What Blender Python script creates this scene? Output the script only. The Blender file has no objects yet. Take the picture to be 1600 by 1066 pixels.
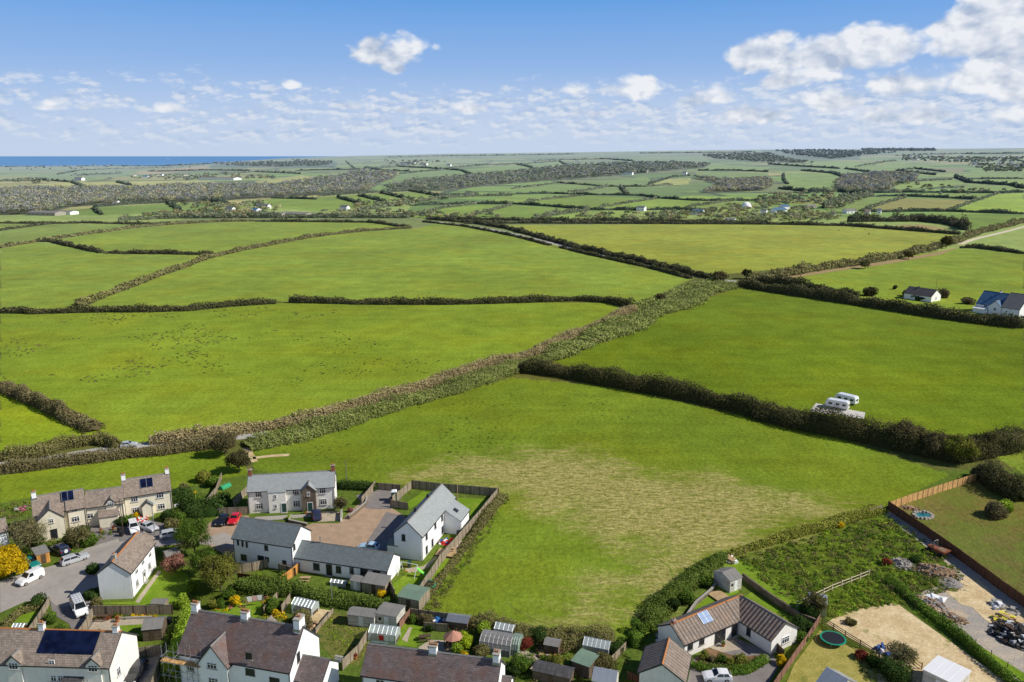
import bpy, math, random
import numpy as np
from math import radians as R, sin, cos, tan, atan2, hypot, pi
random.seed(7); rng = np.random.default_rng(7)
SC = bpy.context.scene; COL = SC.collection
# ---------------------------------------------------------------- survey: photo point -> place on the real terrain
FOC = 1244.0; CH = 72.0; PT = R(13.1); FARR = 9000.0; FLAT = 900.0
HORIZON = [(-700,262),(0,258.5),(250,258),(330,254),(450,247),(560,243.5),(700,240.5),(800,239.5),(900,238),(1050,236),(1180,234.5),(1350,234),(1500,234),(1600,233.5),(2300,233)]
HX = np.array([a for a,b in HORIZON], float); HY = np.array([b for a,b in HORIZON], float)
def land_h(x, y):
    x = np.asarray(x, float); y = np.asarray(y, float); r = np.hypot(x, y)
    px = 800 + FOC*x/(np.maximum(y, .3*r+1e-6)*cos(PT))
    he = CH + (243.5-np.interp(px, HX, HY))/1311.0*FARR
    u = np.clip((r-FLAT)/(FARR-FLAT), 0, 1)
    s = u**1.3
    g = np.clip((r-FLAT)/800, 0, 1)**2
    und = 7*np.sin(r/420.0+x/900.0)*np.sin(x/610.0+1.3)*g*np.clip(1.2-u, .1, 1)
    return he*s + und
def ray(px, py):
    a = (np.asarray(px, float)-800)/FOC; b = -(np.asarray(py, float)-533)/FOC
    return a, cos(PT)+b*sin(PT), -sin(PT)+b*cos(PT)
def at(px, py, z=0.0):
    """ground (or height z above the flat near ground) seen at a photo point"""
    a, f, u = ray(px, py); t = (z-CH)/u
    return float(a*t), float(f*t), z
def atn(px, py):
    """vectorised, on the rolling far terrain"""
    px = np.asarray(px, float); py = np.asarray(py, float)
    a, f, u = ray(px, py); hl = np.hypot(a, f); s = u/hl; dx, dy = a/hl, f/hl
    lo = np.full(px.shape, 30.0); hi = np.full(px.shape, FARR)
    for _ in range(34):
        m = (lo+hi)/2; v = CH+m*s-land_h(dx*m, dy*m)
        up = v > 0; lo = np.where(up, m, lo); hi = np.where(up, hi, m)
    x, y = dx*hi, dy*hi
    return x, y, land_h(x, y)
def atf(p):
    x, y, z = atn([p[0]], [p[1]]); return np.array((x[0], y[0], z[0]))
def toimg(x, y, z):
    z = z-CH; f = y*cos(PT)-z*sin(PT); u = y*sin(PT)+z*cos(PT)
    return 800+FOC*x/f, 533-FOC*u/f
# ---------------------------------------------------------------- naming
def tag(o, label=None, cat=None, group=None, kind=None):
    if label: o['label'] = label
    if cat: o['category'] = cat
    if group: o['group'] = group
    if kind: o['kind'] = kind
    return o
def empty(name, loc=(0,0,0), rz=0.0, label=None, cat=None, group=None):
    o = bpy.data.objects.new(name, None); COL.objects.link(o); o.location = loc; o.rotation_euler = (0,0,rz)
    return tag(o, label, cat, group)
def link(name, me, parent=None, loc=(0,0,0), rz=0.0):
    o = bpy.data.objects.new(name, me); COL.objects.link(o); o.location = loc; o.rotation_euler = (0,0,rz)
    if parent is not None: o.parent = parent
    return o
def copy_tree(o, parent=None):
    c = o.copy(); COL.objects.link(c); c.parent = parent
    for ch in list(o.children): copy_tree(ch, c)
    return c
# ---------------------------------------------------------------- materials
def s2l(c):
    return tuple(((v/12.92) if v <= .04045 else ((v+.055)/1.055)**2.4) for v in c)
def rgb(r, g, b, k=1.0):
    c = s2l((r/255, g/255, b/255)); return tuple(min(1, v*k) for v in c)+(1.0,)
class NT:
    def __init__(s, m): s.m = m; s.nt = m.node_tree; s.n = s.nt.nodes; s.l = s.nt.links
    def new(s, t, **k):
        n = s.n.new(t)
        for a, v in k.items(): setattr(n, a, v)
        return n
    def put(s, sock, v):
        if isinstance(v, bpy.types.NodeSocket): s.l.new(v, sock)
        elif v is not None: sock.default_value = (v[:3] if (isinstance(v, (tuple, list)) and len(v) == 4 and sock.type == 'VECTOR') else v)
    def math(s, op, a, b=0.0, c=None, clamp=False):
        n = s.new('ShaderNodeMath', operation=op); n.use_clamp = clamp; s.put(n.inputs[0], a); s.put(n.inputs[1], b)
        if c is not None: s.put(n.inputs[2], c)
        return n.outputs[0]
    def mix(s, f, a, b, t='MIX'):
        n = s.new('ShaderNodeMix', data_type='RGBA', blend_type=t); s.put(n.inputs[0], f); s.put(n.inputs[6], a); s.put(n.inputs[7], b); return n.outputs[2]
    def noise(s, vec, scale, detail=2.0, rough=.5, dist=0.0):
        n = s.new('ShaderNodeTexNoise'); s.put(n.inputs['Vector'], vec); n.inputs['Scale'].default_value = scale; n.inputs['Detail'].default_value = detail
        n.inputs['Roughness'].default_value = rough; n.inputs['Distortion'].default_value = dist; return n.outputs[0]
    def step(s, x, a, b, lo=0.0, hi=1.0):
        n = s.new('ShaderNodeMapRange', interpolation_type='SMOOTHSTEP'); s.put(n.inputs[0], x); n.inputs[1].default_value = a; n.inputs[2].default_value = b
        n.inputs[3].default_value = lo; n.inputs[4].default_value = hi; return n.outputs[0]
    def lin(s, x, a, b, lo=0.0, hi=1.0):
        n = s.new('ShaderNodeMapRange'); s.put(n.inputs[0], x); n.inputs[1].default_value = a; n.inputs[2].default_value = b
        n.inputs[3].default_value = lo; n.inputs[4].default_value = hi; return n.outputs[0]
    def mapping(s, vec, scale=(1,1,1), rot=(0,0,0), loc=(0,0,0)):
        n = s.new('ShaderNodeMapping'); s.put(n.inputs[0], vec); n.inputs['Scale'].default_value = scale; n.inputs['Rotation'].default_value = rot; n.inputs['Location'].default_value = loc; return n.outputs[0]
def newmat(name):
    m = bpy.data.materials.new(name); m.use_nodes = True; k = NT(m); b = k.n.get('Principled BSDF'); return m, k, b
def mulcol(k, col, f):
    n = k.new('ShaderNodeVectorMath', operation='SCALE'); k.put(n.inputs[0], col); k.put(n.inputs['Scale'], f); return n.outputs[0]
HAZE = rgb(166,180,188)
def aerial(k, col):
    """distance haze mixed into the base colour of far ground and foliage (by distance from the origin)"""
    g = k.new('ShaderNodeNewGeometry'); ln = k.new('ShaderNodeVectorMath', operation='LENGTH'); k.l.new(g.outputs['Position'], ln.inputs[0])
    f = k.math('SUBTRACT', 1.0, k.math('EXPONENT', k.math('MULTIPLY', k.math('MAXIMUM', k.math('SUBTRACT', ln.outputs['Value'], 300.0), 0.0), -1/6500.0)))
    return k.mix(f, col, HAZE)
def plain(name, col, rough=.8, var=.12, scale=3.0, spec=.3, metal=0.0, coat=0.0, dirt=0.0, bump=0.0):
    m, k, b = newmat(name)
    tc = k.new('ShaderNodeTexCoord').outputs['Object']
    n = k.noise(tc, scale, 4, .6); n2 = k.noise(tc, scale*.15, 2)
    f = k.math('ADD', k.lin(n, .25, .75, 1-var, 1+var), k.lin(n2, .3, .7, -var*.6, var*.6))
    c = mulcol(k, col, f)
    if dirt:
        d = k.step(k.noise(k.mapping(tc, (1.2,1.2,.25)), 1.2, 5, .7), .45, .75, 0, dirt); c = k.mix(d, c, (.16,.15,.11,1))
    k.put(b.inputs['Base Color'], c); b.inputs['Roughness'].default_value = rough; b.inputs['Specular IOR Level'].default_value = spec; b.inputs['Metallic'].default_value = metal
    if coat: b.inputs['Coat Weight'].default_value = coat
    if bump:
        bp = k.new('ShaderNodeBump'); bp.inputs['Strength'].default_value = bump; bp.inputs['Distance'].default_value = .05; k.l.new(n, bp.inputs['Height']); k.l.new(bp.outputs[0], b.inputs['Normal'])
    return m
def roofmat(name, col, moss=(.12,.12,.06,1), mossamt=.35, bw=.5, bh=.28, mortar=.6, rib=0.0, lichen=.3, warm=None, var=.22, big_=.18):
    m, k, b = newmat(name)
    tc = k.new('ShaderNodeTexCoord').outputs['Object']; sp = k.new('ShaderNodeSeparateXYZ'); k.l.new(tc, sp.inputs[0])
    cb = k.new('ShaderNodeCombineXYZ'); k.l.new(sp.outputs[0], cb.inputs[0]); k.l.new(k.math('MULTIPLY', sp.outputs[2], 1.62), cb.inputs[1])
    br = k.new('ShaderNodeTexBrick'); k.l.new(cb.outputs[0], br.inputs['Vector']); br.inputs['Scale'].default_value = 1; br.inputs['Brick Width'].default_value = bw; br.inputs['Row Height'].default_value = bh
    br.inputs['Mortar Size'].default_value = .022; br.inputs['Bias'].default_value = 0
    c1 = tuple(v*(1-var) for v in col[:3])+(1,); c2 = tuple(min(1, v*(1+var)) for v in col[:3])+(1,); cm = tuple(v*mortar for v in col[:3])+(1,)
    br.inputs['Color1'].default_value = c1; br.inputs['Color2'].default_value = c2; br.inputs['Mortar'].default_value = cm
    c = br.outputs['Color']
    big = k.noise(tc, .9, 4, .6); c = mulcol(k, c, k.lin(big, .3, .7, 1-big_, 1+big_))
    st = k.noise(k.mapping(tc, (2.5,2.5,.5)), 1.4, 4, .7); c = k.mix(k.step(st, .5, .8, 0, mossamt), c, moss)
    if warm: c = k.mix(k.step(k.noise(tc, .5, 3), .45, .7, 0, .6), c, warm)
    if lichen:
        v = k.noise(tc, 5.5, 2, .4); c = k.mix(k.step(v, .70, .76, 0, lichen), c, (.42,.42,.38,1))
    k.put(b.inputs['Base Color'], c); b.inputs['Roughness'].default_value = .62; b.inputs['Specular IOR Level'].default_value = .4
    h = br.outputs['Fac']
    bp = k.new('ShaderNodeBump'); bp.inputs['Strength'].default_value = .6; bp.inputs['Distance'].default_value = .04
    if rib:
        w = k.math('SINE', k.math('MULTIPLY', sp.outputs[0], 2*pi/rib)); k.l.new(w, bp.inputs['Height']); bp.inputs['Distance'].default_value = .09
        c3 = k.mix(k.lin(w, -1, 1, .0, .35), c, (.02,.018,.016,1)); k.put(b.inputs['Base Color'], c3)
    else: k.l.new(k.math('MULTIPLY', h, -1), bp.inputs['Height'])
    k.l.new(bp.outputs[0], b.inputs['Normal']); return m
def boards(name, col, w=.16, axis='x', gap=.45, var=.25):
    m, k, b = newmat(name)
    tc = k.new('ShaderNodeTexCoord').outputs['Object']; sp = k.new('ShaderNodeSeparateXYZ'); k.l.new(tc, sp.inputs[0])
    src = {'x': k.math('ADD', sp.outputs[0], sp.outputs[1]), 'z': sp.outputs[2]}[axis]
    t = k.math('DIVIDE', src, w); fr = k.math('FRACT', t); fl = k.math('FLOOR', t)
    wn = k.new('ShaderNodeTexWhiteNoise', noise_dimensions='1D'); k.l.new(fl, wn.inputs['W'])
    c = mulcol(k, col, k.lin(wn.outputs['Value'], 0, 1, 1-var, 1+var))
    c = mulcol(k, c, k.lin(k.noise(tc, 1.1, 4, .6), .3, .7, .75, 1.2))
    e = k.math('LESS_THAN', k.math('ABSOLUTE', k.math('SUBTRACT', fr, .5)), .43)
    c = mulcol(k, c, k.lin(e, 0, 1, gap, 1))
    k.put(b.inputs['Base Color'], c); b.inputs['Roughness'].default_value = .85; b.inputs['Specular IOR Level'].default_value = .2; return m
def leafmat(name, far=False, trans=.25):
    m, k, b = newmat(name); k.n.remove(b); out = k.n['Material Output']
    a = k.new('ShaderNodeAttribute', attribute_name='tint').outputs['Color']
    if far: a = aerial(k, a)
    d = k.new('ShaderNodeBsdfDiffuse'); k.put(d.inputs[0], a)
    t = k.new('ShaderNodeBsdfTranslucent'); k.put(t.inputs[0], a)
    mx = k.new('ShaderNodeMixShader'); mx.inputs[0].default_value = trans; k.l.new(d.outputs[0], mx.inputs[1]); k.l.new(t.outputs[0], mx.inputs[2]); k.l.new(mx.outputs[0], out.inputs[0]); return m
def glassy(name, col=(.02,.025,.03,1), rough=.08):
    m, k, b = newmat(name); g = k.new('ShaderNodeNewGeometry'); c = mulcol(k, col, k.lin(k.noise(g.outputs['Position'], .8, 2), .3, .7, .5, 1.6))
    k.put(b.inputs['Base Color'], c); b.inputs['Roughness'].default_value = rough; b.inputs['Specular IOR Level'].default_value = .6; return m
def clear(name, tint=(.75,.85,.85,1), amt=.45):
    m, k, b = newmat(name); out = k.n['Material Output']; b.inputs['Base Color'].default_value = tint; b.inputs['Roughness'].default_value = .12
    t = k.new('ShaderNodeBsdfTransparent'); t.inputs[0].default_value = (.9,.95,.95,1); mx = k.new('ShaderNodeMixShader'); mx.inputs[0].default_value = amt
    k.l.new(t.outputs[0], mx.inputs[1]); k.l.new(b.outputs[0], mx.inputs[2]); k.l.new(mx.outputs[0], out.inputs[0]); return m
M = {}
M['white'] = plain('white_render', (.88,.88,.87,1), .9, .05, 2, .2, dirt=.06)
M['cream'] = plain('cream_render', (.76,.70,.55,1), .9, .06, 2, .2, dirt=.14)
M['pale'] = plain('pale_render', (.82,.79,.73,1), .9, .06, 2, .2, dirt=.14)
M['slate'] = roofmat('blue_grey_slate', rgb(108,117,119), mossamt=.15, lichen=.3, var=.09, big_=.1, mortar=.82)
M['slatelite'] = roofmat('pale_grey_slate', rgb(150,155,155), mossamt=.1, lichen=.12, var=.06, big_=.07, mortar=.86)
M['tile'] = roofmat('brown_concrete_tile', rgb(144,130,117), mossamt=.35, bw=.35, bh=.32, lichen=.25)
M['purple'] = roofmat('weathered_purple_slate', rgb(110,97,95), moss=(.09,.07,.05,1), mossamt=.6, lichen=.8, bh=.24, warm=rgb(110,80,66))
M['pantile'] = roofmat('ribbed_brown_tile', rgb(142,126,112), mossamt=.4, bw=.33, bh=.38, rib=.66, lichen=.2, warm=rgb(150,124,104))
M['darktile'] = roofmat('dark_grey_tile', rgb(78,76,76), mossamt=.2, bw=.33, bh=.4, lichen=.15)
M['bluetile'] = roofmat('blue_slate_far', rgb(74,112,146), mossamt=.1, lichen=.05)
M['felt'] = plain('roofing_felt', rgb(128,126,122), .9, .12, 4, .2)
M['feltgreen'] = plain('green_felt', rgb(112,134,116), .9, .12, 3, .2)
M['feltbrown'] = plain('brown_felt', rgb(112,98,88), .9, .15, 3, .2)
M['clay'] = plain('clay_ridge', rgb(170,112,66), .8, .2, 4, .2)
M['greyridge'] = plain('grey_ridge', rgb(120,118,114), .8, .2, 4, .2)
M['upvc'] = plain('white_upvc', (.8,.8,.8,1), .4, .02, 3, .4)
M['black'] = plain('black_plastic', (.02,.02,.022,1), .45, .1, 3, .4)
M['darkframe'] = plain('dark_window_frame', (.05,.05,.05,1), .4, .1, 3, .4)
M['green'] = plain('dark_green_paint', (.02,.07,.055,1), .45, .1, 3, .4)
M['glass'] = glassy('window_glass'); M['skyglass'] = glassy('car_glass', (.015,.018,.02,1), .04)
M['solarpale'] = plain('pale_solar_glass', rgb(150,172,204), .2, .15, 3, .6)
M['ghglass'] = clear('greenhouse_glass')
M['pv'] = glassy('solar_cells', (.006,.009,.03,1), .16)
M['stone'] = plain('dark_rubble_stone', rgb(110,98,84), .9, .5, 5, .2, bump=.5)
M['brick'] = plain('red_brick', rgb(140,88,70), .9, .3, 8, .2)
M['conc'] = plain('concrete', rgb(160,155,145), .9, .12, 2, .2)
M['fence'] = boards('weathered_fence_boards', rgb(150,138,118))
M['fencenew'] = boards('new_timber_boards', rgb(205,162,106))
M['fencebrown'] = boards('brown_stained_boards', rgb(104,70,50))
M['fencered'] = boards('reddish_stained_boards', rgb(140,104,88))
M['orange'] = boards('orange_timber', rgb(196,140,74), .3)
M['shed'] = boards('shed_cladding', rgb(104,90,76), .14, 'z')
M['shedpale'] = boards('pale_shed_cladding', rgb(196,192,182), .14, 'z')
M['wood'] = plain('raw_timber', rgb(176,150,112), .8, .2, 5, .2)
M['darkwood'] = plain('dark_timber', rgb(88,72,58), .85, .2, 5, .2)
M['bark'] = plain('bark', rgb(92,82,66), .95, .3, 4, .1)
M['metal'] = plain('galvanised_steel', (.42,.43,.44,1), .4, .1, 3, .5, metal=.7)
M['alu'] = plain('aluminium_frame', (.6,.62,.62,1), .35, .05, 3, .5, metal=.6)
M['tyre'] = plain('tyre_rubber', (.02,.02,.02,1), .8, .1, 5, .2)
M['rim'] = plain('alloy_rim', (.45,.45,.46,1), .35, .1, 5, .5, metal=.7)
M['lampw'] = plain('headlamp', (.7,.72,.75,1), .1, .02, 3, .6); M['lampr'] = plain('tail_lamp', (.35,.02,.015,1), .2, .05, 3, .5)
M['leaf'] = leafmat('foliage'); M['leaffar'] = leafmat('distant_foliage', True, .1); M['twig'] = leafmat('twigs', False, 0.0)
for n, c in dict(p_white=(.8,.8,.8), p_silver=(.48,.50,.52), p_red=(.62,.012,.02), p_black=(.012,.012,.016), p_blue=(.03,.10,.22), p_navy=(.015,.03,.09), p_lblue=(.42,.6,.75), p_teal=(.01,.2,.17), p_cream=(.72,.68,.55)).items():
    M[n] = plain('paint_'+n[2:], c+(1,), .28, .02, 1, .5, coat=.6)
def col(name, r, g, b, **k):
    if name not in M: M[name] = plain(name, rgb(r, g, b), **k)
    return M[name]
# ---------------------------------------------------------------- mesh builder
class MB:
    def __init__(s): s.v = []; s.f = []; s.mi = []; s.m = 0
    def add(s, vs, fs):
        o = len(s.v); s.v += [tuple(map(float, p)) for p in vs]
        for f in fs: s.f.append(tuple(i+o for i in f)); s.mi.append(s.m)
        return s
    def box(s, x0, x1, y0, y1, z0, z1, top=1.0):
        cx, cy = (x0+x1)/2, (y0+y1)/2; t = lambda a, c: c+(a-c)*top
        return s.add([(x0,y0,z0),(x1,y0,z0),(x1,y1,z0),(x0,y1,z0),(t(x0,cx),t(y0,cy),z1),(t(x1,cx),t(y0,cy),z1),(t(x1,cx),t(y1,cy),z1),(t(x0,cx),t(y1,cy),z1)],
                     [(3,2,1,0),(4,5,6,7),(0,1,5,4),(1,2,6,5),(2,3,7,6),(3,0,4,7)])
    def tube(s, p, q, r, r2=None, n=6):
        p = np.array(p, float); q = np.array(q, float); r2 = r if r2 is None else r2; d = q-p; d /= (np.linalg.norm(d)+1e-9)
        a = np.cross(d, (0,0,1) if abs(d[2]) < .9 else (1,0,0)); a /= np.linalg.norm(a); b = np.cross(d, a)
        vs = []
        for c, rr in ((p, r), (q, r2)):
            for i in range(n):
                t = 2*pi*i/n; vs.append(c+(a*cos(t)+b*sin(t))*rr)
        fs = [(i,(i+1)%n,n+(i+1)%n,n+i) for i in range(n)]+[tuple(range(n))[::-1], tuple(range(n,2*n))]
        return s.add(vs, fs)
    def bar(s, p, q, w, h):
        """rectangular bar from p to q, w across (level), h up"""
        p = np.array(p, float); q = np.array(q, float); d = q-p; L = np.linalg.norm(d[:2])+1e-9
        n = np.array((-d[1]/L, d[0]/L, 0))*w/2 if L > 1e-4 else np.array((w/2,0,0)); u = np.array((0,0,h/2))
        vs = [p-n-u, p+n-u, p+n+u, p-n+u, q-n-u, q+n-u, q+n+u, q-n+u]
        return s.add(vs, [(0,3,2,1),(4,5,6,7),(0,1,5,4),(1,2,6,5),(2,3,7,6),(3,0,4,7)])
    def prism(s, prof, x0, x1):
        """profile of (y,z) extruded along x"""
        n = len(prof); vs = [(x0,y,z) for y,z in prof]+[(x1,y,z) for y,z in prof]
        return s.add(vs, [(i,(i+1)%n,n+(i+1)%n,n+i) for i in range(n)]+[tuple(range(n))[::-1], tuple(range(n,2*n))])
    def loft(s, rings, cap=True):
        n = len(rings[0]); vs = [p for r in rings for p in r]; fs = []
        for k in range(len(rings)-1):
            for i in range(n): fs.append((k*n+i, k*n+(i+1)%n, (k+1)*n+(i+1)%n, (k+1)*n+i))
        if cap: fs += [tuple(range(n))[::-1], tuple(range((len(rings)-1)*n, len(rings)*n))]
        return s.add(vs, fs)
    def mesh(s, name, mats, smooth=False):
        me = bpy.data.meshes.new(name); me.from_pydata(s.v, [], s.f)
        for m in (mats if isinstance(mats, (list, tuple)) else [mats]): me.materials.append(m)
        me.polygons.foreach_set('material_index', s.mi)
        if smooth: me.polygons.foreach_set('use_smooth', [True]*len(s.f))
        me.update(); return me
    def build(s, name, mats, parent=None, loc=(0,0,0), rz=0.0, smooth=False):
        return link(name, s.mesh(name, mats, smooth), parent, loc, rz)
def quads_mesh(name, V, C, mat, core=None, idx=None):
    """V (n,4,3) quads with a tint each C (n,3); core = (verts, quads, tint)"""
    n = len(V); vv = V.reshape(-1, 3); cc = np.repeat(np.c_[C, np.ones(n)], 4, axis=0); q = np.arange(n*4).reshape(-1, 4)
    if core is not None:
        cv, cq, ct = core; q = np.vstack([q, np.asarray(cq)+len(vv)]); vv = np.vstack([vv, cv]); cc = np.vstack([cc, np.c_[np.tile(ct, (len(cv),1)) if np.ndim(ct) == 1 else ct, np.ones(len(cv))]])
    me = bpy.data.meshes.new(name); me.vertices.add(len(vv)); me.vertices.foreach_set('co', vv.astype(np.float32).ravel())
    me.loops.add(len(q)*4); me.loops.foreach_set('vertex_index', q.astype(np.int32).ravel()); me.polygons.add(len(q))
    me.polygons.foreach_set('loop_start', np.arange(0, len(q)*4, 4, dtype=np.int32)); me.polygons.foreach_set('loop_total', np.full(len(q), 4, dtype=np.int32))
    a = me.color_attributes.new('tint', 'FLOAT_COLOR', 'POINT'); a.data.foreach_set('color', cc.astype(np.float32).ravel())
    me.materials.append(mat); me.update(calc_edges=True); me.validate(); return me
def unit(a): return a/(np.linalg.norm(a, axis=-1, keepdims=True)+1e-9)
def leaf_quads(Pn, N, size, up=.35):
    """one small irregular quad at each point, roughly facing N"""
    n = len(Pn); nn = unit(N*.9+rng.normal(0, .75, (n,3))+np.array((0,0,up)))
    a = unit(np.cross(nn, rng.normal(0, 1, (n,3)))); b = np.cross(nn, a)
    s = (np.asarray(size)*rng.uniform(.55, 1.35, n))[:, None]; t = s*rng.uniform(.5, 1.0, (n,1))
    return np.stack([Pn-a*s*.5, Pn-b*t*.5, Pn+a*s*.5, Pn+b*t*.5], axis=1)
def L3(r, g, b): return np.array(rgb(r, g, b)[:3])
PAL = dict(
 scrub=[L3(104,100,62),L3(120,112,74),L3(86,90,44),L3(126,112,84),L3(98,108,50)],
 brown=[L3(104,96,68),L3(116,104,78),L3(92,88,56),L3(124,112,84),L3(86,90,50)],
 darkhedge=[L3(70,74,44),L3(84,78,54),L3(98,84,66),L3(62,72,38),L3(92,92,54)],
 green=[L3(84,112,38),L3(96,122,48),L3(70,98,34),L3(112,130,54),L3(62,84,36)],
 deep=[L3(52,74,34),L3(62,84,38),L3(44,62,32),L3(74,92,46)],
 olive=[L3(112,120,50),L3(128,130,56),L3(96,106,44),L3(140,134,66)],
 bright=[L3(124,150,44),L3(140,164,52),L3(106,134,38),L3(156,172,66)],
 yellow=[L3(208,176,26),L3(222,192,36),L3(190,156,26),L3(170,150,34)],
 lime=[L3(150,170,40),L3(170,184,48),L3(130,150,40)],
 bare=[L3(128,118,88),L3(142,132,100),L3(110,106,74),L3(132,134,82)],
 red=[L3(130,60,50),L3(150,76,60),L3(104,58,44)],
 pink=[L3(180,110,120),L3(160,120,90),L3(120,110,70)],
 far=[L3(96,106,74),L3(116,112,90),L3(84,96,64),L3(124,118,100),L3(104,116,76)],
 deepmix=[L3(78,98,40),L3(92,108,46),L3(66,86,36),L3(104,112,56)],
 belt=[L3(114,124,66),L3(104,120,54),L3(126,122,80),L3(94,112,48),L3(118,112,78)], beltbrown=[L3(134,122,90),L3(144,132,102),L3(122,114,74)],
 woodgrey=[L3(106,104,106),L3(116,112,110),L3(96,100,96),L3(100,106,88)],
 fardark=[L3(66,80,54),L3(76,86,60),L3(84,86,66)])
def tints(pal, n, lum=.25):
    p = np.array(PAL[pal]); p = p*.6+p.mean(0)*.4; lum = lum*.7; c = p[rng.integers(0, len(p), n)]; return c*rng.uniform(1-lum, 1+lum, (n,1))
def vnoise(x, y, seed=0):
    return (np.sin(x*1.7+seed)+np.sin(y*2.3+seed*1.3+np.sin(x*.9))+np.sin((x+y)*1.1+seed*2.1))/3
# ---------------------------------------------------------------- light, sky, camera
SUN_AZ = R(-7); SUN_EL = R(39)                     # azimuth measured from +X towards +Y
def setup_light():
    d = bpy.data.lights.new('sun', 'SUN'); d.energy = 5.0; d.angle = R(.53); d.color = (1, .945, .86)
    o = bpy.data.objects.new('sun', d); COL.objects.link(o)
    v = (cos(SUN_EL)*cos(SUN_AZ), cos(SUN_EL)*sin(SUN_AZ), sin(SUN_EL))
    import mathutils
    o.rotation_euler = mathutils.Vector(v).to_track_quat('Z', 'Y').to_euler(); o.location = (200,100,200)
    w = bpy.data.worlds.new('World'); SC.world = w; w.use_nodes = True
    k = NT(w); bg = k.n['Background']
    sky = k.new('ShaderNodeTexSky', sky_type='NISHITA'); sky.sun_disc = False; sky.sun_elevation = SUN_EL; sky.sun_rotation = pi/2-SUN_AZ
    sky.air_density = 1.0; sky.dust_density = .6; sky.ozone_density = 2.0; sky.altitude = 100
    g = k.new('ShaderNodeTexCoord').outputs['Generated']; sp = k.new('ShaderNodeSeparateXYZ'); k.l.new(g, sp.inputs[0])
    X, Y, Z = sp.outputs
    az = k.math('ARCTAN2', X, Y); el = k.math('ARCSINE', Z)      # radians; az 0 = due +Y
    cb = k.new('ShaderNodeCombineXYZ'); k.l.new(az, cb.inputs[0]); k.l.new(k.math('MULTIPLY', el, 1.5), cb.inputs[1]); AE = cb.outputs[0]
    # tone the clear sky towards a slightly deeper blue aloft and pale near the horizon
    skyc = sky.outputs[0]
    tint = k.mix(k.lin(el, 0.0, .175), SKY_LO, SKY_HI); tint = k.mix(k.step(el, .15, .5), tint, SKY_ZEN)
    skyc = k.mix(.93, skyc, tint)
    def voro(vec, sc):
        v = k.new('ShaderNodeTexVoronoi', feature='SMOOTH_F1', voronoi_dimensions='2D'); k.put(v.inputs['Vector'], vec); v.inputs['Scale'].default_value = sc; v.inputs['Smoothness'].default_value = .55; return v.outputs['Distance']
    def puff(vec, f=1.0):
        """billowing detail: rounded cells of three sizes over soft noise"""
        warp = k.new('ShaderNodeTexNoise'); k.put(warp.inputs['Vector'], vec); warp.inputs['Scale'].default_value = 30*f; warp.inputs['Detail'].default_value = 4
        off = k.new('ShaderNodeVectorMath', operation='MULTIPLY_ADD'); k.l.new(warp.outputs['Color'], off.inputs[0]); off.inputs[1].default_value = (.028/f,.028/f,0); k.put(off.inputs[2], vec); w = off.outputs[0]
        p = k.math('ADD', k.math('MULTIPLY', k.math('SUBTRACT', .42, voro(w, 17*f)), 1.3), k.math('MULTIPLY', k.math('SUBTRACT', .42, voro(w, 42*f)), .7))
        p = k.math('ADD', p, k.math('MULTIPLY', k.math('SUBTRACT', .42, voro(w, 95*f)), .35))
        return k.math('ADD', p, k.math('MULTIPLY', k.math('SUBTRACT', k.noise(vec, 12*f, 7, .6), .5), 1.6))
    wob = puff(AE)
    dens = None; lit = None
    def photo_ae(px, py):
        a, f, u = ray(px, py); return atan2(a, f), math.asin(u/math.sqrt(a*a+f*f+u*u))
    for (px, py, w_, h_, amp) in CLOUDS:
        a0, e0 = photo_ae(px, py); sx = w_/FOC*.95; sy = h_/FOC*.92
        dx = k.math('MULTIPLY', k.math('SUBTRACT', az, float(a0)), 1/sx)
        dyr = k.math('SUBTRACT', el, float(e0))
        dy = k.math('MAXIMUM', k.math('MULTIPLY', dyr, 1/sy), k.math('MULTIPLY', dyr, -1/(sy*.62)))
        q = k.math('MAXIMUM', k.math('SUBTRACT', float(amp), k.math('ADD', k.math('MULTIPLY', dx, dx), k.math('MULTIPLY', dy, dy))), -3.0)
        top = k.math('MULTIPLY', k.math('ADD', k.math('MULTIPLY', dyr, 1/sy), k.math('MULTIPLY', dx, .35)), 1.0)
        if dens is None: dens, lit = q, top
        else:
            gt = k.math('GREATER_THAN', q, dens); lit = k.math('ADD', k.math('MULTIPLY', gt, top), k.math('MULTIPLY', k.math('SUBTRACT', 1.0, gt), lit)); dens = k.math('MAXIMUM', dens, q)
    body = k.math('ADD', k.math('SUBTRACT', dens, .12), k.math('MULTIPLY', wob, .95))
    m1 = k.step(body, -.10, .70)
    # band of small fair-weather clouds low over the horizon, thicker to the right
    st = k.mapping(AE, (1, 1.7, 1)); b1 = puff(st, 1.9); b1o = puff(k.mapping(AE, (1, 1.7, 1), loc=(-.004,-.010,0)), 1.9)
    band = k.math('MULTIPLY', k.step(el, -.004, .02), k.step(el, .115, .065))
    side = k.math('ADD', k.lin(az, -.6, .6, .0, .34), k.math('MULTIPLY', k.math('SUBTRACT', k.noise(k.mapping(AE, (1,2,1)), 6, 3), .5), 1.5))
    bd = k.math('ADD', k.math('ADD', b1, side), k.math('MULTIPLY', k.math('SUBTRACT', band, 1.0), 1.4))
    m2 = k.math('MULTIPLY', k.step(bd, -.25, .55), k.math('MULTIPLY', band, .72))
    lit2 = k.math('ADD', .6, k.math('MULTIPLY', k.math('SUBTRACT', b1, b1o), 1.1), clamp=True)
    wobo = puff(k.mapping(AE, loc=(-.008,-.012,0)))
    rel = k.math('MULTIPLY', k.math('SUBTRACT', wob, wobo), 1.0)
    sh = k.math('ADD', k.math('ADD', .62, k.math('MULTIPLY', lit, .26)), rel, clamp=True)
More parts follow.
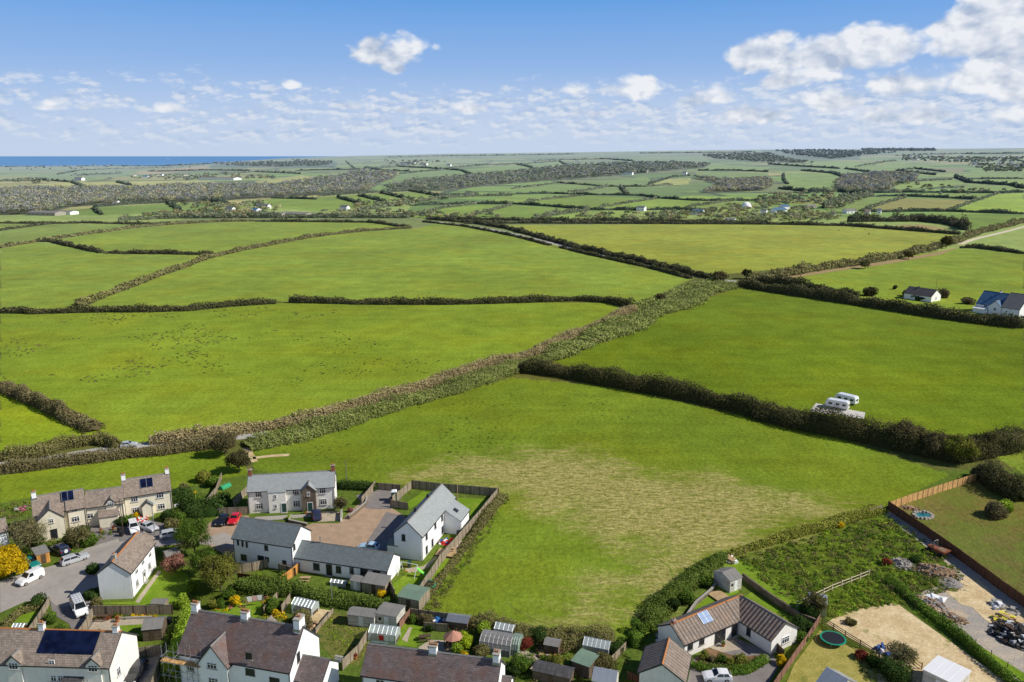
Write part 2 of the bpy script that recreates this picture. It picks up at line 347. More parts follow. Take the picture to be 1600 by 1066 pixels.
    c1 = k.mix(sh, CLOUD_SH, CLOUD_HI); c2 = k.mix(lit2, CLOUD_SH2, CLOUD_HI2)
    veil = k.math('MULTIPLY', k.step(el, .11, .02), k.lin(az, -.6, .6, .22, .5)); skyc = k.mix(veil, skyc, CLOUD_HI2)
    out = k.mix(m2, skyc, c2); out = k.mix(k.math('MULTIPLY', m1, .94), out, c1)
    haze = k.step(el, .05, -.01); out = k.mix(k.math('MULTIPLY', haze, .6), out, HORIZ)
    bank = k.math('MULTIPLY', k.step(Y, .1, -.5), k.math('MULTIPLY', k.step(el, -.02, .1), k.step(el, .8, .3))); bn = k.step(k.noise(g, 3.5, 6, .6), .34, .56)
    out = k.mix(k.math('MULTIPLY', bank, bn), out, (7.0,7.9,9.6,1))      # unseen bright cloud bank, added behind the viewpoint to lift shaded walls
    k.put(bg.inputs['Color'], out); bg.inputs['Strength'].default_value = .1
    c = bpy.data.cameras.new('camera'); c.sensor_width = 36; c.lens = 36*FOC/1600; c.clip_end = 400000; c.clip_start = .5
    co = bpy.data.objects.new('camera', c); COL.objects.link(co); co.location = (0,0,CH); co.rotation_euler = (pi/2-PT, 0, 0); SC.camera = co
    SC.view_settings.view_transform = 'Standard'; SC.view_settings.look = 'None'; SC.view_settings.exposure = 0
def sk(r, g, b): return tuple(v*10 for v in rgb(r, g, b)[:3])+(1,)
SKY_LO = sk(188,208,238); SKY_HI = sk(103,162,230); SKY_ZEN = sk(32,66,116); HORIZ = sk(190,208,232)
CLOUD_HI = sk(240,242,246); CLOUD_SH = sk(176,190,212); CLOUD_HI2 = sk(222,228,238); CLOUD_SH2 = sk(158,184,220)
CLOUDS = [(608,84,60,36,1),(597,68,36,20,1),(614,104,26,18,.9),(684,77,24,12,.2),(722,90,20,12,.2),
 (1205,92,60,40,1.2),(1175,88,44,26,1),(1218,66,36,20,1),(1335,86,92,38,1.3),(1350,62,50,20,1.1),(1395,78,60,30,1.1),(1230,125,60,26,.8),(1300,122,44,16,.6),
 (1540,60,75,44,1.3),(1580,22,66,44,1.3),(1500,78,50,24,1),(1560,45,60,40,1.2),(1640,90,70,60,1.2),(1545,128,80,36,1.1),(1440,135,80,34,.95),(1580,140,60,34,1),
 (975,142,58,26,1.05),(905,142,44,17,.7),(1000,150,38,20,.8),(1110,155,60,26,.8),(1290,160,80,26,.75),(1180,178,120,26,.55),(458,136,26,13,.35),(476,148,34,12,.5),(446,154,44,11,.5),(430,166,56,12,.45),(930,175,70,20,.5),
 (75,168,50,12,.45),(150,168,46,12,.5),(260,170,46,14,.6),(560,165,50,16,.6),(640,172,50,14,.55),(745,172,70,18,.6),(1420,180,140,26,.55),(1560,185,90,26,.55)]
# ---------------------------------------------------------------- fields (outline in photo points, colour)
FIELDS = [ # far to near; (outline, rgb)
 ([(57,288),(110,285),(185,284),(310,282),(375,288),(370,292),(200,295),(130,294),(80,297)], (186,180,118)),
 ([(400,283),(470,274),(500,277),(480,287),(440,291),(395,290)], (176,172,110)),
 ([(212,268),(290,262),(325,259),(330,266),(220,272)], (188,160,128)),
 ([(30,282),(60,272),(135,266),(205,265),(205,273),(120,282)], (126,152,100)),
 ([(150,324),(262,318),(282,331),(160,337)], (112,142,66)),
 ([(88,330),(147,325),(158,337),(90,336)], (92,134,60)),
 ([(265,318),(317,316),(357,322),(330,330),(285,331)], (128,150,80)),
 ([(412,312),(497,308),(595,302),(602,316),(567,322),(500,330),(430,325)], (112,150,62)),
 ([(560,306),(640,300),(685,306),(640,312),(602,316)], (118,152,66)),
 ([(480,276),(545,268),(580,270),(530,276)], (120,150,88)),
 ([(598,296),(625,272),(700,266),(738,275),(700,280),(640,285)], (118,148,92)),
 ([(722,266),(800,258),(835,263),(800,268),(745,274)], (128,154,88)),
 ([(575,270),(700,246),(760,250),(640,262)], (146,160,104)),
 ([(835,263),(895,259),(875,252),(810,257)], (124,152,82)),
 ([(640,340),(690,326),(745,320),(800,321),(765,330),(730,340)], (120,156,70)),
 ([(800,321),(917,328),(832,342),(735,340)], (110,148,70)),
 ([(832,342),(920,330),(985,331),(975,340),(900,343)], (146,164,84)),
 ([(800,306),(912,306),(820,316),(745,318)], (134,156,78)),
 ([(820,316),(912,306),(1025,311),(935,325),(862,322)], (108,148,66)),
 ([(935,325),(1025,311),(1130,316),(1070,326)], (112,158,70)),
 ([(1070,326),(1130,316),(1170,316),(1150,325),(1120,330)], (136,152,80)),
 ([(800,296),(875,287),(950,292),(887,302),(800,303)], (116,150,84)),
 ([(887,302),(950,292),(975,293),(980,304)], (128,146,88)),
 ([(985,304),(972,293),(1012,293),(1060,290),(1110,283),(1120,294),(1060,302)], (116,136,80)),
 ([(880,288),(1010,276),(1020,284),(1005,291),(950,291)], (126,148,88)),
 ([(1017,289),(1035,280),(1080,278),(1075,288),(1030,291)], (176,176,108)),
 ([(1040,310),(1085,306),(1187,309),(1190,314),(1090,314)], (146,172,82)),
 ([(1090,268),(1200,270),(1200,281),(1090,276)], (120,150,86)),
 ([(1040,262),(1110,256),(1200,262),(1200,268),(1060,267)], (128,156,90)),
 ([(950,252),(1100,244),(1110,254),(1000,255)], (126,150,96)),
 ([(1225,273),(1252,269),(1300,272),(1318,279),(1302,290),(1300,299),(1262,299),(1217,294),(1231,288)], (122,156,84)),
 ([(1200,257),(1262,252),(1340,254),(1375,256),(1335,262),(1262,261)], (140,164,92)),
 ([(1262,262),(1337,262),(1362,270),(1380,273),(1320,276),(1262,266)], (132,152,94)),
 ([(1337,262),(1400,254),(1470,262),(1430,265),(1400,268),(1385,273),(1362,270)], (126,156,86)),
 ([(1440,264),(1510,262),(1500,272),(1477,269)], (150,142,108)),
 ([(1515,266),(1600,262),(1600,279),(1510,279)], (124,154,84)),
 ([(1515,281),(1600,281),(1600,288),(1530,286)], (136,164,84)),
 ([(1395,296),(1407,286),(1490,281),(1510,287),(1440,295)], (134,164,84)),
 ([(1515,288),(1580,291),(1600,296),(1600,302),(1480,300)], (126,156,84)),
 ([(1225,312),(1330,306),(1360,307),(1290,322),(1230,318)], (148,150,84)),
 ([(1290,328),(1360,308),(1415,309),(1345,330)], (130,146,76)),
 ([(1345,330),(1415,310),(1525,313),(1482,330)], (152,144,84)),
 ([(1420,302),(1557,303),(1525,311),(1415,307)], (128,152,70)),
 ([(1482,331),(1560,303),(1600,302),(1600,334)], (116,172,66)),
 ([(1385,340),(1480,333),(1600,336),(1600,344),(1520,362),(1480,350)], (106,142,62)),
 ([(1400,352),(1440,351),(1487,358),(1430,360)], (158,142,94)),
 ([(0,349),(75,350),(42,355),(0,360)], (118,150,70)),
 ([(0,361),(42,355),(82,350),(212,351),(212,355),(140,365),(55,378),(0,387)], (120,152,74)),
 ([(82,377),(140,366),(270,351),(400,345),(580,348),(640,355),(560,359),(480,369),(400,384),(330,397),(250,395),(165,394),(112,384)], (122,156,60)),
 ([(0,389),(55,379),(112,386),(165,397),(330,399),(260,424),(200,446),(120,477),(60,488),(0,486)], (122,156,62)),
 ([(125,482),(200,448),(330,402),(400,387),(480,372),(560,362),(650,357),(690,347),(740,353),(810,367),(940,400),(1085,434),(1030,460),(990,476),(950,470),(800,470),(560,472),(430,471),(300,482)], (131,156,60)),
 ([(790,352),(1100,350),(1300,353),(1430,361),(1505,368),(1480,382),(1400,397),(1290,414),(1180,424),(1120,430),(1000,403),(880,376)], (154,163,64)),
 ([(1215,434),(1300,421),(1380,409),(1440,396),(1500,388),(1600,396),(1600,500),(1500,492),(1400,478),(1290,460)], (128,154,54)),
 ([(0,489),(300,485),(430,473),(560,474),(800,473),(950,473),(985,480),(930,512),(840,552),(760,573),(640,613),(500,655),(370,686),(250,692),(180,690),(150,668),(40,617),(0,596)], (122,152,50)),
 ([(0,600),(40,620),(150,672),(160,690),(0,716)], (102,158,44)),
 ([(1150,450),(1290,467),(1500,502),(1600,512),(1600,670),(1540,685),(1440,700),(1270,660),(1060,612),(900,578),(860,562),(1010,500)], (108,131,38)),
 ([(385,705),(560,655),(800,590),(960,605),(1140,645),(1300,680),(1485,742),(1385,790),(1160,865),(1100,895),(1010,990),(880,1005),(735,975),(660,950),(775,770),(530,750),(400,735)], (116,138,44)),
 ([(0,742),(180,716),(330,702),(380,720),(390,740),(270,765),(130,765),(0,785)], (100,142,42)),
 ([(1395,790),(1530,745),(1600,760),(1600,930)], (124,118,68)),
 ([(1530,700),(1600,680),(1600,740)], (112,144,54)),
 ([(1145,872),(1385,800),(1490,870),(1500,900),(1410,935),(1310,955),(1240,945)], (96,118,42)),
]
WOODGROUND = (98,102,74)
def inpoly(px, py, poly):
    res = np.zeros(px.shape, bool); P_ = np.array(poly, float); x0, y0 = P_.min(0); x1, y1 = P_.max(0)
    w = (px >= x0) & (px <= x1) & (py >= y0) & (py <= y1); idx = np.nonzero(w)[0]
    if not len(idx): return res
    X, Y = px[idx], py[idx]; c = np.zeros(len(idx), bool); n = len(P_)
    for i in range(n):
        xa, ya = P_[i]; xb, yb = P_[(i+1) % n]
        if ya == yb: continue
        c ^= ((ya > Y) != (yb > Y)) & (X < (xb-xa)*(Y-ya)/(yb-ya)+xa)
    res[idx] = c; return res
def polydist(x, y, poly):
    P_ = np.array([at(*p)[:2] for p in poly]); d = np.full(x.shape, 1e9)
    for i in range(len(P_)):
        a, b = P_[i], P_[(i+1) % len(P_)]; ab = b-a; t = np.clip(((x-a[0])*ab[0]+(y-a[1])*ab[1])/(ab@ab), 0, 1)
        d = np.minimum(d, np.hypot(x-a[0]-t*ab[0], y-a[1]-t*ab[1]))
    return d
DRY = [(640,745),(700,722),(800,712),(900,703),(955,722),(1000,742),(1110,745),(1190,775),(1330,790),(1240,815),(1170,850),(1100,888),(1040,905),(1010,900),(1000,880),(1060,860),(960,850),(920,830),(880,800),(830,790),(800,770)]
DRY2 = [(985,958),(1010,925),(1060,890),(1105,885),(1060,920),(1010,955)]
DRY3 = [(880,985),(905,940),(960,900),(990,900),(960,940),(925,970)]
def build_ground():
    na, nr = 900, 820
    az = np.radians(np.linspace(-60, 60, na)); r = np.exp(np.linspace(math.log(22), math.log(FARR), nr))
    A, Rr = np.meshgrid(az, r); x = (np.sin(A)*Rr).ravel(); y = (np.cos(A)*Rr).ravel(); z = land_h(x, y)
    px, py = toimg(x, y, z)
    base = np.tile(L3(104,108,56), (len(x),1))
    # unlisted far land: patchwork of plots
    cx = np.floor((x+.25*y)/260+.6*np.sin(y/500)); cy = np.floor((y-.2*x)/330+.5*np.sin(x/430)); hsh = np.abs(np.sin(cx*12.9898+cy*78.233)*43758.5453) % 1
    opts = np.array([L3(128,160,78),L3(150,170,92),L3(108,136,72),L3(172,170,106),L3(126,140,84)])
    far = (Rr.ravel() > 700); base[far] = opts[(hsh[far]*5).astype(int)]
    fx = np.abs(((x+.25*y)/260+.6*np.sin(y/500)) % 1-.5); fy = np.abs(((y-.2*x)/330+.5*np.sin(x/430)) % 1-.5)
    edge = (Rr.ravel() > 1500) & ((fx > .465) | (fy > .44)); base[edge] = L3(78,92,62)
    villagey = (py > 735); base[villagey] = L3(96,116,48)
    for poly, c in FIELDS:
        c = (max(c[0], c[1]-20), c[1], c[2]); c = (c[0]*.99, c[1]*1.03, c[2]*.93) if min(p_[1] for p_ in poly) < 335 else c; base[inpoly(px, py, poly)] = L3(*c)
    for poly, *_ in WOODS: base[inpoly(px, py, poly)] = L3(*WOODGROUND)
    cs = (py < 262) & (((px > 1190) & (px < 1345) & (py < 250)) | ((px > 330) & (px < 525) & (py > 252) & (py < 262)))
    base[cs] *= np.array([.35,.5,.75])  # dark blue cloud shadows painted into the far ground colour
    mask = np.zeros((len(x), 4), np.float32); mask[:,3] = 1
    for pl in (DRY, DRY2, DRY3):
        i = inpoly(px, py, pl); near = (py > 650) & (py < 1010) & (px > 560) & (px < 1400); d = np.zeros(len(x)); d[near] = polydist(x[near], y[near], pl)
        v = np.where(i, .45+d/22, .45-d/22); v = np.where(near, np.clip(v, 0, 1), 0); mask[:,0] = np.maximum(mask[:,0], v)
    i = inpoly(px, py, FIELDS[-8][0]); mask[i,1] = 1
    soil = inpoly(px, py, [(1395,790),(1530,745),(1600,760),(1600,930)]); mask[soil,2] = 1
    q = (np.arange(nr-1)[:,None]*na+np.arange(na-1)[None,:]).ravel(); Q = np.stack([q, q+1, q+na+1, q+na], 1)[:, ::-1]
    me = bpy.data.meshes.new('ground'); me.vertices.add(len(x)); me.vertices.foreach_set('co', np.stack([x,y,z],1).astype(np.float32).ravel())
    me.loops.add(len(Q)*4); me.loops.foreach_set('vertex_index', Q.astype(np.int32).ravel()); me.polygons.add(len(Q))
    me.polygons.foreach_set('loop_start', np.arange(0, len(Q)*4, 4, dtype=np.int32)); me.polygons.foreach_set('loop_total', np.full(len(Q), 4, dtype=np.int32)); me.polygons.foreach_set('use_smooth', np.ones(len(Q), bool))
    a = me.color_attributes.new('tint', 'FLOAT_COLOR', 'POINT'); a.data.foreach_set('color', np.c_[base, np.ones(len(x))].astype(np.float32).ravel())
    a = me.color_attributes.new('cover', 'FLOAT_COLOR', 'POINT'); a.data.foreach_set('color', mask.ravel())
    me.update(calc_edges=True)
    m, k, b = newmat('fields'); me.materials.append(m)
    P_ = k.new('ShaderNodeNewGeometry').outputs['Position']
    c = k.new('ShaderNodeAttribute', attribute_name='tint').outputs['Color']
    mk = k.new('ShaderNodeAttribute', attribute_name='cover').outputs['Color']; s3 = k.new('ShaderNodeSeparateColor'); k.l.new(mk, s3.inputs[0])
    big = k.noise(P_, .012, 4, .55); mid = k.noise(P_, .09, 5, .6); fine = k.noise(P_, .9, 4, .65); vf = k.noise(P_, 4.0, 2, .6)
    c = mulcol(k, c, k.math('MULTIPLY', k.math('MULTIPLY', k.lin(big, .3, .7, .82, 1.18), k.lin(mid, .3, .7, .84, 1.16)), k.math('MULTIPLY', k.lin(fine, .3, .7, .78, 1.22), k.lin(vf, .3, .7, .80, 1.20))))
    ln_ = k.noise(k.mapping(P_, (.012,.28,1), (0,0,R(4))), 1.0, 3, .6, .3); c = mulcol(k, c, k.lin(ln_, .3, .7, .93, 1.07))
    hue = k.step(k.noise(P_, .03, 3, .6), .4, .68); c = k.mix(k.math('MULTIPLY', hue, .5), c, k.mix(1.0, c, (1.25,1.02,.75,1), 'MULTIPLY'))
    dk = k.step(k.noise(P_, .35, 4, .7), .58, .72); c = k.mix(k.math('MULTIPLY', dk, .34), c, (.06,.1,.012,1))
    # cut, drying grass in streaks
    st = k.noise(k.mapping(P_, (.10,.42,1), (0,0,R(10))), 1.0, 6, .68, 1.2); st2 = k.noise(k.mapping(P_, (.5,1.6,1), (0,0,R(10))), 1.0, 5, .7, 1.0)
    df = k.math('ADD', s3.outputs[0], k.math('ADD', k.math('MULTIPLY', k.math('SUBTRACT', st, .5), 1.7), k.math('MULTIPLY', k.math('SUBTRACT', mid, .5), 1.6)))
    df = k.math('MULTIPLY', k.step(df, .05, .82), k.step(s3.outputs[0], .0, .3))
    dry = k.mix(k.step(st2, .36, .62), rgb(132,128,62), rgb(206,190,126)); dry = mulcol(k, dry, k.math('MULTIPLY', k.lin(fine, .3, .7, .72, 1.15), k.lin(k.noise(P_, 2.0, 3, .7), .36, .6, .68, 1.12)))
    c = k.mix(k.math('MULTIPLY', df, .8), c, dry)
    # damp rushy pasture
    ru = k.math('MULTIPLY', k.step(k.noise(k.mapping(P_, (1,1.6,1)), .16, 5, .7), .56, .72), k.math('MULTIPLY', s3.outputs[1], k.step(k.noise(P_, .02, 2), .42, .6))); c = k.mix(k.math('MULTIPLY', ru, .35), c, rgb(92,100,44))
    so = k.math('MULTIPLY', k.step(k.noise(P_, .12, 5, .65), .4, .6), s3.outputs[2]); c = k.mix(k.math('MULTIPLY', so, .6), c, rgb(104,126,50))
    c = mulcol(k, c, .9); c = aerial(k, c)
    k.put(b.inputs['Base Color'], c); b.inputs['Roughness'].default_value = 1; b.inputs['Specular IOR Level'].default_value = 0
    bp = k.new('ShaderNodeBump'); bp.inputs['Strength'].default_value = .5; bp.inputs['Distance'].default_value = .5; k.l.new(k.math('ADD', fine, k.math('MULTIPLY', mid, 3.0)), bp.inputs['Height']); k.l.new(bp.outputs[0], b.inputs['Normal'])
    o = link('ground', me); tag(o, kind='structure')
    # sea
    w, k, b = newmat('sea_water'); g = k.new('ShaderNodeNewGeometry').outputs['Position']; c = mulcol(k, rgb(100,146,192), k.lin(k.noise(k.mapping(g, (.0001,.0006,1)), 1, 3), .3, .7, .85, 1.15)); k.put(b.inputs['Base Color'], c); b.inputs['Roughness'].default_value = .6; b.inputs['Specular IOR Level'].default_value = .1
    mb = MB(); S = 260000.0; mb.add([(-S,8500,-110),(S,8500,-110),(S,S,-110),(-S,S,-110)], [(0,1,2,3)]); tag(mb.build('sea', w), kind='structure')
def sheet(name, pts, mat, z=.02, holes=None):
    vs = [at(px, py)[:2]+(z,) for px, py in pts]; ar = sum(vs[i][0]*vs[(i+1)%len(vs)][1]-vs[(i+1)%len(vs)][0]*vs[i][1] for i in range(len(vs)))
    if ar < 0: vs = vs[::-1]
    import mathutils
    tri = mathutils.geometry.tessellate_polygon([[mathutils.Vector(v) for v in vs]])
    mb = MB(); mb.add(vs, [t for t in tri]); me = mb.mesh(name, mat); 
    if len(me.polygons) and me.polygons[0].normal.z < 0: me.flip_normals()
    return tag(link(name, me), kind='structure')
def ribbon(name, pts, w, mat, z=.03, far=False, kind='structure'):
    P_ = np.array([atf(p) if far else at(*p) for p in pts]); P_ = smooth(P_) if len(P_) > 2 else P_; P_ = resample(P_, 3.0 if not far else 15.0); d = np.gradient(P_[:,:2], axis=0); n = unit(np.c_[-d[:,1], d[:,0]])
    a = P_[:,:2]+n*w/2; b = P_[:,:2]-n*w/2
    zz = land_h(P_[:,0], P_[:,1])+z; vs = [tuple(p)+(q,) for p, q in zip(a, zz)]+[tuple(p)+(q,) for p, q in zip(b, zz)]; m = len(a)
    mb = MB(); mb.add(vs, [(i, m+i, m+i+1, i+1) for i in range(m-1)]); me = mb.mesh(name, mat)
    if me.polygons[0].normal.z < 0: me.flip_normals()
    o = link(name, me)
    return tag(o, kind=kind) if kind else o
def smooth(P_):
    for _ in range(3):
        a = P_[:-1]*.75+P_[1:]*.25; b = P_[:-1]*.25+P_[1:]*.75; P_ = np.vstack([P_[:1], np.stack([a, b], 1).reshape(-1, P_.shape[1]), P_[-1:]])
    return P_
def resample(P_, ds):
    d = np.r_[0, np.cumsum(np.linalg.norm(np.diff(P_, axis=0), axis=1))]; n = max(2, int(d[-1]/ds)+1); t = np.linspace(0, d[-1], n)
    return np.stack([np.interp(t, d, P_[:,i]) for i in range(P_.shape[1])], 1)
# ---------------------------------------------------------------- vegetation
def blob_core(c, rx, ry, rz, seed=0, n=7, m=5):
    """bumpy closed-ish dome to stop light passing through a dense shrub"""
    vs = []; fs = []
    for j in range(m+1):
        ph = -pi/2+pi*j/m
        for i in range(n):
            t = 2*pi*i/n; k = 1+.15*sin(seed+3*t+5*ph)
            vs.append((c[0]+rx*cos(ph)*cos(t)*k, c[1]+ry*cos(ph)*sin(t)*k, c[2]+rz*sin(ph)*k))
    for j in range(m):
        for i in range(n): fs.append((j*n+i, j*n+(i+1)%n, (j+1)*n+(i+1)%n, (j+1)*n+i))
    return np.array(vs), np.array(fs)
def lsize(p, k=1.0): return max(.13, hypot(p[0], p[1])*.0015)*k
def hedge(label, pts, w=2.0, h=2.2, pal='scrub', name='hedge', group='hedgerows between the fields', gap=0.0, rough=.38, far=False, cover=2.2, cat='hedge', close=False, lumpy=.18, kind=None):
    P_ = np.array([atf(p) if far else at(*p) for p in pts], float)
    if close: P_ = np.vstack([P_, P_[:1]])
    dist = np.hypot(P_[:,0], P_[:,1]).mean(); ds = max(.8, dist*.006)
    P_ = resample(P_, ds); 
    d = unit(np.gradient(P_[:,:2], axis=0)); nr_ = np.c_[-d[:,1], d[:,0]]; n = len(P_)
    s = np.arange(n)*ds; ph = rng.uniform(0, 50)
    hv = h*(1+rough*(.5*np.sin(s/9+ph)+.35*np.sin(s/4.1+ph*2)+.3*rng.normal(0, .5, n))); wv = w*(1+rough*.6*np.sin(s/11+ph*3)+rough*.25*rng.normal(0, .5, n))
    hv = np.maximum(hv, .35*h); wv = np.maximum(wv, .5*w); e_ = np.minimum(1, .62+np.minimum(s, s[-1]-s)/(1.2*w+.01)); hv = hv*e_; wv = wv*e_
    if lumpy: hv = hv+lumpy*np.maximum(0, np.sin(s/13+ph))**3*h
    zz = land_h(P_[:,0], P_[:,1])
    # core
    K = 7; ang = np.linspace(0, pi, K); cv = []; 
    for t in ang:
        o = np.cos(t)*wv/2*.86; hh = np.sin(t)**.7*hv*.84
        cv.append(np.c_[P_[:,:2]+nr_*o[:,None], zz+hh-.05])
    cv = np.stack(cv, 1).reshape(-1, 3); q = []
    for k_ in range(K-1):
        i = np.arange(n-1)*K+k_; q.append(np.stack([i, i+1, i+K+1, i+K], 1))
    q = np.concatenate(q); caps = [[0,1,2,3],[0,3,4,6]]; 
    q = np.vstack([q, np.array([[0,1,2,3],[0,3,4,5],[0,5,6,6]])[:2], np.array([[0,1,2,3],[0,3,4,5]])+(n-1)*K])
    ls = max(.13, dist*.0014); arc = np.mean(2*hv+wv); N = int(cover*n*ds*arc/(ls*ls))
    N = min(N, 90000)
    u = rng.uniform(0, n-1.001, N); i = u.astype(int); f = (u-i)[:,None]; t = rng.uniform(0, pi, N)
    C = P_[i,:2]*(1-f)+P_[i+1,:2]*f; nn = nr_[i]; ww = wv[i]/2; hh = hv[i]; k_ = rng.uniform(.8, 1.08, N)+rng.exponential(.07, N)
    bump = 1+.14*np.sin(u*ds/2.2+3*np.cos(t)+ph)
    off = np.cos(t)*ww*k_*bump; z = np.sin(t)**.7*hh*k_*bump
    Pn = np.c_[C+nn*off[:,None], zz[i]+z]; No = np.c_[nn*(np.cos(t)*hh)[:,None], np.sin(t)*ww+.2]; No = unit(No)
    cc = tints(pal, N, .22); patch = .82+.36*(vnoise(u*ds/6, t*1.5, ph)*.5+.5); cc = cc*patch[:,None]
    cc = cc*(1.45 if pal in ('green','deep','bright','lime') else (1.35 if pal == 'darkhedge' else (1.75 if pal in ('belt','beltbrown') else 1.6)))*(.62+.45*np.clip(z/hh, 0, 1))[:,None]      # soft shading by height painted into the leaf tints, darker towards the base
    V = leaf_quads(Pn, No, ls*1.25)
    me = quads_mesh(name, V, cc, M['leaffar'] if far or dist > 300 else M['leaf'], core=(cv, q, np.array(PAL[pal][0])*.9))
    o = link(name, me); return tag(o, label, cat if not kind else None, group if not kind else None, kind)
def shrub(label, px, py, r, h, pal='green', name='shrub', cat='shrub', group=None, n=None, z=0.0, flat=1.0, at_=None, squash=1.0, clumps=None):
    """dense rounded bush on the ground, its outline broken by many small clumps"""
    p = at_ if at_ is not None else at(px, py, z); ls = lsize(p, 1.0 if r > 1 else .8)
    nb = clumps or max(5, int(5+r*3)); cs = []; 
    for _ in range(nb):
        a = rng.uniform(0, 2*pi); rr = r*rng.uniform(.1, .62); zz = h*rng.uniform(.25, .72); s = min(r, h)*rng.uniform(.32, .55); cs.append((rr*cos(a), rr*sin(a)*squash, zz, s))
    cs.append((0, 0, h*.5, min(r, h)*.55))
    Vp, Np, Cc = [], [], []
    cov, cq = blob_core((0,0,h*.42), r*.72, r*.72*squash, h*.42, r)
    for (x, y, zz, s) in cs:
        N = int(2.4*4*pi*s*s/(ls*ls)*.7)+8; N = min(N, 5000); d = unit(rng.normal(0, 1, (N,3))); k_ = s*rng.uniform(.75, 1.12, (N,1)); q = np.array((x,y,zz))+d*k_
        q[:,2] = np.maximum(q[:,2], .03); Vp.append(q); Np.append(d); Cc.append(tints(pal, N, .2)*rng.uniform(.78, 1.2))
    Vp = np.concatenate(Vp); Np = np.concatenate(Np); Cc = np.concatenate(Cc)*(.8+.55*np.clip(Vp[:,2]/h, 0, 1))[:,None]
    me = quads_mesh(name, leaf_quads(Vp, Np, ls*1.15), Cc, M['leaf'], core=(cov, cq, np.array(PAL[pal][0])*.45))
    return tag(link(name, me, loc=p), label, cat, group)
def limb(mb, p, d, L, r, depth, ends, up=.25):
    p = np.array(p, float); q = p+d*L; mb.tube(p, q, r, r*.62, 5); ends.append((q, L))
    if depth == 0: return
    for _ in range(3 if depth > 1 else 3):
        nd = unit(d+rng.normal(0, .55, 3)+np.array((0,0,up))); limb(mb, q, nd, L*rng.uniform(.6, .8), r*.6, depth-1, ends, up)
def tree(label, px, py, r, h, pal='green', name='tree', dens=1.0, group='garden trees', cat='tree', twiggy=.0, trunk=.3, at_=None, tall=1.0, lean=(0,0)):
    p = at_ if at_ is not None else at(px, py); ls = lsize(p)
    root = empty(name, p, 0, label, cat, group)
    mb = MB(); ends = []; th = h*trunk; tr = max(.12, h*.022)
    top = np.array((lean[0]*th, lean[1]*th, th)); mb.tube((0,0,-.1), top, tr*1.3, tr, 8)
    for i in range(6):
        a = 2*pi*i/6+rng.uniform(-.4, .4); d = unit(np.array((cos(a)*.8, sin(a)*.8, rng.uniform(.5, 1.2)*tall)))
        limb(mb, top-np.array((0,0,rng.uniform(0, th*.3))), d, (h-th)*.36, tr*.6, 2, ends)
    limb(mb, top, np.array((0,0,1.)), (h-th)*.4, tr*.8, 2, ends)
    # keep limbs inside the crown
    v = np.array(mb.v); cz = (h+th)/2; rel = v-np.array((0,0,cz)); e = np.sqrt((rel[:,0]/r)**2+(rel[:,1]/r)**2+(rel[:,2]/((h-th)*.62))**2); m_ = (e > .92) & (v[:,2] > th); v[m_] = np.array((0,0,cz))+rel[m_]/e[m_][:,None]*.92
    mb.v = [tuple(q) for q in v]; mb.build('trunk', M['bark'], root)
    Vp, Np, Cc = [], [], []; nb = int(26+r*9)
    for i in range(nb):
        d = unit(rng.normal(0, 1, 3)); k_ = rng.uniform(.35, .92); c = np.array((d[0]*r*k_, d[1]*r*k_, cz+d[2]*(h-th)*.52*k_)); s = r*rng.uniform(.16, .36)
        N = int(dens*2.2*4*pi*s*s/(ls*ls)*.55)+6; N = min(N, 3200); dd = unit(rng.normal(0, 1, (N,3))); q = c+dd*s*rng.uniform(.4, 1.15, (N,1)); Vp.append(q); Np.append(unit(dd+d*.7)); Cc.append(tints(pal, N, .2)*rng.uniform(.72, 1.22))
    Vp = np.concatenate(Vp); Np = np.concatenate(Np); Cc = np.concatenate(Cc); Vp[:,2] = np.maximum(Vp[:,2], .2)
    me = quads_mesh('crown', leaf_quads(Vp, Np, ls*1.1), Cc, M['leaf']); link('crown', me, root)
    if twiggy:
        n = int(twiggy*900); tw = []
        for _ in range(n):
            e_, L = ends[rng.integers(len(ends))]; a = e_; d = unit(rng.normal(0, 1, 3)+np.array((0,0,.3))); b = a+d*rng.uniform(.5, 1.6)*r*.3; w_ = unit(np.cross(d, rng.normal(0, 1, 3)))*ls*.13
            tw.append([a-w_, a+w_, b+w_*.6, b-w_*.6])
        me = quads_mesh('twigs', np.array(tw), tints('bare', len(tw), .2), M['twig']); link('twigs', me, root)
    return root
def far_tree(label, px, py, r, h, pal='far', group='trees far across the valley', name='tree'):
    p = atf((px, py)); root = empty(name, p, 0, label, 'tree', group); mb = MB(); mb.tube((0,0,-.3), (0,0,h*.5), h*.05, h*.03, 5); mb.build('trunk', M['bark'], root)
    ls = max(.5, hypot(p[0], p[1])*.0016); N = int(min(900, 3*4*pi*r*r/(ls*ls))); d = unit(rng.normal(0, 1, (N,3))); k_ = rng.uniform(.45, 1.05, (N,1)); lump = 1+.22*np.sin(d[:,:1]*5+px)*np.cos(d[:,2:]*6)
    q = np.array((0,0,h*.6))+d*k_*lump*np.array((r,r,h*.42)); me = quads_mesh('crown', leaf_quads(q, d, ls*1.2), tints(pal, N, .3), M['leaffar']); link('crown', me, root); return root
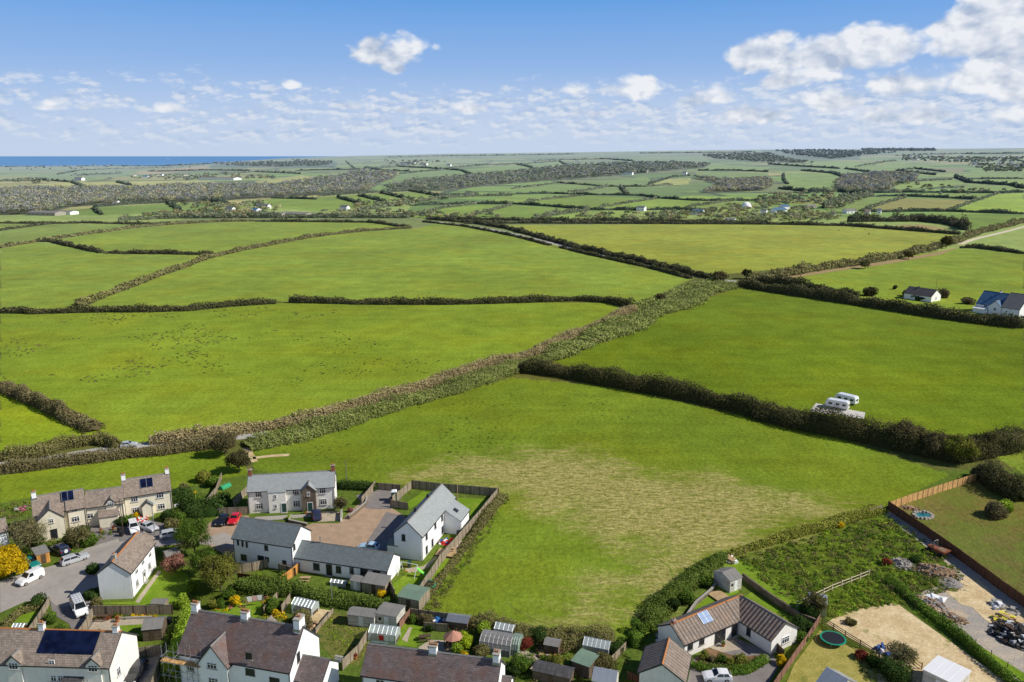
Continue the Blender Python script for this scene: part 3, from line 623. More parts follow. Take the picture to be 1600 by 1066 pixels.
def clump_mass(name, poly, n, hrange, rfac, pal, far=True, size=.0013, quads=60, label=None, even=True, cluster=0, squat=.55):
    """woodland or scrub that reads as one mass (stuff)"""
    P_ = np.array(poly, float); x0, y0 = P_.min(0); x1, y1 = P_.max(0); px = rng.uniform(x0, x1, n*6); py = rng.uniform(y0, y1, n*6)
    k_ = inpoly(px, py, poly); px, py = px[k_][:n], py[k_][:n]; 
    x, y, z = atn(px, py)
    if cluster: q_ = vnoise(x/cluster, y/cluster*.8, 3)+.5*vnoise(x/cluster*3, y/cluster*3, 8) > .2; x, y, z = x[q_], y[q_], z[q_]
    n = len(x); r = np.hypot(x, y); hh = hrange[0]+(hrange[1]-hrange[0])*rng.uniform(0, 1, n)**1.8; rr = hh*rfac*rng.uniform(.8, 1.25, n)
    pals = pal if isinstance(pal, list) else [pal]
    base = np.stack([tints(pals[rng.integers(len(pals))], 1, .14)[0] for _ in range(n)])
    i = np.repeat(np.arange(n), quads); N = len(i); d = unit(rng.normal(0, 1, (N,3))); d[:,2] = np.abs(d[:,2])*.9-.15; d = unit(d); k2 = rng.uniform(.6, 1.08, N)
    c = np.c_[x, y, z+hh*squat][i]+d*np.c_[rr[i], rr[i], hh[i]*(1-squat)]*k2[:,None]
    ls = np.maximum(r[i]*size, rr[i]*.26); q = leaf_quads(c, d, ls)
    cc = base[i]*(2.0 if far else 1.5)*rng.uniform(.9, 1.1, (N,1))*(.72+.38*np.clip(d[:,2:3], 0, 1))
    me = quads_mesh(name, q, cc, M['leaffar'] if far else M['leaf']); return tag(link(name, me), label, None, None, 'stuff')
WOODS = [
 ([(0,300),(60,297),(130,297),(220,296),(300,292),(375,291),(400,293),(440,291),(480,284),(530,277),(548,270),(572,268),(622,271),(618,277),(590,289),(575,300),(500,305),(430,309),(300,316),(200,318),(110,324),(75,334),(0,337)], 3600, (9,14), ['woodgrey','woodgrey','far','bare']),
 ([(598,296),(640,286),(700,281),(745,275),(800,270),(870,262),(945,256),(1050,254),(1110,257),(1100,263),(1050,267),(960,275),(880,281),(800,287),(740,293),(700,298)], 2200, (9,14), ['woodgrey','far','far','fardark']),
 ([(1082,277),(1130,283),(1200,280),(1208,290),(1193,298),(1100,302),(1128,292),(1115,288)], 600, (8,12), ['woodgrey','bare']),
 ([(1305,288),(1320,277),(1380,271),(1435,275),(1428,284),(1400,288),(1390,299),(1320,301),(1308,297)], 800, (8,13), ['woodgrey','woodgrey','bare']),
 ([(1095,243),(1200,240),(1240,252),(1270,256),(1190,254),(1120,249)], 500, (10,16), ['far','fardark']),
 ([(1210,235.5),(1280,234.5),(1345,237),(1400,239),(1345,244),(1300,249),(1235,242)], 500, (10,16), ['fardark']),
 ([(1345,234),(1460,234),(1462,236.5),(1350,237)], 260, (14,20), ['fardark']),
 ([(330,254.5),(400,253),(520,253.5),(512,259),(440,261),(352,259)], 300, (8,12), ['fardark']),
 ([(455,249),(515,252),(520,257),(470,257)], 60, (8,12), ['fardark']),
]
FARHEDGES = [ # (outline points, height, palette, label)
 ([(425,310),(495,312)],3,'fardark','dark hedge at the foot of the long wood beyond the white farm sheds'),
 ([(497,307),(595,301),(640,299),(685,306)],3,'fardark','hedge along the crest of four narrow green strips'),
 ([(527,309),(567,320)],3.4,'fardark','first slanting hedge between the narrow green strips below the wood'),
 ([(560,306),(602,316)],3.4,'fardark','second slanting hedge between the narrow green strips'),
 ([(595,302),(640,312)],3.4,'fardark','third slanting hedge between the narrow green strips'),
 ([(642,299),(685,307),(745,303)],3.2,'fardark','hedge at the far corner of the narrow green strips'),
 ([(560,330),(632,320),(675,312),(745,307),(800,306)],4,'far','scrubby hedge along the pale valley lane'),
 ([(642,322),(687,320),(745,319),(800,319),(862,323),(917,328),(980,329),(1050,328),(1120,330)],3,'fardark','long dark hedge below the valley lane, running to the barns'),
 ([(642,339),(690,326),(745,319)],2.6,'far','curving hedge in front of the farm with pale roofs'),
 ([(730,339),(765,330),(800,321)],2.6,'far','hedge slanting between two mid green fields'),
 ([(462,267),(560,265),(625,261),(700,265)],4,'fardark','hedge above the brown wooded slope'),
 ([(625,272),(697,265),(722,267),(740,275)],4,'fardark','arched hedge round the bluish green hillside field'),
 ([(697,265),(750,259),(800,257),(875,252),(895,260)],4,'fardark','hedge along the upper edge of the hillside fields'),
 ([(540,252),(555,264)],2.5,'fardark','short far hedge on the left hillside'),
 ([(570,262),(597,267),(640,268)],4,'fardark','hedge dividing the far pale hillside'),
 ([(807,257),(835,264)],4,'fardark','short hedge between two hillside fields above the wood'),
 ([(835,252),(880,250),(950,249),(990,252)],5,'fardark','hedge across the middle of the far hillside'),
 ([(800,304),(862,303),(925,305),(1000,306),(1030,310),(1087,314),(1187,314)],3,'fardark','long level hedge across the middle of the valley fields'),
 ([(800,295),(875,286),(950,292)],3,'far','low arched hedge below the long wood'),
 ([(887,302),(950,292),(1012,292),(1050,289)],3.4,'far','scrubby hedge by the rough pasture'),
 ([(970,292),(981,304)],4,'far','short thick hedge across the rough pasture'),
 ([(820,316),(912,306)],2.6,'far','faint hedge rising between two light green fields'),
 ([(935,325),(1025,311)],2.6,'far','faint hedge beside the bright green field'),
 ([(1070,325),(1130,316),(1160,313)],2.6,'far','faint hedge running up to the tree by the white dome'),
 ([(832,342),(870,336),(920,329)],4,'far','bushy hedge by the pale field beyond the yellow field'),
 ([(1012,289),(1050,277),(1078,275)],3.4,'fardark','hedge round the small straw field'),
 ([(1090,267),(1150,267),(1200,269)],4,'fardark','hedge above the green field beside the grey wood'),
 ([(1200,257),(1262,261),(1312,264)],4.5,'fardark','hedge on the rise above the round field'),
 ([(1252,267),(1300,271),(1320,277)],4.5,'fardark','upper hedge of the round green field'),
 ([(1224,272),(1225,282),(1231,288)],3,'fardark','dark curved end hedge of the round green field'),
 ([(1217,295),(1262,300),(1310,299),(1360,305)],5,'fardark','thick lower hedge of the round green field'),
 ([(1320,264),(1362,270),(1385,272)],4,'fardark','hedge leading down to the bare grey wood'),
 ([(1337,261),(1375,255),(1400,252)],4,'far','short hedge high on the right hillside'),
 ([(1400,267),(1462,274)],4,'fardark','lower hedge of the slim field above the village'),
 ([(1400,267),(1430,264),(1477,269)],4,'fardark','upper hedge of the slim field above the village'),
 ([(1492,277),(1515,286),(1582,290),(1600,295)],5,'fardark','thick winding hedge down the right hillside'),
 ([(1515,280),(1600,280)],3.4,'fardark','level hedge across the right hillside'),
 ([(1407,285),(1487,281)],3,'far','thin hedge between two light green plots'),
 ([(1370,307),(1415,307),(1460,309),(1525,312)],3.4,'fardark','dark hedge behind the brownish field'),
 ([(1310,300),(1360,302),(1420,301),(1557,302),(1600,301)],3.4,'fardark','long hedge from the grey wood to the right hillside'),
 ([(1345,330),(1380,319),(1415,309)],2.8,'far','slanting hedge on the near side of the brownish field'),
 ([(1347,332),(1410,331),(1482,331),(1600,335)],3.2,'fardark','dark level hedge below the brownish field'),
 ([(1482,330),(1520,316),(1560,302)],2.6,'far','slanting hedge between the brownish and the vivid green field'),
 ([(1287,326),(1320,316),(1360,307)],7,'far','line of bare trees and hedge by the white bungalows'),
 ([(1325,347),(1437,346),(1487,351),(1510,360)],6,'darkhedge','tall dark hedge beyond the brown strip'),
 ([(150,324),(200,320),(262,317),(282,330)],3.4,'fardark','hedge round the small square field by the left wood'),
 ([(147,324),(152,331),(160,336)],3,'fardark','short dark hedge beside the large grey shed'),
 ([(112,285),(135,294)],4,'fardark','hedge between the first two straw coloured fields'),
 ([(182,285),(205,290)],4,'fardark','hedge between the straw coloured fields'),
 ([(317,315),(340,317),(357,322)],5,'fardark','dark hedge by the cottages in the valley'),
 ([(90,273),(135,266),(205,264),(320,258)],4,'fardark','hedge above the pale green hillside near the sea'),
 ([(112,275),(185,272),(190,271)],6,'fardark','dark strip of hedge in the hillside field near the sea'),
 ([(0,260),(60,259),(200,258),(330,256)],7,'fardark','hedge along the top of the sea cliffs'),
 ([(230,268),(330,266),(390,267)],5,'far','hedge below the ploughed pinkish field'),
 ([(340,272),(400,269),(470,272)],4,'far','hedge by the hamlet below the ploughed field'),
 ([(600,247),(700,244),(800,243),(900,241)],6,'fardark','hedge along the far skyline of small fields'),
 ([(1000,240),(1100,239),(1180,238)],6,'fardark','hedge on the far wooded skyline'),
 ([(1400,244),(1500,241),(1600,240)],6,'far','hedge on the skyline above the village'),
 ([(0,284),(50,281),(110,285)],4,'fardark','hedge at the foot of the pale green hillside near the sea'),
 ([(640,283),(690,279),(745,274)],5,'far','hedge of small trees on the edge of the middle wood'),
 ([(185,346),(250,342),(325,341),(400,341),(640,341)],4,'far','hedge on the crest behind the broad green fields'),
]
NEARHEDGES = [ # pts, w, h, pal, label, extra
 ([(0,349),(75,350),(137,349),(212,351),(270,350)],3,2.2,'darkhedge','thin dark hedge along the far left crest',{}),
 ([(0,361),(42,355),(82,350)],3,2.0,'darkhedge','short hedge climbing to the far left crest',{}),
 ([(0,388),(55,378.5),(140,366),(212,356),(270,351),(337,347),(400,346)],4,2.2,'scrub','long straight hedge running from the left edge to the crest',{}),
 ([(57,378.5),(80,378),(112,385.5),(140,391.5),(160,395.5)],4,2.6,'darkhedge','dark winding hedge with a gateway at its lower end',{}),
 ([(168,396),(250,397),(332,398.5)],4,2.4,'darkhedge','straight dark hedge at the foot of the bright upper field',{}),
 ([(400,346.5),(575,348),(590,349),(625,354.5),(640,357)],4,2.4,'darkhedge','dark hedge curving round the point of the long field',{}),
 ([(120,480),(200,449),(260,427),(330,402),(400,387),(480,372),(560,362),(642,357)],5.5,2.2,'scrub','long brownish hedge running diagonally up to the crest',{}),
 ([(667,343),(740,349),(790,357),(850,373),(910,390),(980,405),(1060,424),(1115,437)],5,3.0,'darkhedge','dark hedge on the shaded side of the country lane',{}),
 ([(660,347),(725,354),(770,362.5),(810,371),(860,384)],2.8,1.7,'darkhedge','low hedge on the field side of the lane, beyond the gateway',{}),
 ([(874,387),(940,402.5),(1010,417.5),(1080,436)],2.8,1.8,'darkhedge','low hedge on the field side of the lane, below the gateway',{}),
 ([(725,350),(800,349.5),(975,350),(1200,351),(1325,353.5),(1425,361),(1500,367)],4,3,'darkhedge','long dark hedge along the far side of the yellow green field',{}),
 ([(667,342),(800,345),(975,345.5),(1100,348),(1200,349.5)],4,3,'darkhedge','second dark hedge just beyond the yellow green field',{}),
 ([(1165,440),(1215,432),(1300,419),(1380,407),(1440,394),(1490,380),(1525,366),(1600,348)],7,3.4,'scrub','bushy hedge beside the bare earth strip',{'lumpy':.5}),
 ([(1500,388),(1525,388),(1560,392),(1600,397)],4,2.6,'darkhedge','hedge by the pale track at the right edge',{}),
 ([(1155,447),(1200,455),(1290,468),(1400,486),(1500,501),(1600,513)],6,4.2,'darkhedge','tall dark hedge in front of the two distant houses',{'rough':.25}),
 ([(1180,440),(1240,447),(1290,455),(1340,466)],5,3,'darkhedge','second row of bushes behind the tall dark hedge',{'lumpy':.6}),
 ([(0,488),(60,490),(140,488),(230,487),(300,485),(360,479),(432,474)],4,2.4,'darkhedge','brown hedge along the top of the rushy pasture, west of the gap',{}),
 ([(452,473),(560,475),(700,476),(800,473),(900,470),(950,473),(988,481)],4,2.6,'darkhedge','brown hedge along the top of the rushy pasture, east of the gap',{}),
 ([(0,603),(40,624),(100,652),(150,674)],4.5,2.6,'brown','brown hedge ending at a gateway by the lane',{}),
 ([(0,720),(60,713),(101,700),(152,692),(185,700)],3.6,2.2,'scrub','hedge on the far side of the lane, beside the pale green field',{}),
 ([(0,740),(76,730),(177,715),(253,707),(335,699)],3.8,2.2,'brown','trimmed brown hedge on the village side of the lane',{}),
 ([(233,694),(317,683),(400,672),(500,655),(640,613),(760,573),(840,552),(930,512),(990,484)],4.0,2.4,'beltbrown','long narrow brown hedge along the upper side of the diagonal belt',{}),
 ([(990,484),(1060,459),(1122,440)],3.6,2.6,'belt','hedge between the diagonal belt and the lane junction',{}),
 ([(385,700),(520,668),(650,628),(760,592),(840,567),(880,556)],7.5,2.4,'belt','wide belt of olive scrub, lower half up to the field corner',{'rough':.45}),
 ([(865,556),(950,522),(1005,498),(1065,474),(1135,445)],14,2.8,'belt','wide belt of olive scrub, upper half towards the lane junction',{'rough':.45}),
 ([(812,580),(880,588),(960,602),(1060,620),(1130,636),(1200,654)],5.5,4.2,'darkhedge','tall brown hedge between the two big fields, upper stretch',{'rough':.28}),
 ([(1180,650),(1270,671),(1360,690),(1440,708),(1510,722)],7,4.6,'darkhedge','tall shaggy hedge below the parked caravans',{'rough':.3,'lumpy':0}),
 ([(1490,722),(1560,705),(1600,690)],7,4.0,'darkhedge','dark bushy hedge climbing away from the pale fence corner',{'rough':.4}),
 ([(1525,742),(1560,762),(1600,785)],5,3.4,'darkhedge','dark green brown hedge behind the earth garden',{'rough':.4}),
 ([(1010,985),(1030,955),(1060,925),(1100,893),(1130,872)],3.0,1.8,'deepmix','green hedge round the bungalow garden',{'rough':.4}),
 ([(1000,1000),(985,1010)],3,2.0,'green','short leafy end of the bungalow garden hedge',{}),
 ([(1140,868),(1200,850),(1290,824),(1375,797)],2.4,1.1,'olive','low overgrown bank beside the scrub plot',{'rough':.5}),
 ([(1385,905),(1440,950),(1500,998),(1600,1085)],1.9,1.0,'green','long low green bank between the sand yard and the grey track',{'rough':.25}),
 ([(525,762),(560,764),(590,765)],2.4,1.8,'deep','clipped dark hedge behind the first courtyard house',{}),
 ([(372,915),(420,925),(470,927),(520,940),(603,955)],4.0,1.9,'deepmix','thick green hedge behind the back gardens',{'rough':.35}),
 ([(262,1062),(285,1010),(303,965)],2.2,2.0,'bright','bright green clipped hedge beside the scaffolded house',{'rough':.15}),
 ([(150,1000),(225,997)],.9,.7,'lime','low lime flower border in the patio garden',{}),
 ([(2,985),(30,960),(70,948)],1.6,1.0,'scrub','low scrubby bank round the corner garden',{}),
 ([(735,975),(800,990),(880,1002),(960,1010)],3.4,2.0,'scrub','scrubby hedge at the foot of the mown field',{'rough':.6}),
 ([(655,945),(690,905),(730,850),(785,775)],2.0,.9,'scrub','rough weedy strip outside the long garden fence',{'rough':.6}),
 ([(1082,1040),(1120,1052),(1165,1050),(1196,1030)],1.6,.9,'green','curved low hedge round the bungalow courtyard bed',{'rough':.2}),
 ([(270,775),(300,790),(330,805),(345,790)],4,2.6,'deep','dense dark hedge beside the cream houses',{'rough':.5}),
]
# ---------------------------------------------------------------- houses
class House:
    def __init__(s, name, label, eL, eR, E, rp, pitch, wall, roof, cat='house', group=None, depth=None, z0=0.0, over=.28, verge=.12, ridge='greyridge', hip=False, gutter=True, base=None):
        A = np.array(at(*eL, E)); B = np.array(at(*eR, E)); s._set(A, B); s.E = E; s.tp = tan(R(pitch)); s.p = pitch
        if depth is None:
            d = ray(*rp); dv = d[0]*s.v[0]+d[1]*s.v[1]; Av = A[0]*s.v[0]+A[1]*s.v[1]; t = (E-CH-s.tp*Av)/(d[2]-s.tp*dv); depth = 2*(t*dv-Av)
        # the photographed eave is the gutter line: set the wall back by the overhang
        depth = max(2.0, depth-2*over); o = s.v*over; s.O = A[:2]+o; s.D = depth
        s.root = empty(name, (s.O[0], s.O[1], 0), s.ang, label, cat, group); s.wall = wall; s.roof = roof
        s.block(0, 0, 0, s.L, depth, E, pitch, wall, roof, over, verge, ridge, gutter=gutter)
        s.RZ = E+depth/2*s.tp
    def _set(s, A, B):
        d = (B-A)[:2]; s.L = float(np.hypot(*d)); s.ang = atan2(d[1], d[0]); s.u = d/s.L; s.v = np.array((-s.u[1], s.u[0])); s.O = A[:2]
    def block(s, x0, y0, rot, L, D, E, pitch, wall=None, roof=None, over=.28, verge=.12, ridge='greyridge', z0=0.0, gutter=True, wname='wall', rname='roof', mono=False):
        """gabled block; local x runs along the ridge, from (x0,y0) turned by rot"""
        wall = wall or s.wall; roof = roof or s.roof; tp = tan(R(pitch)); w = MB(); rz = E+D/2*tp; loc = (x0, y0, 0); th = .14
        if mono: w.prism([(0,z0),(D,z0),(D,E+D*tp-.02),(0,E-.02)], 0, L)
        else: w.prism([(0,z0),(D,z0),(D,E),(D/2,rz-.02),(0,E)], 0, L)
        wo = w.build(wname, M[wall], s.root, loc, rot)
        r = MB(); e = E-over*tp+.03; c = th
        if mono: r.prism([(-over,e),(D+.1,E+(D+.1)*tp+.03),(D+.1,E+(D+.1)*tp+.03+c),(-over,e+c)], -verge, L+verge)
        else: r.prism([(-over,e),(D/2,rz+.03),(D+over,e),(D+over,e+c),(D/2,rz+.03+c),(-over,e+c)], -verge, L+verge)
        ro = r.build(rname, M[roof], s.root, loc, rot)
        if ridge and not mono:
            q = MB(); q.prism([(D/2-.17,rz+c-.06),(D/2+.17,rz+c-.06),(D/2,rz+c+.11)], -verge-.01, L+verge+.01); q.build('ridge', M[ridge], ro)
        if gutter:
            g = MB(); g.box(-verge, L+verge, -over-.1, -over+.02, e-.02, e+.09)
            if not mono: g.box(-verge, L+verge, D+over-.02, D+over+.1, e-.02, e+.09)
            g.build('gutter', M['black'], ro)
            d = MB(); d.tube((.12,-.07,z0), (.12,-.07,E-.1), .045); d.tube((L-.12,-.07,z0), (L-.12,-.07,E-.1), .045); d.build('downpipe', M['black'], wo)
        if not mono and L > 1:
            for xx in (-verge-.03, L+verge-.0):
                for y_a, y_b in ((-over, D/2), (D+over, D/2)):
                    vb = MB(); vb.add([(xx,y_a,e-.08),(xx+.03,y_a,e-.08),(xx+.03,y_b,rz-.06),(xx,y_b,rz-.06),(xx,y_a,e+c+.01),(xx+.03,y_a,e+c+.01),(xx+.03,y_b,rz+.03+c+.01),(xx,y_b,rz+.03+c+.01)],
                           [(0,1,2,3),(4,7,6,5),(0,4,5,1),(1,5,6,2),(2,6,7,3),(3,7,4,0)])
                    vb.build('verge', M['darkframe'], ro)
        return wo, ro
    # ------ photo point on a wall plane (block-local coordinates of the main block)
    def pix(s, face, px, py, blk=None):
        x0, y0, rot, L, D = blk or (0, 0, 0, s.L, s.D); a = s.ang+rot; u = np.array((cos(a), sin(a))); v = np.array((-sin(a), cos(a)))
        o = s.O+s.u*x0+s.v*y0; d = ray(px, py); dd = np.array(d[:2])
        if face == 'f': n, c = v, 0
        elif face == 'b': n, c = v, D
        elif face == 'l': n, c = u, 0
        else: n, c = u, L
        t = (o@n+c)/(dd@n); P_ = dd*t-o; return (float(P_@u) if face in 'fb' else float(P_@v)), float(CH+d[2]*t)
    def plane(s, px, py, blk=None, E=None, tp=None):
        """photo point on the front roof slope -> (u, v)"""
        x0, y0, rot, L, D = blk or (0, 0, 0, s.L, s.D); E = s.E if E is None else E; tp = tp or s.tp; a = s.ang+rot; u = np.array((cos(a), sin(a))); v = np.array((-sin(a), cos(a))); o = s.O+s.u*x0+s.v*y0
        d = ray(px, py); dd = np.array(d[:2]); dv = dd@v; ov = o@v; t = (E-CH-tp*ov)/(d[2]-tp*dv); P_ = dd*t-o; return float(P_@u), float(P_@v)
    def _place(s, face, u, blk):
        x0, y0, rot, L, D = blk or (0, 0, 0, s.L, s.D)
        lx, ly, r = {'f': (u,0,0), 'b': (u,D,pi), 'l': (0,u,-pi/2), 'r': (L,u,pi/2)}[face]
        return (x0+lx*cos(rot)-ly*sin(rot), y0+lx*sin(rot)+ly*cos(rot), 0), rot+r
    def window(s, face, u, z, w=1.1, h=1.1, bars=2, frame='upvc', blk=None, sill=True, parent=None, name='window', cross=True):
        loc, r = s._place(face, u, blk); g = MB(); g.box(-w/2+.03, w/2-.03, -.035, .02, z-h/2+.03, z+h/2-.03); o = g.build(name, M['glass'], parent or s.root, loc, r)
        f = MB(); t = .075; y0, y1 = -.07, .03
        f.box(-w/2, -w/2+t, y0, y1, z-h/2, z+h/2); f.box(w/2-t, w/2, y0, y1, z-h/2, z+h/2); f.box(-w/2+t, w/2-t, y0, y1, z+h/2-t, z+h/2); f.box(-w/2+t, w/2-t, y0, y1, z-h/2, z-h/2+t)
        for i in range(1, bars): x = -w/2+w*i/bars; f.box(x-t/2, x+t/2, y0+.003, y1, z-h/2+t, z+h/2-t)
        if cross: f.box(-w/2+t, w/2-t, y0+.006, y1-.004, z+h*.16-.03, z+h*.16+.03)
        f.build('frame', M[frame], o)
        if sill: q = MB(); q.box(-w/2-.08, w/2+.08, -.16, .02, z-h/2-.09, z-h/2-.003); q.build('sill', M['slatelite'] if False else M['conc'], o)
        return o
    def win(s, face, px, py, w=1.1, h=1.1, **k):
        u, z = s.pix(face, px, py, k.get('blk')); return s.window(face, u, z, w, h, **k)
    def door(s, face, px, py=None, w=.95, h=2.05, mat='green', blk=None, glass=True, u=None):
        if u is None:
            lo, hi = 300.0, 1400.0
            for _ in range(40):
                mid = (lo+hi)/2; z_ = s.pix(face, px, mid, blk)[1]
                if z_ > 1.0: lo = mid
                else: hi = mid
            u, _ = s.pix(face, px, mid, blk)
        loc, r = s._place(face, u, blk); d = MB(); d.box(-w/2, w/2, -.05, .02, .05, h); o = d.build('door', M[mat], s.root, loc, r)
        f = MB(); f.box(-w/2-.09, -w/2, -.08, .03, .05, h+.09); f.box(w/2, w/2+.09, -.08, .03, .05, h+.09); f.box(-w/2, w/2, -.08, .03, h, h+.09); f.build('frame', M['upvc'] if mat in ('green','p_red','wood') else M['darkframe'], o)
        if glass: q = MB(); q.box(-w*.28, w*.28, -.065, -.04, h*.55, h*.88); q.build('pane', M['glass'], o)
        q = MB(); q.box(w*.32, w*.42, -.11, -.05, 1.0, 1.08); q.build('handle', M['metal'], o)
        q = MB(); q.box(-w/2-.2, w/2+.2, -.5, -.06, -.02, .1); q.build('step', M['conc'], o); return o
    def chimney(s, u, y=None, w=.75, d=.55, up=1.1, mat='white', pots=2, cap='conc', base=None, potmat='clay', blk=None):
        x0, y0, rot, L, D = blk or (0, 0, 0, s.L, s.D); y = D/2 if y is None else y; ztop = s.RZ+up
        loc, r = s._place('f', u, blk); x, yy = u, y; X = x0+x*cos(rot)-yy*sin(rot); Y = y0+x*sin(rot)+yy*cos(rot)
        m = MB(); m.box(-w/2, w/2, -d/2, d/2, (s.E if base is None else base), ztop); o = m.build('chimney', M[mat], s.root, (X,Y,0), rot)
        c = MB(); c.box(-w/2-.07, w/2+.07, -d/2-.07, d/2+.07, ztop-.16, ztop+.02); c.build('cap', M[cap], o)
        fl = MB(); fl.box(-w/2-.1, w/2+.1, -d/2-.1, d/2+.1, s.RZ-.35, s.RZ-.05+.1); fl.build('flashing', M['metal'], o)
        for i in range(pots):
            p = MB(); t = (i-(pots-1)/2)*.32; p.tube((t,0,ztop), (t,0,ztop+.38), .13, .1, 8); p.build('pot', M[potmat], o)
        return o
    def slope(s, u0, u1, v0, v1, mat='pv', lift=.22, name='solar_panel', back=False, cells=None, parent=None, frame='darkframe', blk=None, E=None, tp=None):
        """a panel lying on the front roof slope; v measured level from the wall face"""
        x0, y0, rot, L, D = blk or (0, 0, 0, s.L, s.D); E = s.E if E is None else E; tp = tp or s.tp
        zz = lambda v, l: E+v*tp+l
        m = MB(); m.add([(u0,v0,zz(v0,lift)),(u1,v0,zz(v0,lift)),(u1,v1,zz(v1,lift)),(u0,v1,zz(v1,lift)),(u0,v0,zz(v0,lift+.07)),(u1,v0,zz(v0,lift+.07)),(u1,v1,zz(v1,lift+.07)),(u0,v1,zz(v1,lift+.07))],
                        [(3,2,1,0),(4,5,6,7),(0,1,5,4),(1,2,6,5),(2,3,7,6),(3,0,4,7)])
        o = m.build(name, M[mat], s.root, (x0,y0,0), rot)
        f = MB(); nx, ny = cells or (1,1); t = .05
        for i in range(nx+1): x = u0+(u1-u0)*i/nx; f.bar((x,v0,zz(v0,lift+.08)), (x,v1,zz(v1,lift+.08)), t, .03)
        for j in range(ny+1): v = v0+(v1-v0)*j/ny; f.bar((u0,v,zz(v,lift+.083)), (u1,v,zz(v,lift+.083)), t, .03)
        f.build('panel_frame', M[frame], o); return o
# ---------------------------------------------------------------- fences
def fence(label, pts, h=1.7, kind='board', mat='fence', group='garden fences', name='fence', span=1.83, cat='fence', rails=3, thick=.04, post='darkwood', topbar=None, jitter=.03):
    P_ = [np.array(at(*p)) for p in pts]; root = empty(name, tuple(P_[0]), 0, label, cat, group); o0 = P_[0]
    pm = MB(); pw = .05 if kind != 'wire' else .04; pm.box(-pw, pw, -pw, pw, -.1, h+.08); pme = pm.mesh('post', M[post]); first = True; npost = 0
    for a, b in zip(P_[:-1], P_[1:]):
        d = b-a; L = np.hypot(d[0], d[1]); ang = atan2(d[1], d[0]); n = max(1, round(L/span)); s = L/n; m = MB()
        for i in range(n):
            x0, x1 = i*s+.05, (i+1)*s-.05; hh = h+random.uniform(-jitter, jitter); yy = random.uniform(-.02, .02)
            if kind == 'board': m.box(x0, x1, yy-thick/2, yy+thick/2, .04, hh); m.box(x0, x1, yy-.05, yy+.05, hh, hh+.035)
            elif kind == 'rail':
                for k_ in range(rails): z = h*(k_+.6)/rails; m.box(x0-.06, x1+.06, .05, .09, z-.06, z+.06)
            elif kind == 'wire':
                for k_ in range(rails): z = h*(k_+.8)/rails; m.tube((x0-.06,.045,z), (x1+.06,.045,z), .012, n=4)
            elif kind == 'picket':
                x = x0
                while x < x1: m.box(x, x+.07, .05, .07, .05, h-.03); x += .14
                m.box(x0, x1, .02, .05, h*.3, h*.3+.07); m.box(x0, x1, .02, .05, h*.75, h*.75+.07)
        m.build({'board':'panel','rail':'rail','wire':'wire','picket':'panel'}[kind], M[mat] if kind != 'wire' else M['bark'], root, tuple(a-o0), ang)
        for i in range(n+1):
            if i == n and not (b is P_[-1]): continue
            if npost > 95: break
            q = a+d*(i/n)-o0; link('post', pme, root, tuple(q), ang); npost += 1
    return root
def wall(label, pts, h=1.2, mat='stone', w=.3, name='garden_wall', group='garden walls', cat='wall', cap=True):
    P_ = [np.array(at(*p)) for p in pts]; root = empty(name, tuple(P_[0]), 0, label, cat, group); m = MB(); c = MB()
    for a, b in zip(P_[:-1], P_[1:]):
        a = a-P_[0]; b = b-P_[0]; m.bar(a+np.array((0,0,h/2-.05)), b+np.array((0,0,h/2-.05)), w, h)
        c.bar(a+np.array((0,0,h-.02)), b+np.array((0,0,h-.02)), w+.1, .09)
    m.build('masonry', M[mat], root)
    if cap: c.build('coping', M['conc'], root)
    return root
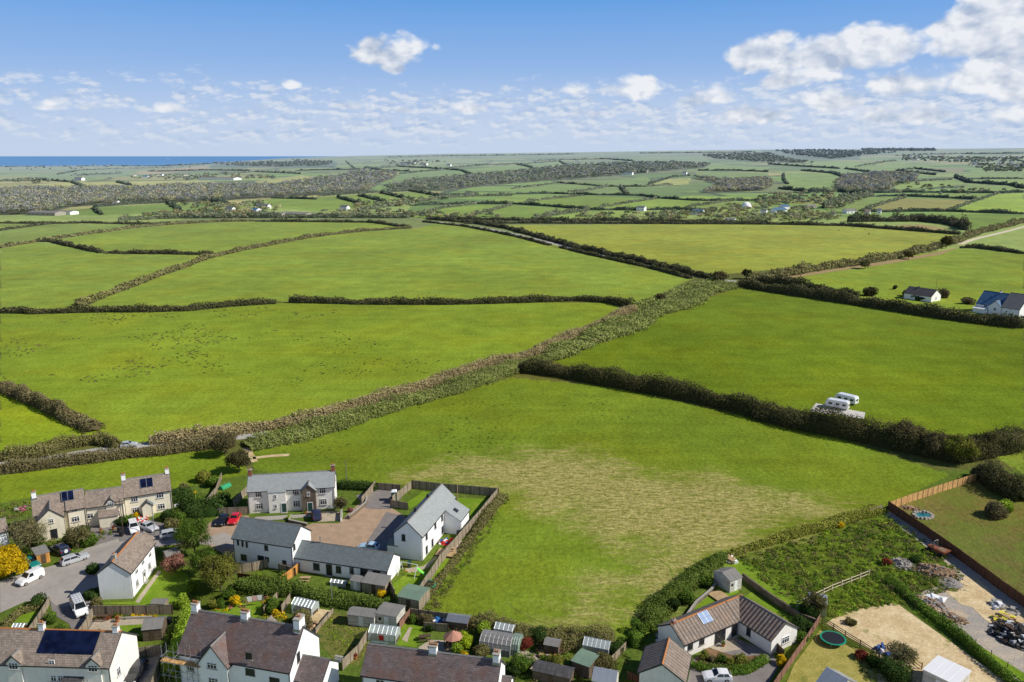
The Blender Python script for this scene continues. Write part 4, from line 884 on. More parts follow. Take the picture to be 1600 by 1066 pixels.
# ---------------------------------------------------------------- vehicles
CARS = dict(
 hatch=dict(L=4.0, W=1.74, H=1.48, prof=[(-.5,.42,.78),(-.47,.30,.92),(-.30,.25,1.0),(-.14,.24,1.03)], roof=(-.15,.02,.36,.475), waist=.98),
 estate=dict(L=4.7, W=1.8, H=1.48, prof=None, roof=(-.20,-.03,.40,.475), waist=.95),
 suv=dict(L=4.5, W=1.85, H=1.75, prof=None, roof=(-.20,-.06,.42,.475), waist=1.1),
 saloon=dict(L=4.5, W=1.78, H=1.43, prof=None, roof=(-.18,-.01,.24,.38), waist=.95),
 van=dict(L=4.4, W=1.82, H=1.82, prof=None, roof=(-.24,-.08,.455,.48), waist=1.12),
 bigvan=dict(L=5.2, W=1.95, H=2.0, prof=None, roof=(-.34,-.18,.455,.48), waist=1.2))
def vehicle(kind, paint, label, fpx, rpx, group='cars parked round the village', cat='car', name='parked_car', rack=False, z=0.0, panelvan=False, spare=False):
    """front and rear ground points in the photo give place and heading"""
    c = CARS[kind]; L, W, H, wz = c['L'], c['W'], c['H'], c['waist']; f = np.array(at(*fpx)); r = np.array(at(*rpx)); mid = (f+r)/2; a = atan2(f[1]-r[1], f[0]-r[0])
    root = empty(name, (mid[0], mid[1], z), a, label, cat, group); xa, xb, xc, xd = [v*L for v in c['roof']]   # measured from centre, front = -; flip below
    # stations from front (+x) to rear: (x, half width, sill z, waist z, roof half width, roof z)
    w = W/2; st = [(.5,.78,.42,.62,.55,.64),(.485,.92,.28,.70,.7,.74),(.40,.98,.24,wz-.16,.85,wz-.1),(-c['roof'][0]+.0,1.0,.22,wz,.88,wz+.04),(-c['roof'][1],1.0,.22,wz,.74,H-.04),(-c['roof'][1]-.1,1,.22,wz,.74,H),(-.1,1,.22,wz,.75,H),(-c['roof'][2],.99,.22,wz,.72,H-.04),(-c['roof'][3],.96,.26,wz-.02,.80,wz+.06 if kind not in ('van','bigvan') else H-.12),(-.493,.93,.30,wz-.1,.74,wz-.02 if kind not in ('van','bigvan') else H-.25),(-.5,.88,.40,wz-.2,.70,wz-.1 if kind not in ('van','bigvan') else H-.35)]
    if kind in ('saloon',): st[8] = (-c['roof'][3],.97,.24,wz-.02,.84,wz+.05)
    st = sorted(st, key=lambda q: -q[0])
    rings = [[(x*L,-k*w*.94,z0),(x*L,-k*w,(z0+zw)/2),(x*L,-k*w*.985,zw),(x*L,-kr*w,zr-.03),(x*L,-kr*w*.75,zr),(x*L,kr*w*.75,zr),(x*L,kr*w,zr-.03),(x*L,k*w*.985,zw),(x*L,k*w,(z0+zw)/2),(x*L,k*w*.94,z0)] for x,k,z0,zw,kr,zr in st]
    m = MB(); m.loft(rings); m.build('body', M[paint], root, smooth=False)
    def quad(nm, pts, mat, off):
        p = np.array(pts, float); n = np.cross(p[1]-p[0], p[3]-p[0]); n /= np.linalg.norm(n); 
        if n@off < 0: n = -n
        q = p+n*.02; b_ = MB(); b_.add(list(q)+list(p-n*.03), [(0,1,2,3),(7,6,5,4),(0,4,5,1),(1,5,6,2),(2,6,7,3),(3,7,4,0)]); return b_.build(nm, M[mat], root)
    S = {round(s_[0],4): s_ for s_ in st}; x1 = -c['roof'][0]*L; x2 = -c['roof'][1]*L; x3 = -c['roof'][2]*L; x4 = -c['roof'][3]*L
    quad('windscreen', [(x1-.06,-w*.82,wz+.07),(x1-.06,w*.82,wz+.07),(x2+.04,w*.66,H-.08),(x2+.04,-w*.66,H-.08)], 'skyglass', np.array((1,0,.5)))
    if not panelvan: quad('rear_window', [(x4+.05,-w*.72,wz+.12),(x4+.05,w*.72,wz+.12),(x3-.03,w*.64,H-.1),(x3-.03,-w*.64,H-.1)] if kind not in ('van','bigvan') else [(-.488*L,-w*.6,wz+.1),(-.488*L,w*.6,wz+.1),(-.484*L,w*.58,H-.3),(-.484*L,-w*.58,H-.3)], 'skyglass', np.array((-1,0,.3)))
    for sg in (-1, 1):
        xm = (x2+x3)/2; segs = [(x1-.25, x2-.05, x2-.55 if panelvan else xm+.04)] ; ra = .74; wa = .985
        y0, y1 = sg*w*wa, sg*w*ra; zt = H-.12; zl = wz+.04; fr = (zt-wz)/(H-wz-.03); yt = y0+(y1-y0)*fr; yl = y0+(y1-y0)*.06
        xe = segs[0][2]
        quad('side_window', [(x1-.28,yl,zl),(xe,yl,zl),(xe,yt,zt),(x2-.02,yt,zt)], 'skyglass', np.array((0,sg,.3)))
        if not panelvan: quad('side_window', [(xm-.05,yl,zl),(x3+(x4-x3)*.35,yl,zl),(x3+.08,yt,zt),(xm-.05,yt,zt)], 'skyglass', np.array((0,sg,.3)))
        hl = MB(); hl.box(.475*L, .497*L, sg*w*.72-.16, sg*w*.72+.16, .58, .72); hl.build('headlight', M['lampw'], root)
        tl = MB(); tl.box(-.503*L, -.485*L, sg*w*.78-.1, sg*w*.78+.1, wz-.28, wz-.02); tl.build('tail_light', M['lampr'], root)
        mr = MB(); mr.box(x1-.35, x1-.2, sg*(w+.02), sg*(w+.18), wz+.02, wz+.16); mr.build('wing_mirror', M[paint], root)
        for xx in (.31*L, -.30*L):
            wh = MB(); y = sg*(w-.12); wh.tube((xx,y-.1,.32), (xx,y+.14*1,.32) if sg > 0 else (xx,y-.14+.24,.32), .32, n=14); wo = wh.build('wheel', M['tyre'], root)
            ri = MB(); yo = sg*(w+.025); ri.tube((xx,yo-.01,.32), (xx,yo+.01,.32), .2, n=10); ri.build('rim', M['rim'], wo)
    bp = MB(); bp.box(.492*L, .508*L, -w*.5, w*.5, .3, .5); bp.build('grille', M['black'], root)
    if spare: sp = MB(); sp.tube((-.5*L-.02,0,.95), (-.5*L-.2,0,.95), .34, n=14); sp.build('spare_wheel', M['lampw'], root)
    if rack:
        rk = MB(); 
        for i in range(6): x = -.42*L+i*.13*L; rk.bar((x,-w*.72,H+.1), (x,w*.72,H+.1), .06, .05)
        for y in (-w*.7, -w*.23, w*.23, w*.7): rk.bar((-.44*L,y,H+.15), (.26*L,y,H+.15), .05, .05)
        rk.build('roof_rack', M['alu'], root)
    return root
# ---------------------------------------------------------------- sheds and glasshouses
def shed(label, p0, p1, D, h=2.0, roof='felt', wallm='shed', pitch=20, z0=0.0, name='garden_shed', group='garden sheds', over=.12, mono=False, door=True, cat='shed', window=False, ridge=False):
    """p0,p1: front wall base corners (photo points); ridge along them"""
    A = np.array(at(*p0, z0)); B = np.array(at(*p1, z0)); d = B-A; L = float(np.hypot(d[0], d[1])); ang = atan2(d[1], d[0])
    root = empty(name, tuple(A), ang, label, cat, group); tp = tan(R(pitch)); w = MB(); r = MB(); e = h-over*tp+.02; c = .06
    if mono:
        w.prism([(0,0),(D,0),(D,h+D*tp-.01),(0,h-.01)], 0, L); r.prism([(-over,e),(D+over,h+(D+over)*tp+.02),(D+over,h+(D+over)*tp+.02+c),(-over,e+c)], -over, L+over)
    else:
        rz = h+D/2*tp; w.prism([(0,0),(D,0),(D,h),(D/2,rz-.01),(0,h)], 0, L); r.prism([(-over,e),(D/2,rz+.02),(D+over,e),(D+over,e+c),(D/2,rz+.02+c),(-over,e+c)], -over, L+over)
    w.build('wall', M[wallm], root); ro = r.build('roof', M[roof], root)
    bt = MB()
    for i in range(1, max(2, int(L/1.0))):
        x = L*i/max(2, int(L/1.0))
        if mono: bt.bar((x,-over,e+c+.01), (x,D+over,h+(D+over)*tp+.02+c+.01), .04, .03)
        else: bt.bar((x,-over,e+c+.01), (x,D/2,rz+.02+c+.01), .04, .03); bt.bar((x,D/2,rz+.02+c+.01), (x,D+over,e+c+.01), .04, .03)
    bt.build('batten', M[roof], ro)
    if door: dm = MB(); dm.box(L*.5-.38, L*.5+.38, -.03, .02, .06, min(1.85, h-.12)); dd = dm.build('door', M['darkwood' if wallm != 'shedpale' else 'upvc'], root); hm = MB(); hm.box(L*.5+.28, L*.5+.34, -.07, -.02, .95, 1.05); hm.build('handle', M['metal'], dd)
    if window: wm = MB(); wm.box(L*.18-.2, L*.18+.25, -.03, .02, 1.1, 1.6); wm.build('window', M['glass'], root)
    return root
def glasshouse(label, p0, p1, D, h=1.5, name='greenhouse', group='greenhouses in the back gardens', frame='alu', pitch=30, n=None, curved=False, cover='ghglass'):
    A = np.array(at(*p0)); B = np.array(at(*p1)); d = B-A; L = float(np.hypot(d[0], d[1])); ang = atan2(d[1], d[0]); root = empty(name, tuple(A), ang, label, 'greenhouse', group); tp = tan(R(pitch)); n = n or max(3, int(L/.62))
    if curved:
        prof = [(D/2-D/2*cos(t), (h+.3)*sin(t)**.8) for t in np.linspace(0, pi, 10)]
    else: prof = [(0,0),(0,h),(D/2,h+D/2*tp),(D,h),(D,0)]
    g = MB(); g.prism(prof, .02, L-.02); g.build('glazing' if cover == 'ghglass' else 'cover', M[cover], root); f = MB()
    for i in range(n+1):
        x = L*i/n
        for a, b in zip(prof[:-1], prof[1:]): f.tube((x,a[0],a[1]), (x,b[0],b[1]), .025 if not curved else .03, n=4)
    for p in prof: f.tube((0,p[0],p[1]), (L,p[0],p[1]), .028, n=4)
    f.build('frame', M[frame], root)
    if not curved: bs = MB(); bs.box(0, L, D*.15, D*.85, .02, .55); bs.build('staging', M['leafbox'] if 'leafbox' in M else M['darkwood'], root)
    return root
# ================================================================ the place
setup_light(); build_ground()
asph = plain('asphalt', rgb(158,151,143), .9, .12, .8, .2); asphd = plain('dark_asphalt', rgb(128,122,118), .9, .15, .8, .2)
pav = roofmat('block_paving', rgb(168,146,124), mossamt=.1, bw=.6, bh=.6, mortar=.8, lichen=0); 
def pavemat(name, c, sc=1.6, mort=.75, var=.1):
    m, k, b = newmat(name); P_ = k.new('ShaderNodeNewGeometry').outputs['Position']; br = k.new('ShaderNodeTexBrick'); k.l.new(P_, br.inputs['Vector']); br.inputs['Scale'].default_value = sc
    br.inputs['Color1'].default_value = tuple(v*(1-var) for v in c[:3])+(1,); br.inputs['Color2'].default_value = tuple(v*(1+var) for v in c[:3])+(1,); br.inputs['Mortar'].default_value = tuple(v*mort for v in c[:3])+(1,); br.inputs['Mortar Size'].default_value = .03
    cc = mulcol(k, br.outputs['Color'], k.math('MULTIPLY', k.lin(k.noise(P_, .5, 4, .6), .3, .7, .85, 1.12), k.lin(k.noise(P_, 3, 3, .6), .3, .7, .9, 1.1))); k.put(b.inputs['Base Color'], cc); b.inputs['Roughness'].default_value = .9; b.inputs['Specular IOR Level'].default_value = .2; return m
def groundmat(name, a, b_, c=None, s1=.4, s2=2.5, streak=False):
    m, k, b = newmat(name); P_ = k.new('ShaderNodeNewGeometry').outputs['Position']; V = k.mapping(P_, (.35,1.3,1), (0,0,R(-38))) if streak else P_
    n1 = k.noise(V, s1, 6, .65, .4); n2 = k.noise(P_, s2, 5, .65); x = k.mix(k.step(n1, .38, .64), a, b_)
    if c: x = k.mix(k.step(k.noise(P_, s1*.6, 5, .7), .56, .68, 0, .85), x, c)
    x = mulcol(k, x, k.lin(n2, .3, .7, .78, 1.2)); k.put(b.inputs['Base Color'], x); b.inputs['Roughness'].default_value = 1; b.inputs['Specular IOR Level'].default_value = .05
    bp = k.new('ShaderNodeBump'); bp.inputs['Strength'].default_value = .6; bp.inputs['Distance'].default_value = .12; k.l.new(n2, bp.inputs['Height']); k.l.new(bp.outputs[0], b.inputs['Normal']); return m
lawn = groundmat('lawn_grass', rgb(108,138,36), rgb(126,148,48), rgb(92,118,36), .35, 3)
rough = groundmat('rough_grass', rgb(92,104,44), rgb(122,118,64), rgb(70,86,36), .6, 3)
drylawn = groundmat('dry_lawn', rgb(150,144,74), rgb(168,156,88), rgb(118,122,56), .5, 3)
sand = groundmat('sandy_soil', rgb(196,172,130), rgb(216,196,156), rgb(140,138,76), .35, 2.2)
gravel = groundmat('grey_gravel', rgb(182,170,152), rgb(158,152,144), rgb(200,178,144), .25, 2.5, streak=True)
soil = groundmat('garden_soil', rgb(112,88,66), rgb(134,108,80), rgb(96,100,50), .5, 2)
paves = pavemat('block_paving', rgb(176,150,124), 1.4); slabs = pavemat('patio_slabs', rgb(186,172,150), 1.1, .7)
# ---- roads, yards, lawns (photo outlines)
sheet('road', [(0,908),(20,905),(60,893),(92,887),(135,862),(185,847),(210,843),(300,838),(330,838),(350,832),(372,842),(366,856),(330,852),(300,850),(262,852),(244,856),(232,862),(160,893),(152,920),(153,943),(90,950),(78,938),(40,940),(0,958)], asph, .03)
sheet('pavement', [(0,908),(60,890),(92,882),(135,857),(185,842),(187,848),(137,863),(94,888),(60,894),(0,917)], M['conc'], .06)
sheet('driveway', [(78,938),(90,949),(153,943),(156,985),(118,1000),(108,975),(82,960)], asphd, .034)
sheet('driveway', [(125,815),(190,800),(262,820),(305,835),(300,845),(215,846),(185,847),(150,855),(120,838)], asphd, .024)
sheet('courtyard', [(300,838),(340,808),(388,806),(400,826),(470,826),(488,818),(530,818),(546,800),(570,780),(604,790),(622,800),(640,812),(612,834),(574,857),(480,850),(455,858),(362,872),(320,850)], paves, .028)
sheet('driveway', [(556,775),(588,763),(628,765),(632,772),(612,796),(572,795)], asphd, .036)
sheet('parking_bay', [(604,800),(648,812),(612,862),(566,858)], asphd, .04)
sheet('driveway', [(497,799),(530,799),(530,814),(497,816)], slabs, .044)
sheet('pavement', [(400,808),(495,803),(497,807),(440,812),(388,815)], M['conc'], .05)
sheet('lawn', [(636,785),(662,768),(676,772),(640,796)], lawn, .03); sheet('lawn', [(714,778),(764,780),(728,826),(716,820)], lawn, .03)
sheet('lawn', [(612,915),(640,893),(680,872),(706,874),(650,944),(615,935)], lawn, .03)
sheet('patio', [(632,889),(662,885),(706,850),(722,845),(712,866),(684,870),(668,888),(640,896)], slabs, .045)
sheet('lawn', [(155,943),(209,940),(245,893),(276,884),(298,905),(300,930),(272,948)], lawn, .03)
sheet('path', [(211,941),(247,892),(252,894),(217,943)], slabs, .045)
sheet('lawn', [(0,985),(0,975),(60,945),(62,958),(36,984)], lawn, .03)
sheet('patio', [(138,985),(150,968),(235,962),(243,980),(225,985),(140,1000)], slabs, .04)
sheet('lawn', [(185,978),(236,975),(232,998),(205,1003)], lawn, .05)
sheet('driveway', [(196,1062),(206,1034),(250,1024),(262,1030),(238,1085),(196,1085)], slabs, .03)
sheet('lawn', [(330,958),(345,945),(408,940),(410,958),(396,968),(340,966)], lawn, .03)
sheet('garden_ground', [(495,975),(520,955),(603,962),(560,1040),(524,1035),(496,1000)], rough, .03)
sheet('patio', [(466,980),(490,950),(520,955),(494,990),(474,985)], sand, .035)
sheet('lawn', [(618,990),(632,975),(664,980),(650,1012),(620,1008)], lawn, .03); sheet('path', [(628,1000),(640,980),(644,981),(636,1004)], slabs, .05)
sheet('patio', [(654,1012),(672,1000),(715,1002),(720,1020),(700,1030),(655,1022)], slabs, .035)
sheet('patio', [(800,1030),(815,1015),(850,1025),(845,1045),(800,1050)], slabs, .035)
sheet('driveway', [(1084,1030),(1145,995),(1205,1020),(1218,1040),(1190,1085),(1070,1085),(1078,1050)], asphd, .03)
sheet('patio', [(1108,1012),(1145,1000),(1162,1014),(1130,1020)], slabs, .045)
sheet('lawn', [(1076,968),(1090,932),(1128,900),(1140,905),(1155,925),(1130,938)], lawn, .03); sheet('lawn', [(1160,935),(1175,925),(1262,982),(1252,1000)], lawn, .03)
sheet('flower_bed', [(1084,1036),(1104,1012),(1150,1026),(1198,1024),(1196,1034),(1165,1052),(1120,1056)], soil, .05)
sheet('yard', [(1300,968),(1325,955),(1400,942),(1425,960),(1600,1085),(1600,1120),(1330,1120),(1325,1040),(1368,1020),(1290,975)], sand, .03)
sheet('track', [(1378,803),(1392,800),(1480,856),(1600,945),(1600,1072),(1560,1045),(1430,955),(1440,925),(1500,905),(1470,872)], gravel, .028)
sheet('yard', [(1478,925),(1492,905),(1510,900),(1530,905),(1548,925),(1562,945),(1600,952),(1600,990),(1578,985),(1555,978),(1538,968),(1520,950),(1500,944)], sand, .05)
sheet('dry_lawn', [(1281,985),(1325,1010),(1368,1022),(1372,1085),(1222,1085),(1240,1040)], drylawn, .055)
sheet('bank', [(1128,885),(1145,870),(1175,885),(1260,950),(1268,975),(1240,950),(1170,905)], lawn, .06)
sheet('bank', [(1425,955),(1435,950),(1600,1052),(1600,1068)], lawn, .034)
sheet('gravel_pad', [(1265,643),(1275,630),(1352,645),(1350,655)], groundmat('pale_gravel', rgb(190,186,178), rgb(206,202,192)), .05)
sheet('track', [(1205,434),(1300,421),(1380,409),(1455,396),(1500,386),(1470,398),(1380,414),(1300,425),(1225,437)], groundmat('bare_earth', rgb(166,142,108), rgb(150,136,92)), .05)
# ---- lanes
lane_m = plain('lane_asphalt', rgb(172,170,162), .9, .1, .3, .2); chalk = plain('pale_track', rgb(206,196,170), .9, .1, .3, .2)
ribbon('lane', [(-40,732),(60,720),(150,704),(215,697),(300,688),(362,684),(420,678)], 4.2, lane_m, .03)
ribbon('lane', [(662,345),(725,351.5),(790,362.5),(850,377.5),(910,391),(980,406.5),(1060,424.5),(1125,438),(1150,440)], 6.5, lane_m, .04)
ribbon('lane', [(1500,382),(1520,374),(1560,365),(1620,350)], 5, chalk, .04)
ribbon('lane', [(560,329.3),(632,319),(675,311.5),(745,306.6),(800,305)], 7, chalk, .5, far=True)
crushed = plain('crushed_grass', rgb(116,128,50), 1, .5, .6, .05)
for pts, w in (([(700,905),(700,880),(716,858),(742,845)],.3),([(706,906),(706,884),(721,862),(746,849)],.3),([(790,940),(820,962),(860,978),(905,985)],.3),([(1000,862),(1030,872),(1050,888),(1052,905)],.35)):
    ribbon('tyre_track', pts, w, crushed, .02)
for pts, w in (([(395,716),(412,713),(440,712),(452,711)], 1.6),([(385,700),(392,712),(398,722)],1.6)):
    ribbon('track', pts, w, sand, .035)
# ================================================================ houses
# -- cream terrace
H = House('cream_terrace_house', 'tall cream house with two solar panels on its brown roof and two white chimneys', (192.5,778), (267,766), 4.6, (228,743.5), 38, 'cream', 'tile', group='cream houses beside the field'); T3 = H
for px, py, w_, h_ in ((210,780,1.3,1.1),(250,774,1.4,1.1),(212,797,1.3,1.2),(252,791,1.4,1.2)): H.win('f', px, py, w_, h_, bars=3)
H.door('f', 232, mat='black'); H.chimney(.3, mat='white', up=1.3); H.chimney(H.L-.35, mat='white', up=1.2)
a = H.plane(219.5,765); b = H.plane(238.5,751); H.slope(a[0], b[0], min(a[1],1.2), max(b[1],2.6), cells=(2,1), frame='alu')
u, _ = H.pix('f', 231, 795); H.block(u-1.1, -1.1, 0, .01, .01, .01, 1, gutter=False, ridge=None) if False else None
H.block(u+1.0, -1.3, pi/2, 1.5, 2.0, 2.35, 42, roof='slate', over=.12, gutter=False, wname='porch_wall', rname='porch_roof')
H = House('cream_terrace_house', 'middle cream cottage with a gabled dormer and timber porch roof', (133,794), (192,786), 4.2, (160,763.5), 38, 'cream', 'tile', group='cream houses beside the field'); T2 = H
uu, _ = H.pix('f', 173, 785); H.block(uu+.9, -.25, pi/2, 2.6, 1.8, 4.5, 45, over=.15, gutter=False, wname='dormer_wall', rname='dormer_roof')
H.window('f', uu, 4.3, 1.1, .9, bars=3, blk=None) if False else None
blk = (uu+.9, -.25, pi/2, 2.6, 1.8); H.window('l', .9, 4.35, 1.1, .9, bars=3, blk=blk)
H.win('f', 141, 806, 1.1, 1.1); H.win('f', 182, 803, 1.4, 1.2, bars=3); H.door('f', 166, mat='p_red')
H.block(max(1.0, uu-2.2), -1.5, 0, 3.4, 1.6, 2.3, 32, roof='tile', over=.2, gutter=False, wname='porch_wall', rname='porch_roof', mono=True, verge=.15)
H = House('cream_terrace_house', 'cream end house with a projecting gable and a white end chimney', (104,798), (133,792.5), 4.6, (100,768), 38, 'cream', 'tile', group='cream houses beside the field')
H.win('f', 116, 797, 1.1, .6, sill=False); H.win('f', 118, 811, 1.4, 1.1, bars=3)
a = H.plane(103,790); b = H.plane(121,775)
H2L = 5.2; H.block(-5.6, .35, 0, 5.7, H.D, 4.6, 38, over=.28); H.slope(-.6, 1.5, 1.4, 3.1, cells=(2,1), frame='alu'); H.chimney(-5.2, mat='white', up=1.3)
H.block(-.6, -2.2, pi/2, 6.2, 4.3, 4.3, 42, over=.2, wname='gable_wall', rname='gable_roof'); blk = (-.6, -2.2, pi/2, 6.2, 4.3)
H.window('l', 2.1, 3.9, .8, .9, blk=blk); d = MB(); H.door('l', 0, mat='black', blk=blk, u=1.9)
# -- courtyard house A
A_ = House('courtyard_house', 'pair of white houses under one pale slate roof with a stone gabled entrance', (386,769), (522,761), 4.9, (387,742), 38, 'pale', 'slatelite', group='white courtyard houses')
H = A_
for px, py in ((404,773),(462,769),(504,767)): H.win('f', px, py, 1.3, 1.2, bars=3)
for px, py in ((405.5,791),(463.5,787),(505.5,784)): H.win('f', px, py, 1.4, 1.3, bars=3)
us, _ = H.pix('f', 483.5, 785); H.block(us+1.45, -1.0, pi/2, 4.6, 2.9, 4.6, 42, wall='stone', roof='slatelite', over=.2, gutter=False, wname='stone_gable', rname='gable_roof'); blk = (us+1.45, -1.0, pi/2, 4.6, 2.9)
H.window('l', 1.45, 4.0, .6, .9, bars=1, blk=blk); H.door('l', 0, mat='green', blk=blk, u=1.25, glass=False)
u1, _ = H.pix('f', 421, 790); u2, _ = H.pix('f', 448, 790)
bb = (u1, -.55, 0, u2-u1, .6); H.win('f', 430, 776, .5, .9, bars=1, blk=bb); H.win('f', 431, 791, .5, .9, bars=1, blk=bb); H.door('f', 444, mat='green', glass=False, blk=bb)
H.block(u1, -.55, 0, u2-u1, .6, 4.55, 35, roof='slatelite', over=.1, mono=True, gutter=False, wname='bay_wall', rname='bay_roof')
H.chimney(.25, mat='brick', up=1.4, pots=1); H.chimney(H.L-.3, mat='brick', up=1.4, pots=2)
# -- C
C_ = House('courtyard_house', 'two storey white house with dark slate roof and three slit windows', (362,841), (455,855), 4.9, (469,820), 38, 'white', 'slate', group='white courtyard houses'); H = C_
for px, py in ((372,848),(379,850),(385.7,851.5)): H.win('f', px, py, .4, 1.1, bars=1, frame='darkframe', cross=False, sill=False)
H.win('f', 416, 856, .7, 1.0, bars=1, frame='darkframe'); H.win('f', 381, 871, 1.2, 1.2, frame='darkframe'); H.door('f', 408, mat='black', w=1.1); H.win('f', 417.5, 874, .8, .9, frame='darkframe'); H.win('f', 444.5, 879.5, .8, 1.0, frame='darkframe')
H.win('r', 459.5, 855, .7, 1.1, bars=1, frame='darkframe')
# -- D
D_ = House('courtyard_bungalow', 'long low white bungalow with a row of dark windows and a steel flue', (456,871), (604,893), 2.6, (612.8,863.5), 34, 'white', 'slate', group='white courtyard houses'); H = D_
for px, py, w_ in ((494.5,885.5,1.1),(529,890,.9),(549.5,891,.7),(569,894,1.3),(588.5,897,1.3)): H.win('f', px, py, w_*1.1, 1.3, frame='darkframe')
H.door('f', 514.5, mat='black'); 
q = MB(); q.tube((4.1,H.D/2,H.RZ-.4),(4.1,H.D/2,H.RZ+1.2),.09,n=8); q.tube((4.1,H.D/2,H.RZ+1.2),(4.1,H.D/2,H.RZ+1.35),.14,n=8); q.build('flue', M['metal'], H.root)
# -- B : ridge along the long right-hand wall
B_ = House('courtyard_house', 'large white gabled house standing end on to the camera with a lean-to wing', (660.8,838.7), (712,777), 4.9, (687,758.5), 42, 'white', 'slatelite', group='white courtyard houses'); H = B_
H.win('l', 630.5, 840, .7, 1.3, bars=1, frame='darkframe')
for px, py in ((666.3,838),(690.5,809),(680,821)): H.win('r' if False else 'f', px, py, .9, 1.3, frame='darkframe')
for px, py in ((666.5,859),(675.5,848),(691,828)): H.win('f', px, py, .9, 1.5, frame='darkframe')
ul, _ = H.pix('f', 694, 825); H.block(ul, -3.4, 0, 5.2, 3.5, 2.9, 30, roof='slatelite', over=.15, mono=True, wname='wing_wall', rname='wing_roof')
H.slope(ul+1.6, ul+2.5, -2.2, -1.4, mat='glass', name='rooflight', E=2.9+3.4*tan(R(30)), tp=tan(R(30)), lift=.24)
for t in (.42, .78): q = MB(); q.box(H.L*t-.16-2, H.L*t+.16-2, H.D/2+.5, H.D/2+.9, H.RZ-.6, H.RZ+.35); q.build('vent', M['darkframe'], H.root)
lp = MB(); 
H.block(-.9, H.D*.98, pi, .01, .01, .01, 1) if False else None
H.block(.1, H.D+1.5, -pi/2, 2.0, 1.7, 2.3, 38, roof='slate', over=.15, gutter=False, wname='porch_wall', rname='porch_roof')
# -- F : white house by the road
F_ = House('roadside_house', 'white detached house beside the estate road with a brown roof and clay ridge', (205.3,895.4), (243,847.5), 4.7, (174,878), 38, 'white', 'tile', ridge='clay', group=None); H = F_
for px, py in ((214,911),(233,884.5)): H.win('f', px, py, 1.1, 1.2)
for px, py in ((213,893),(223,879),(234,867)): H.win('f', px, py, 1.1, .8, sill=False)
H.door('f', 225.5, mat='upvc'); H.chimney(1.1, H.D/2+.1, w=.6, d=.6, mat='conc', up=.9, pots=1)
H.block(H.L, H.D*.25, 0, 3.2, H.D*.62, 4.0, 36, roof='tile', wname='wing_wall', rname='wing_roof')
# -- G bottom left pair
G_ = House('white_semi_house', 'white house with a large black solar array and gabled dormers at the lower left corner', (-75,1036), (169,1043.6), 4.9, (190,985.6), 38, 'pale', 'tile', ridge='clay', group='white houses along the bottom edge'); H = G_
corners = [H.plane(*p) for p in ((62,1022),(143,1022),(152,987.5),(69,987.5))]
H.slope(H.plane(58,1022)[0], H.plane(146,1022)[0], H.plane(100,1024)[1], H.plane(110,988.5)[1], cells=(7,2), frame='pv', lift=.2)
H.chimney(H.plane(65,987)[0], mat='white', up=1.1); H.chimney(H.L-.7, mat='white', up=1.0)
for px in (24, 149):
    uu = H.plane(px, 1035)[0]; blk = (uu+1.0, -.3, pi/2, 3.2, 2.0); H.block(*blk[:2], blk[2], 3.2, 2.0, 5.2, 45, over=.15, gutter=False, wname='dormer_wall', rname='dormer_roof'); H.window('l', 1.0, 4.75, 1.3, 1.0, bars=3, blk=blk)
for px, py in ((81,1036),(84,1060),(95,1060),(140,1066)): H.win('f', px, py, .8, .9)
H.win('r', 185, 1049, .9, 1.2); H.win('f', 30, 1060, 1.6, 1.2, bars=3)
bx = H.pix('f', 110, 1058)[0]; H.block(bx-.8, -1.6, 0, 2.6, 1.7, 2.3, 25, roof='darktile', over=.1, mono=True, gutter=False, wname='porch_wall', rname='porch_roof')
# -- Hs scaffolded house
S_ = House('scaffolded_house', 'white house with purple slate roof, steep front gable and scaffolding at its corner', (276,1020.5), (451,1051), 4.9, (464.6,976), 45, 'white', 'purple', group='white houses along the bottom edge'); H = S_
H.chimney(.4, mat='white', up=1.2, w=.9, d=.8, pots=3); H.chimney(H.plane(383,968)[0], mat='white', up=1.1, w=1.0, d=.8, pots=4); H.chimney(H.L-.55, mat='white', up=1.5, w=.9, d=1.5, pots=2)
ug = H.pix('f', 338, 1040)[0]; blk = (ug+2.3, -.9, pi/2, 6.5, 4.4); H.block(*blk[:2], blk[2], 6.5, 4.4, 4.5, 52, over=.2, wname='gable_wall', rname='gable_roof')
H.window('l', 2.3, 4.4, 1.5, .9, bars=3, blk=blk); H.window('l', 2.3, 1.9, 1.5, 1.2, bars=3, blk=blk)
for px, py, w_ in ((389,1025,1.0),(391,1050,1.4),(429,1064,1.5)): H.win('f', px, py, w_, 1.0, bars=2, frame='darkframe')
H.win('r', 466, 1027, .8, 1.5, bars=1, frame='darkframe'); H.win('f', 298, 1042, 1.2, 1.3, bars=3)
H.block(H.L-.02, 1.0, 0, 4.0, 5.0, 3.0, 38, roof='purple', wname='extension_wall', rname='extension_roof')
H.slope(H.L+.3, H.L+3.6, -1.4, .8, mat='ghglass', name='glass_canopy', E=2.2, tp=.25, cells=(4,2), frame='upvc')
H.block(H.L-7.5, H.D-1.0, pi/2, 3.6, 3.4, 3.6, 40, roof='tile', wname='rear_wall', rname='rear_roof', gutter=False)
# -- I bottom centre
I_ = House('slate_roofed_house', 'long white house with weathered purple roof and two white chimneys, cut by the frame', (564,1055), (774,1083), 4.9, (576.4,1004), 42, 'white', 'purple', group='white houses along the bottom edge'); H = I_
H.chimney(H.plane(677,1020)[0], mat='white', up=1.1, w=1.0, d=.8, pots=4); H.chimney(H.L-.5, mat='white', up=1.2, w=.8, d=1.2, pots=2)
for px, py in ((594,1064),(640,1075),(700,1082)): H.win('f', px, py, 1.2, 1.0, bars=2)
H.block(H.L-.02, 2.2, 0, 1.2, 3.2, 3.2, 38, roof='purple', wname='annexe_wall', rname='annexe_roof')
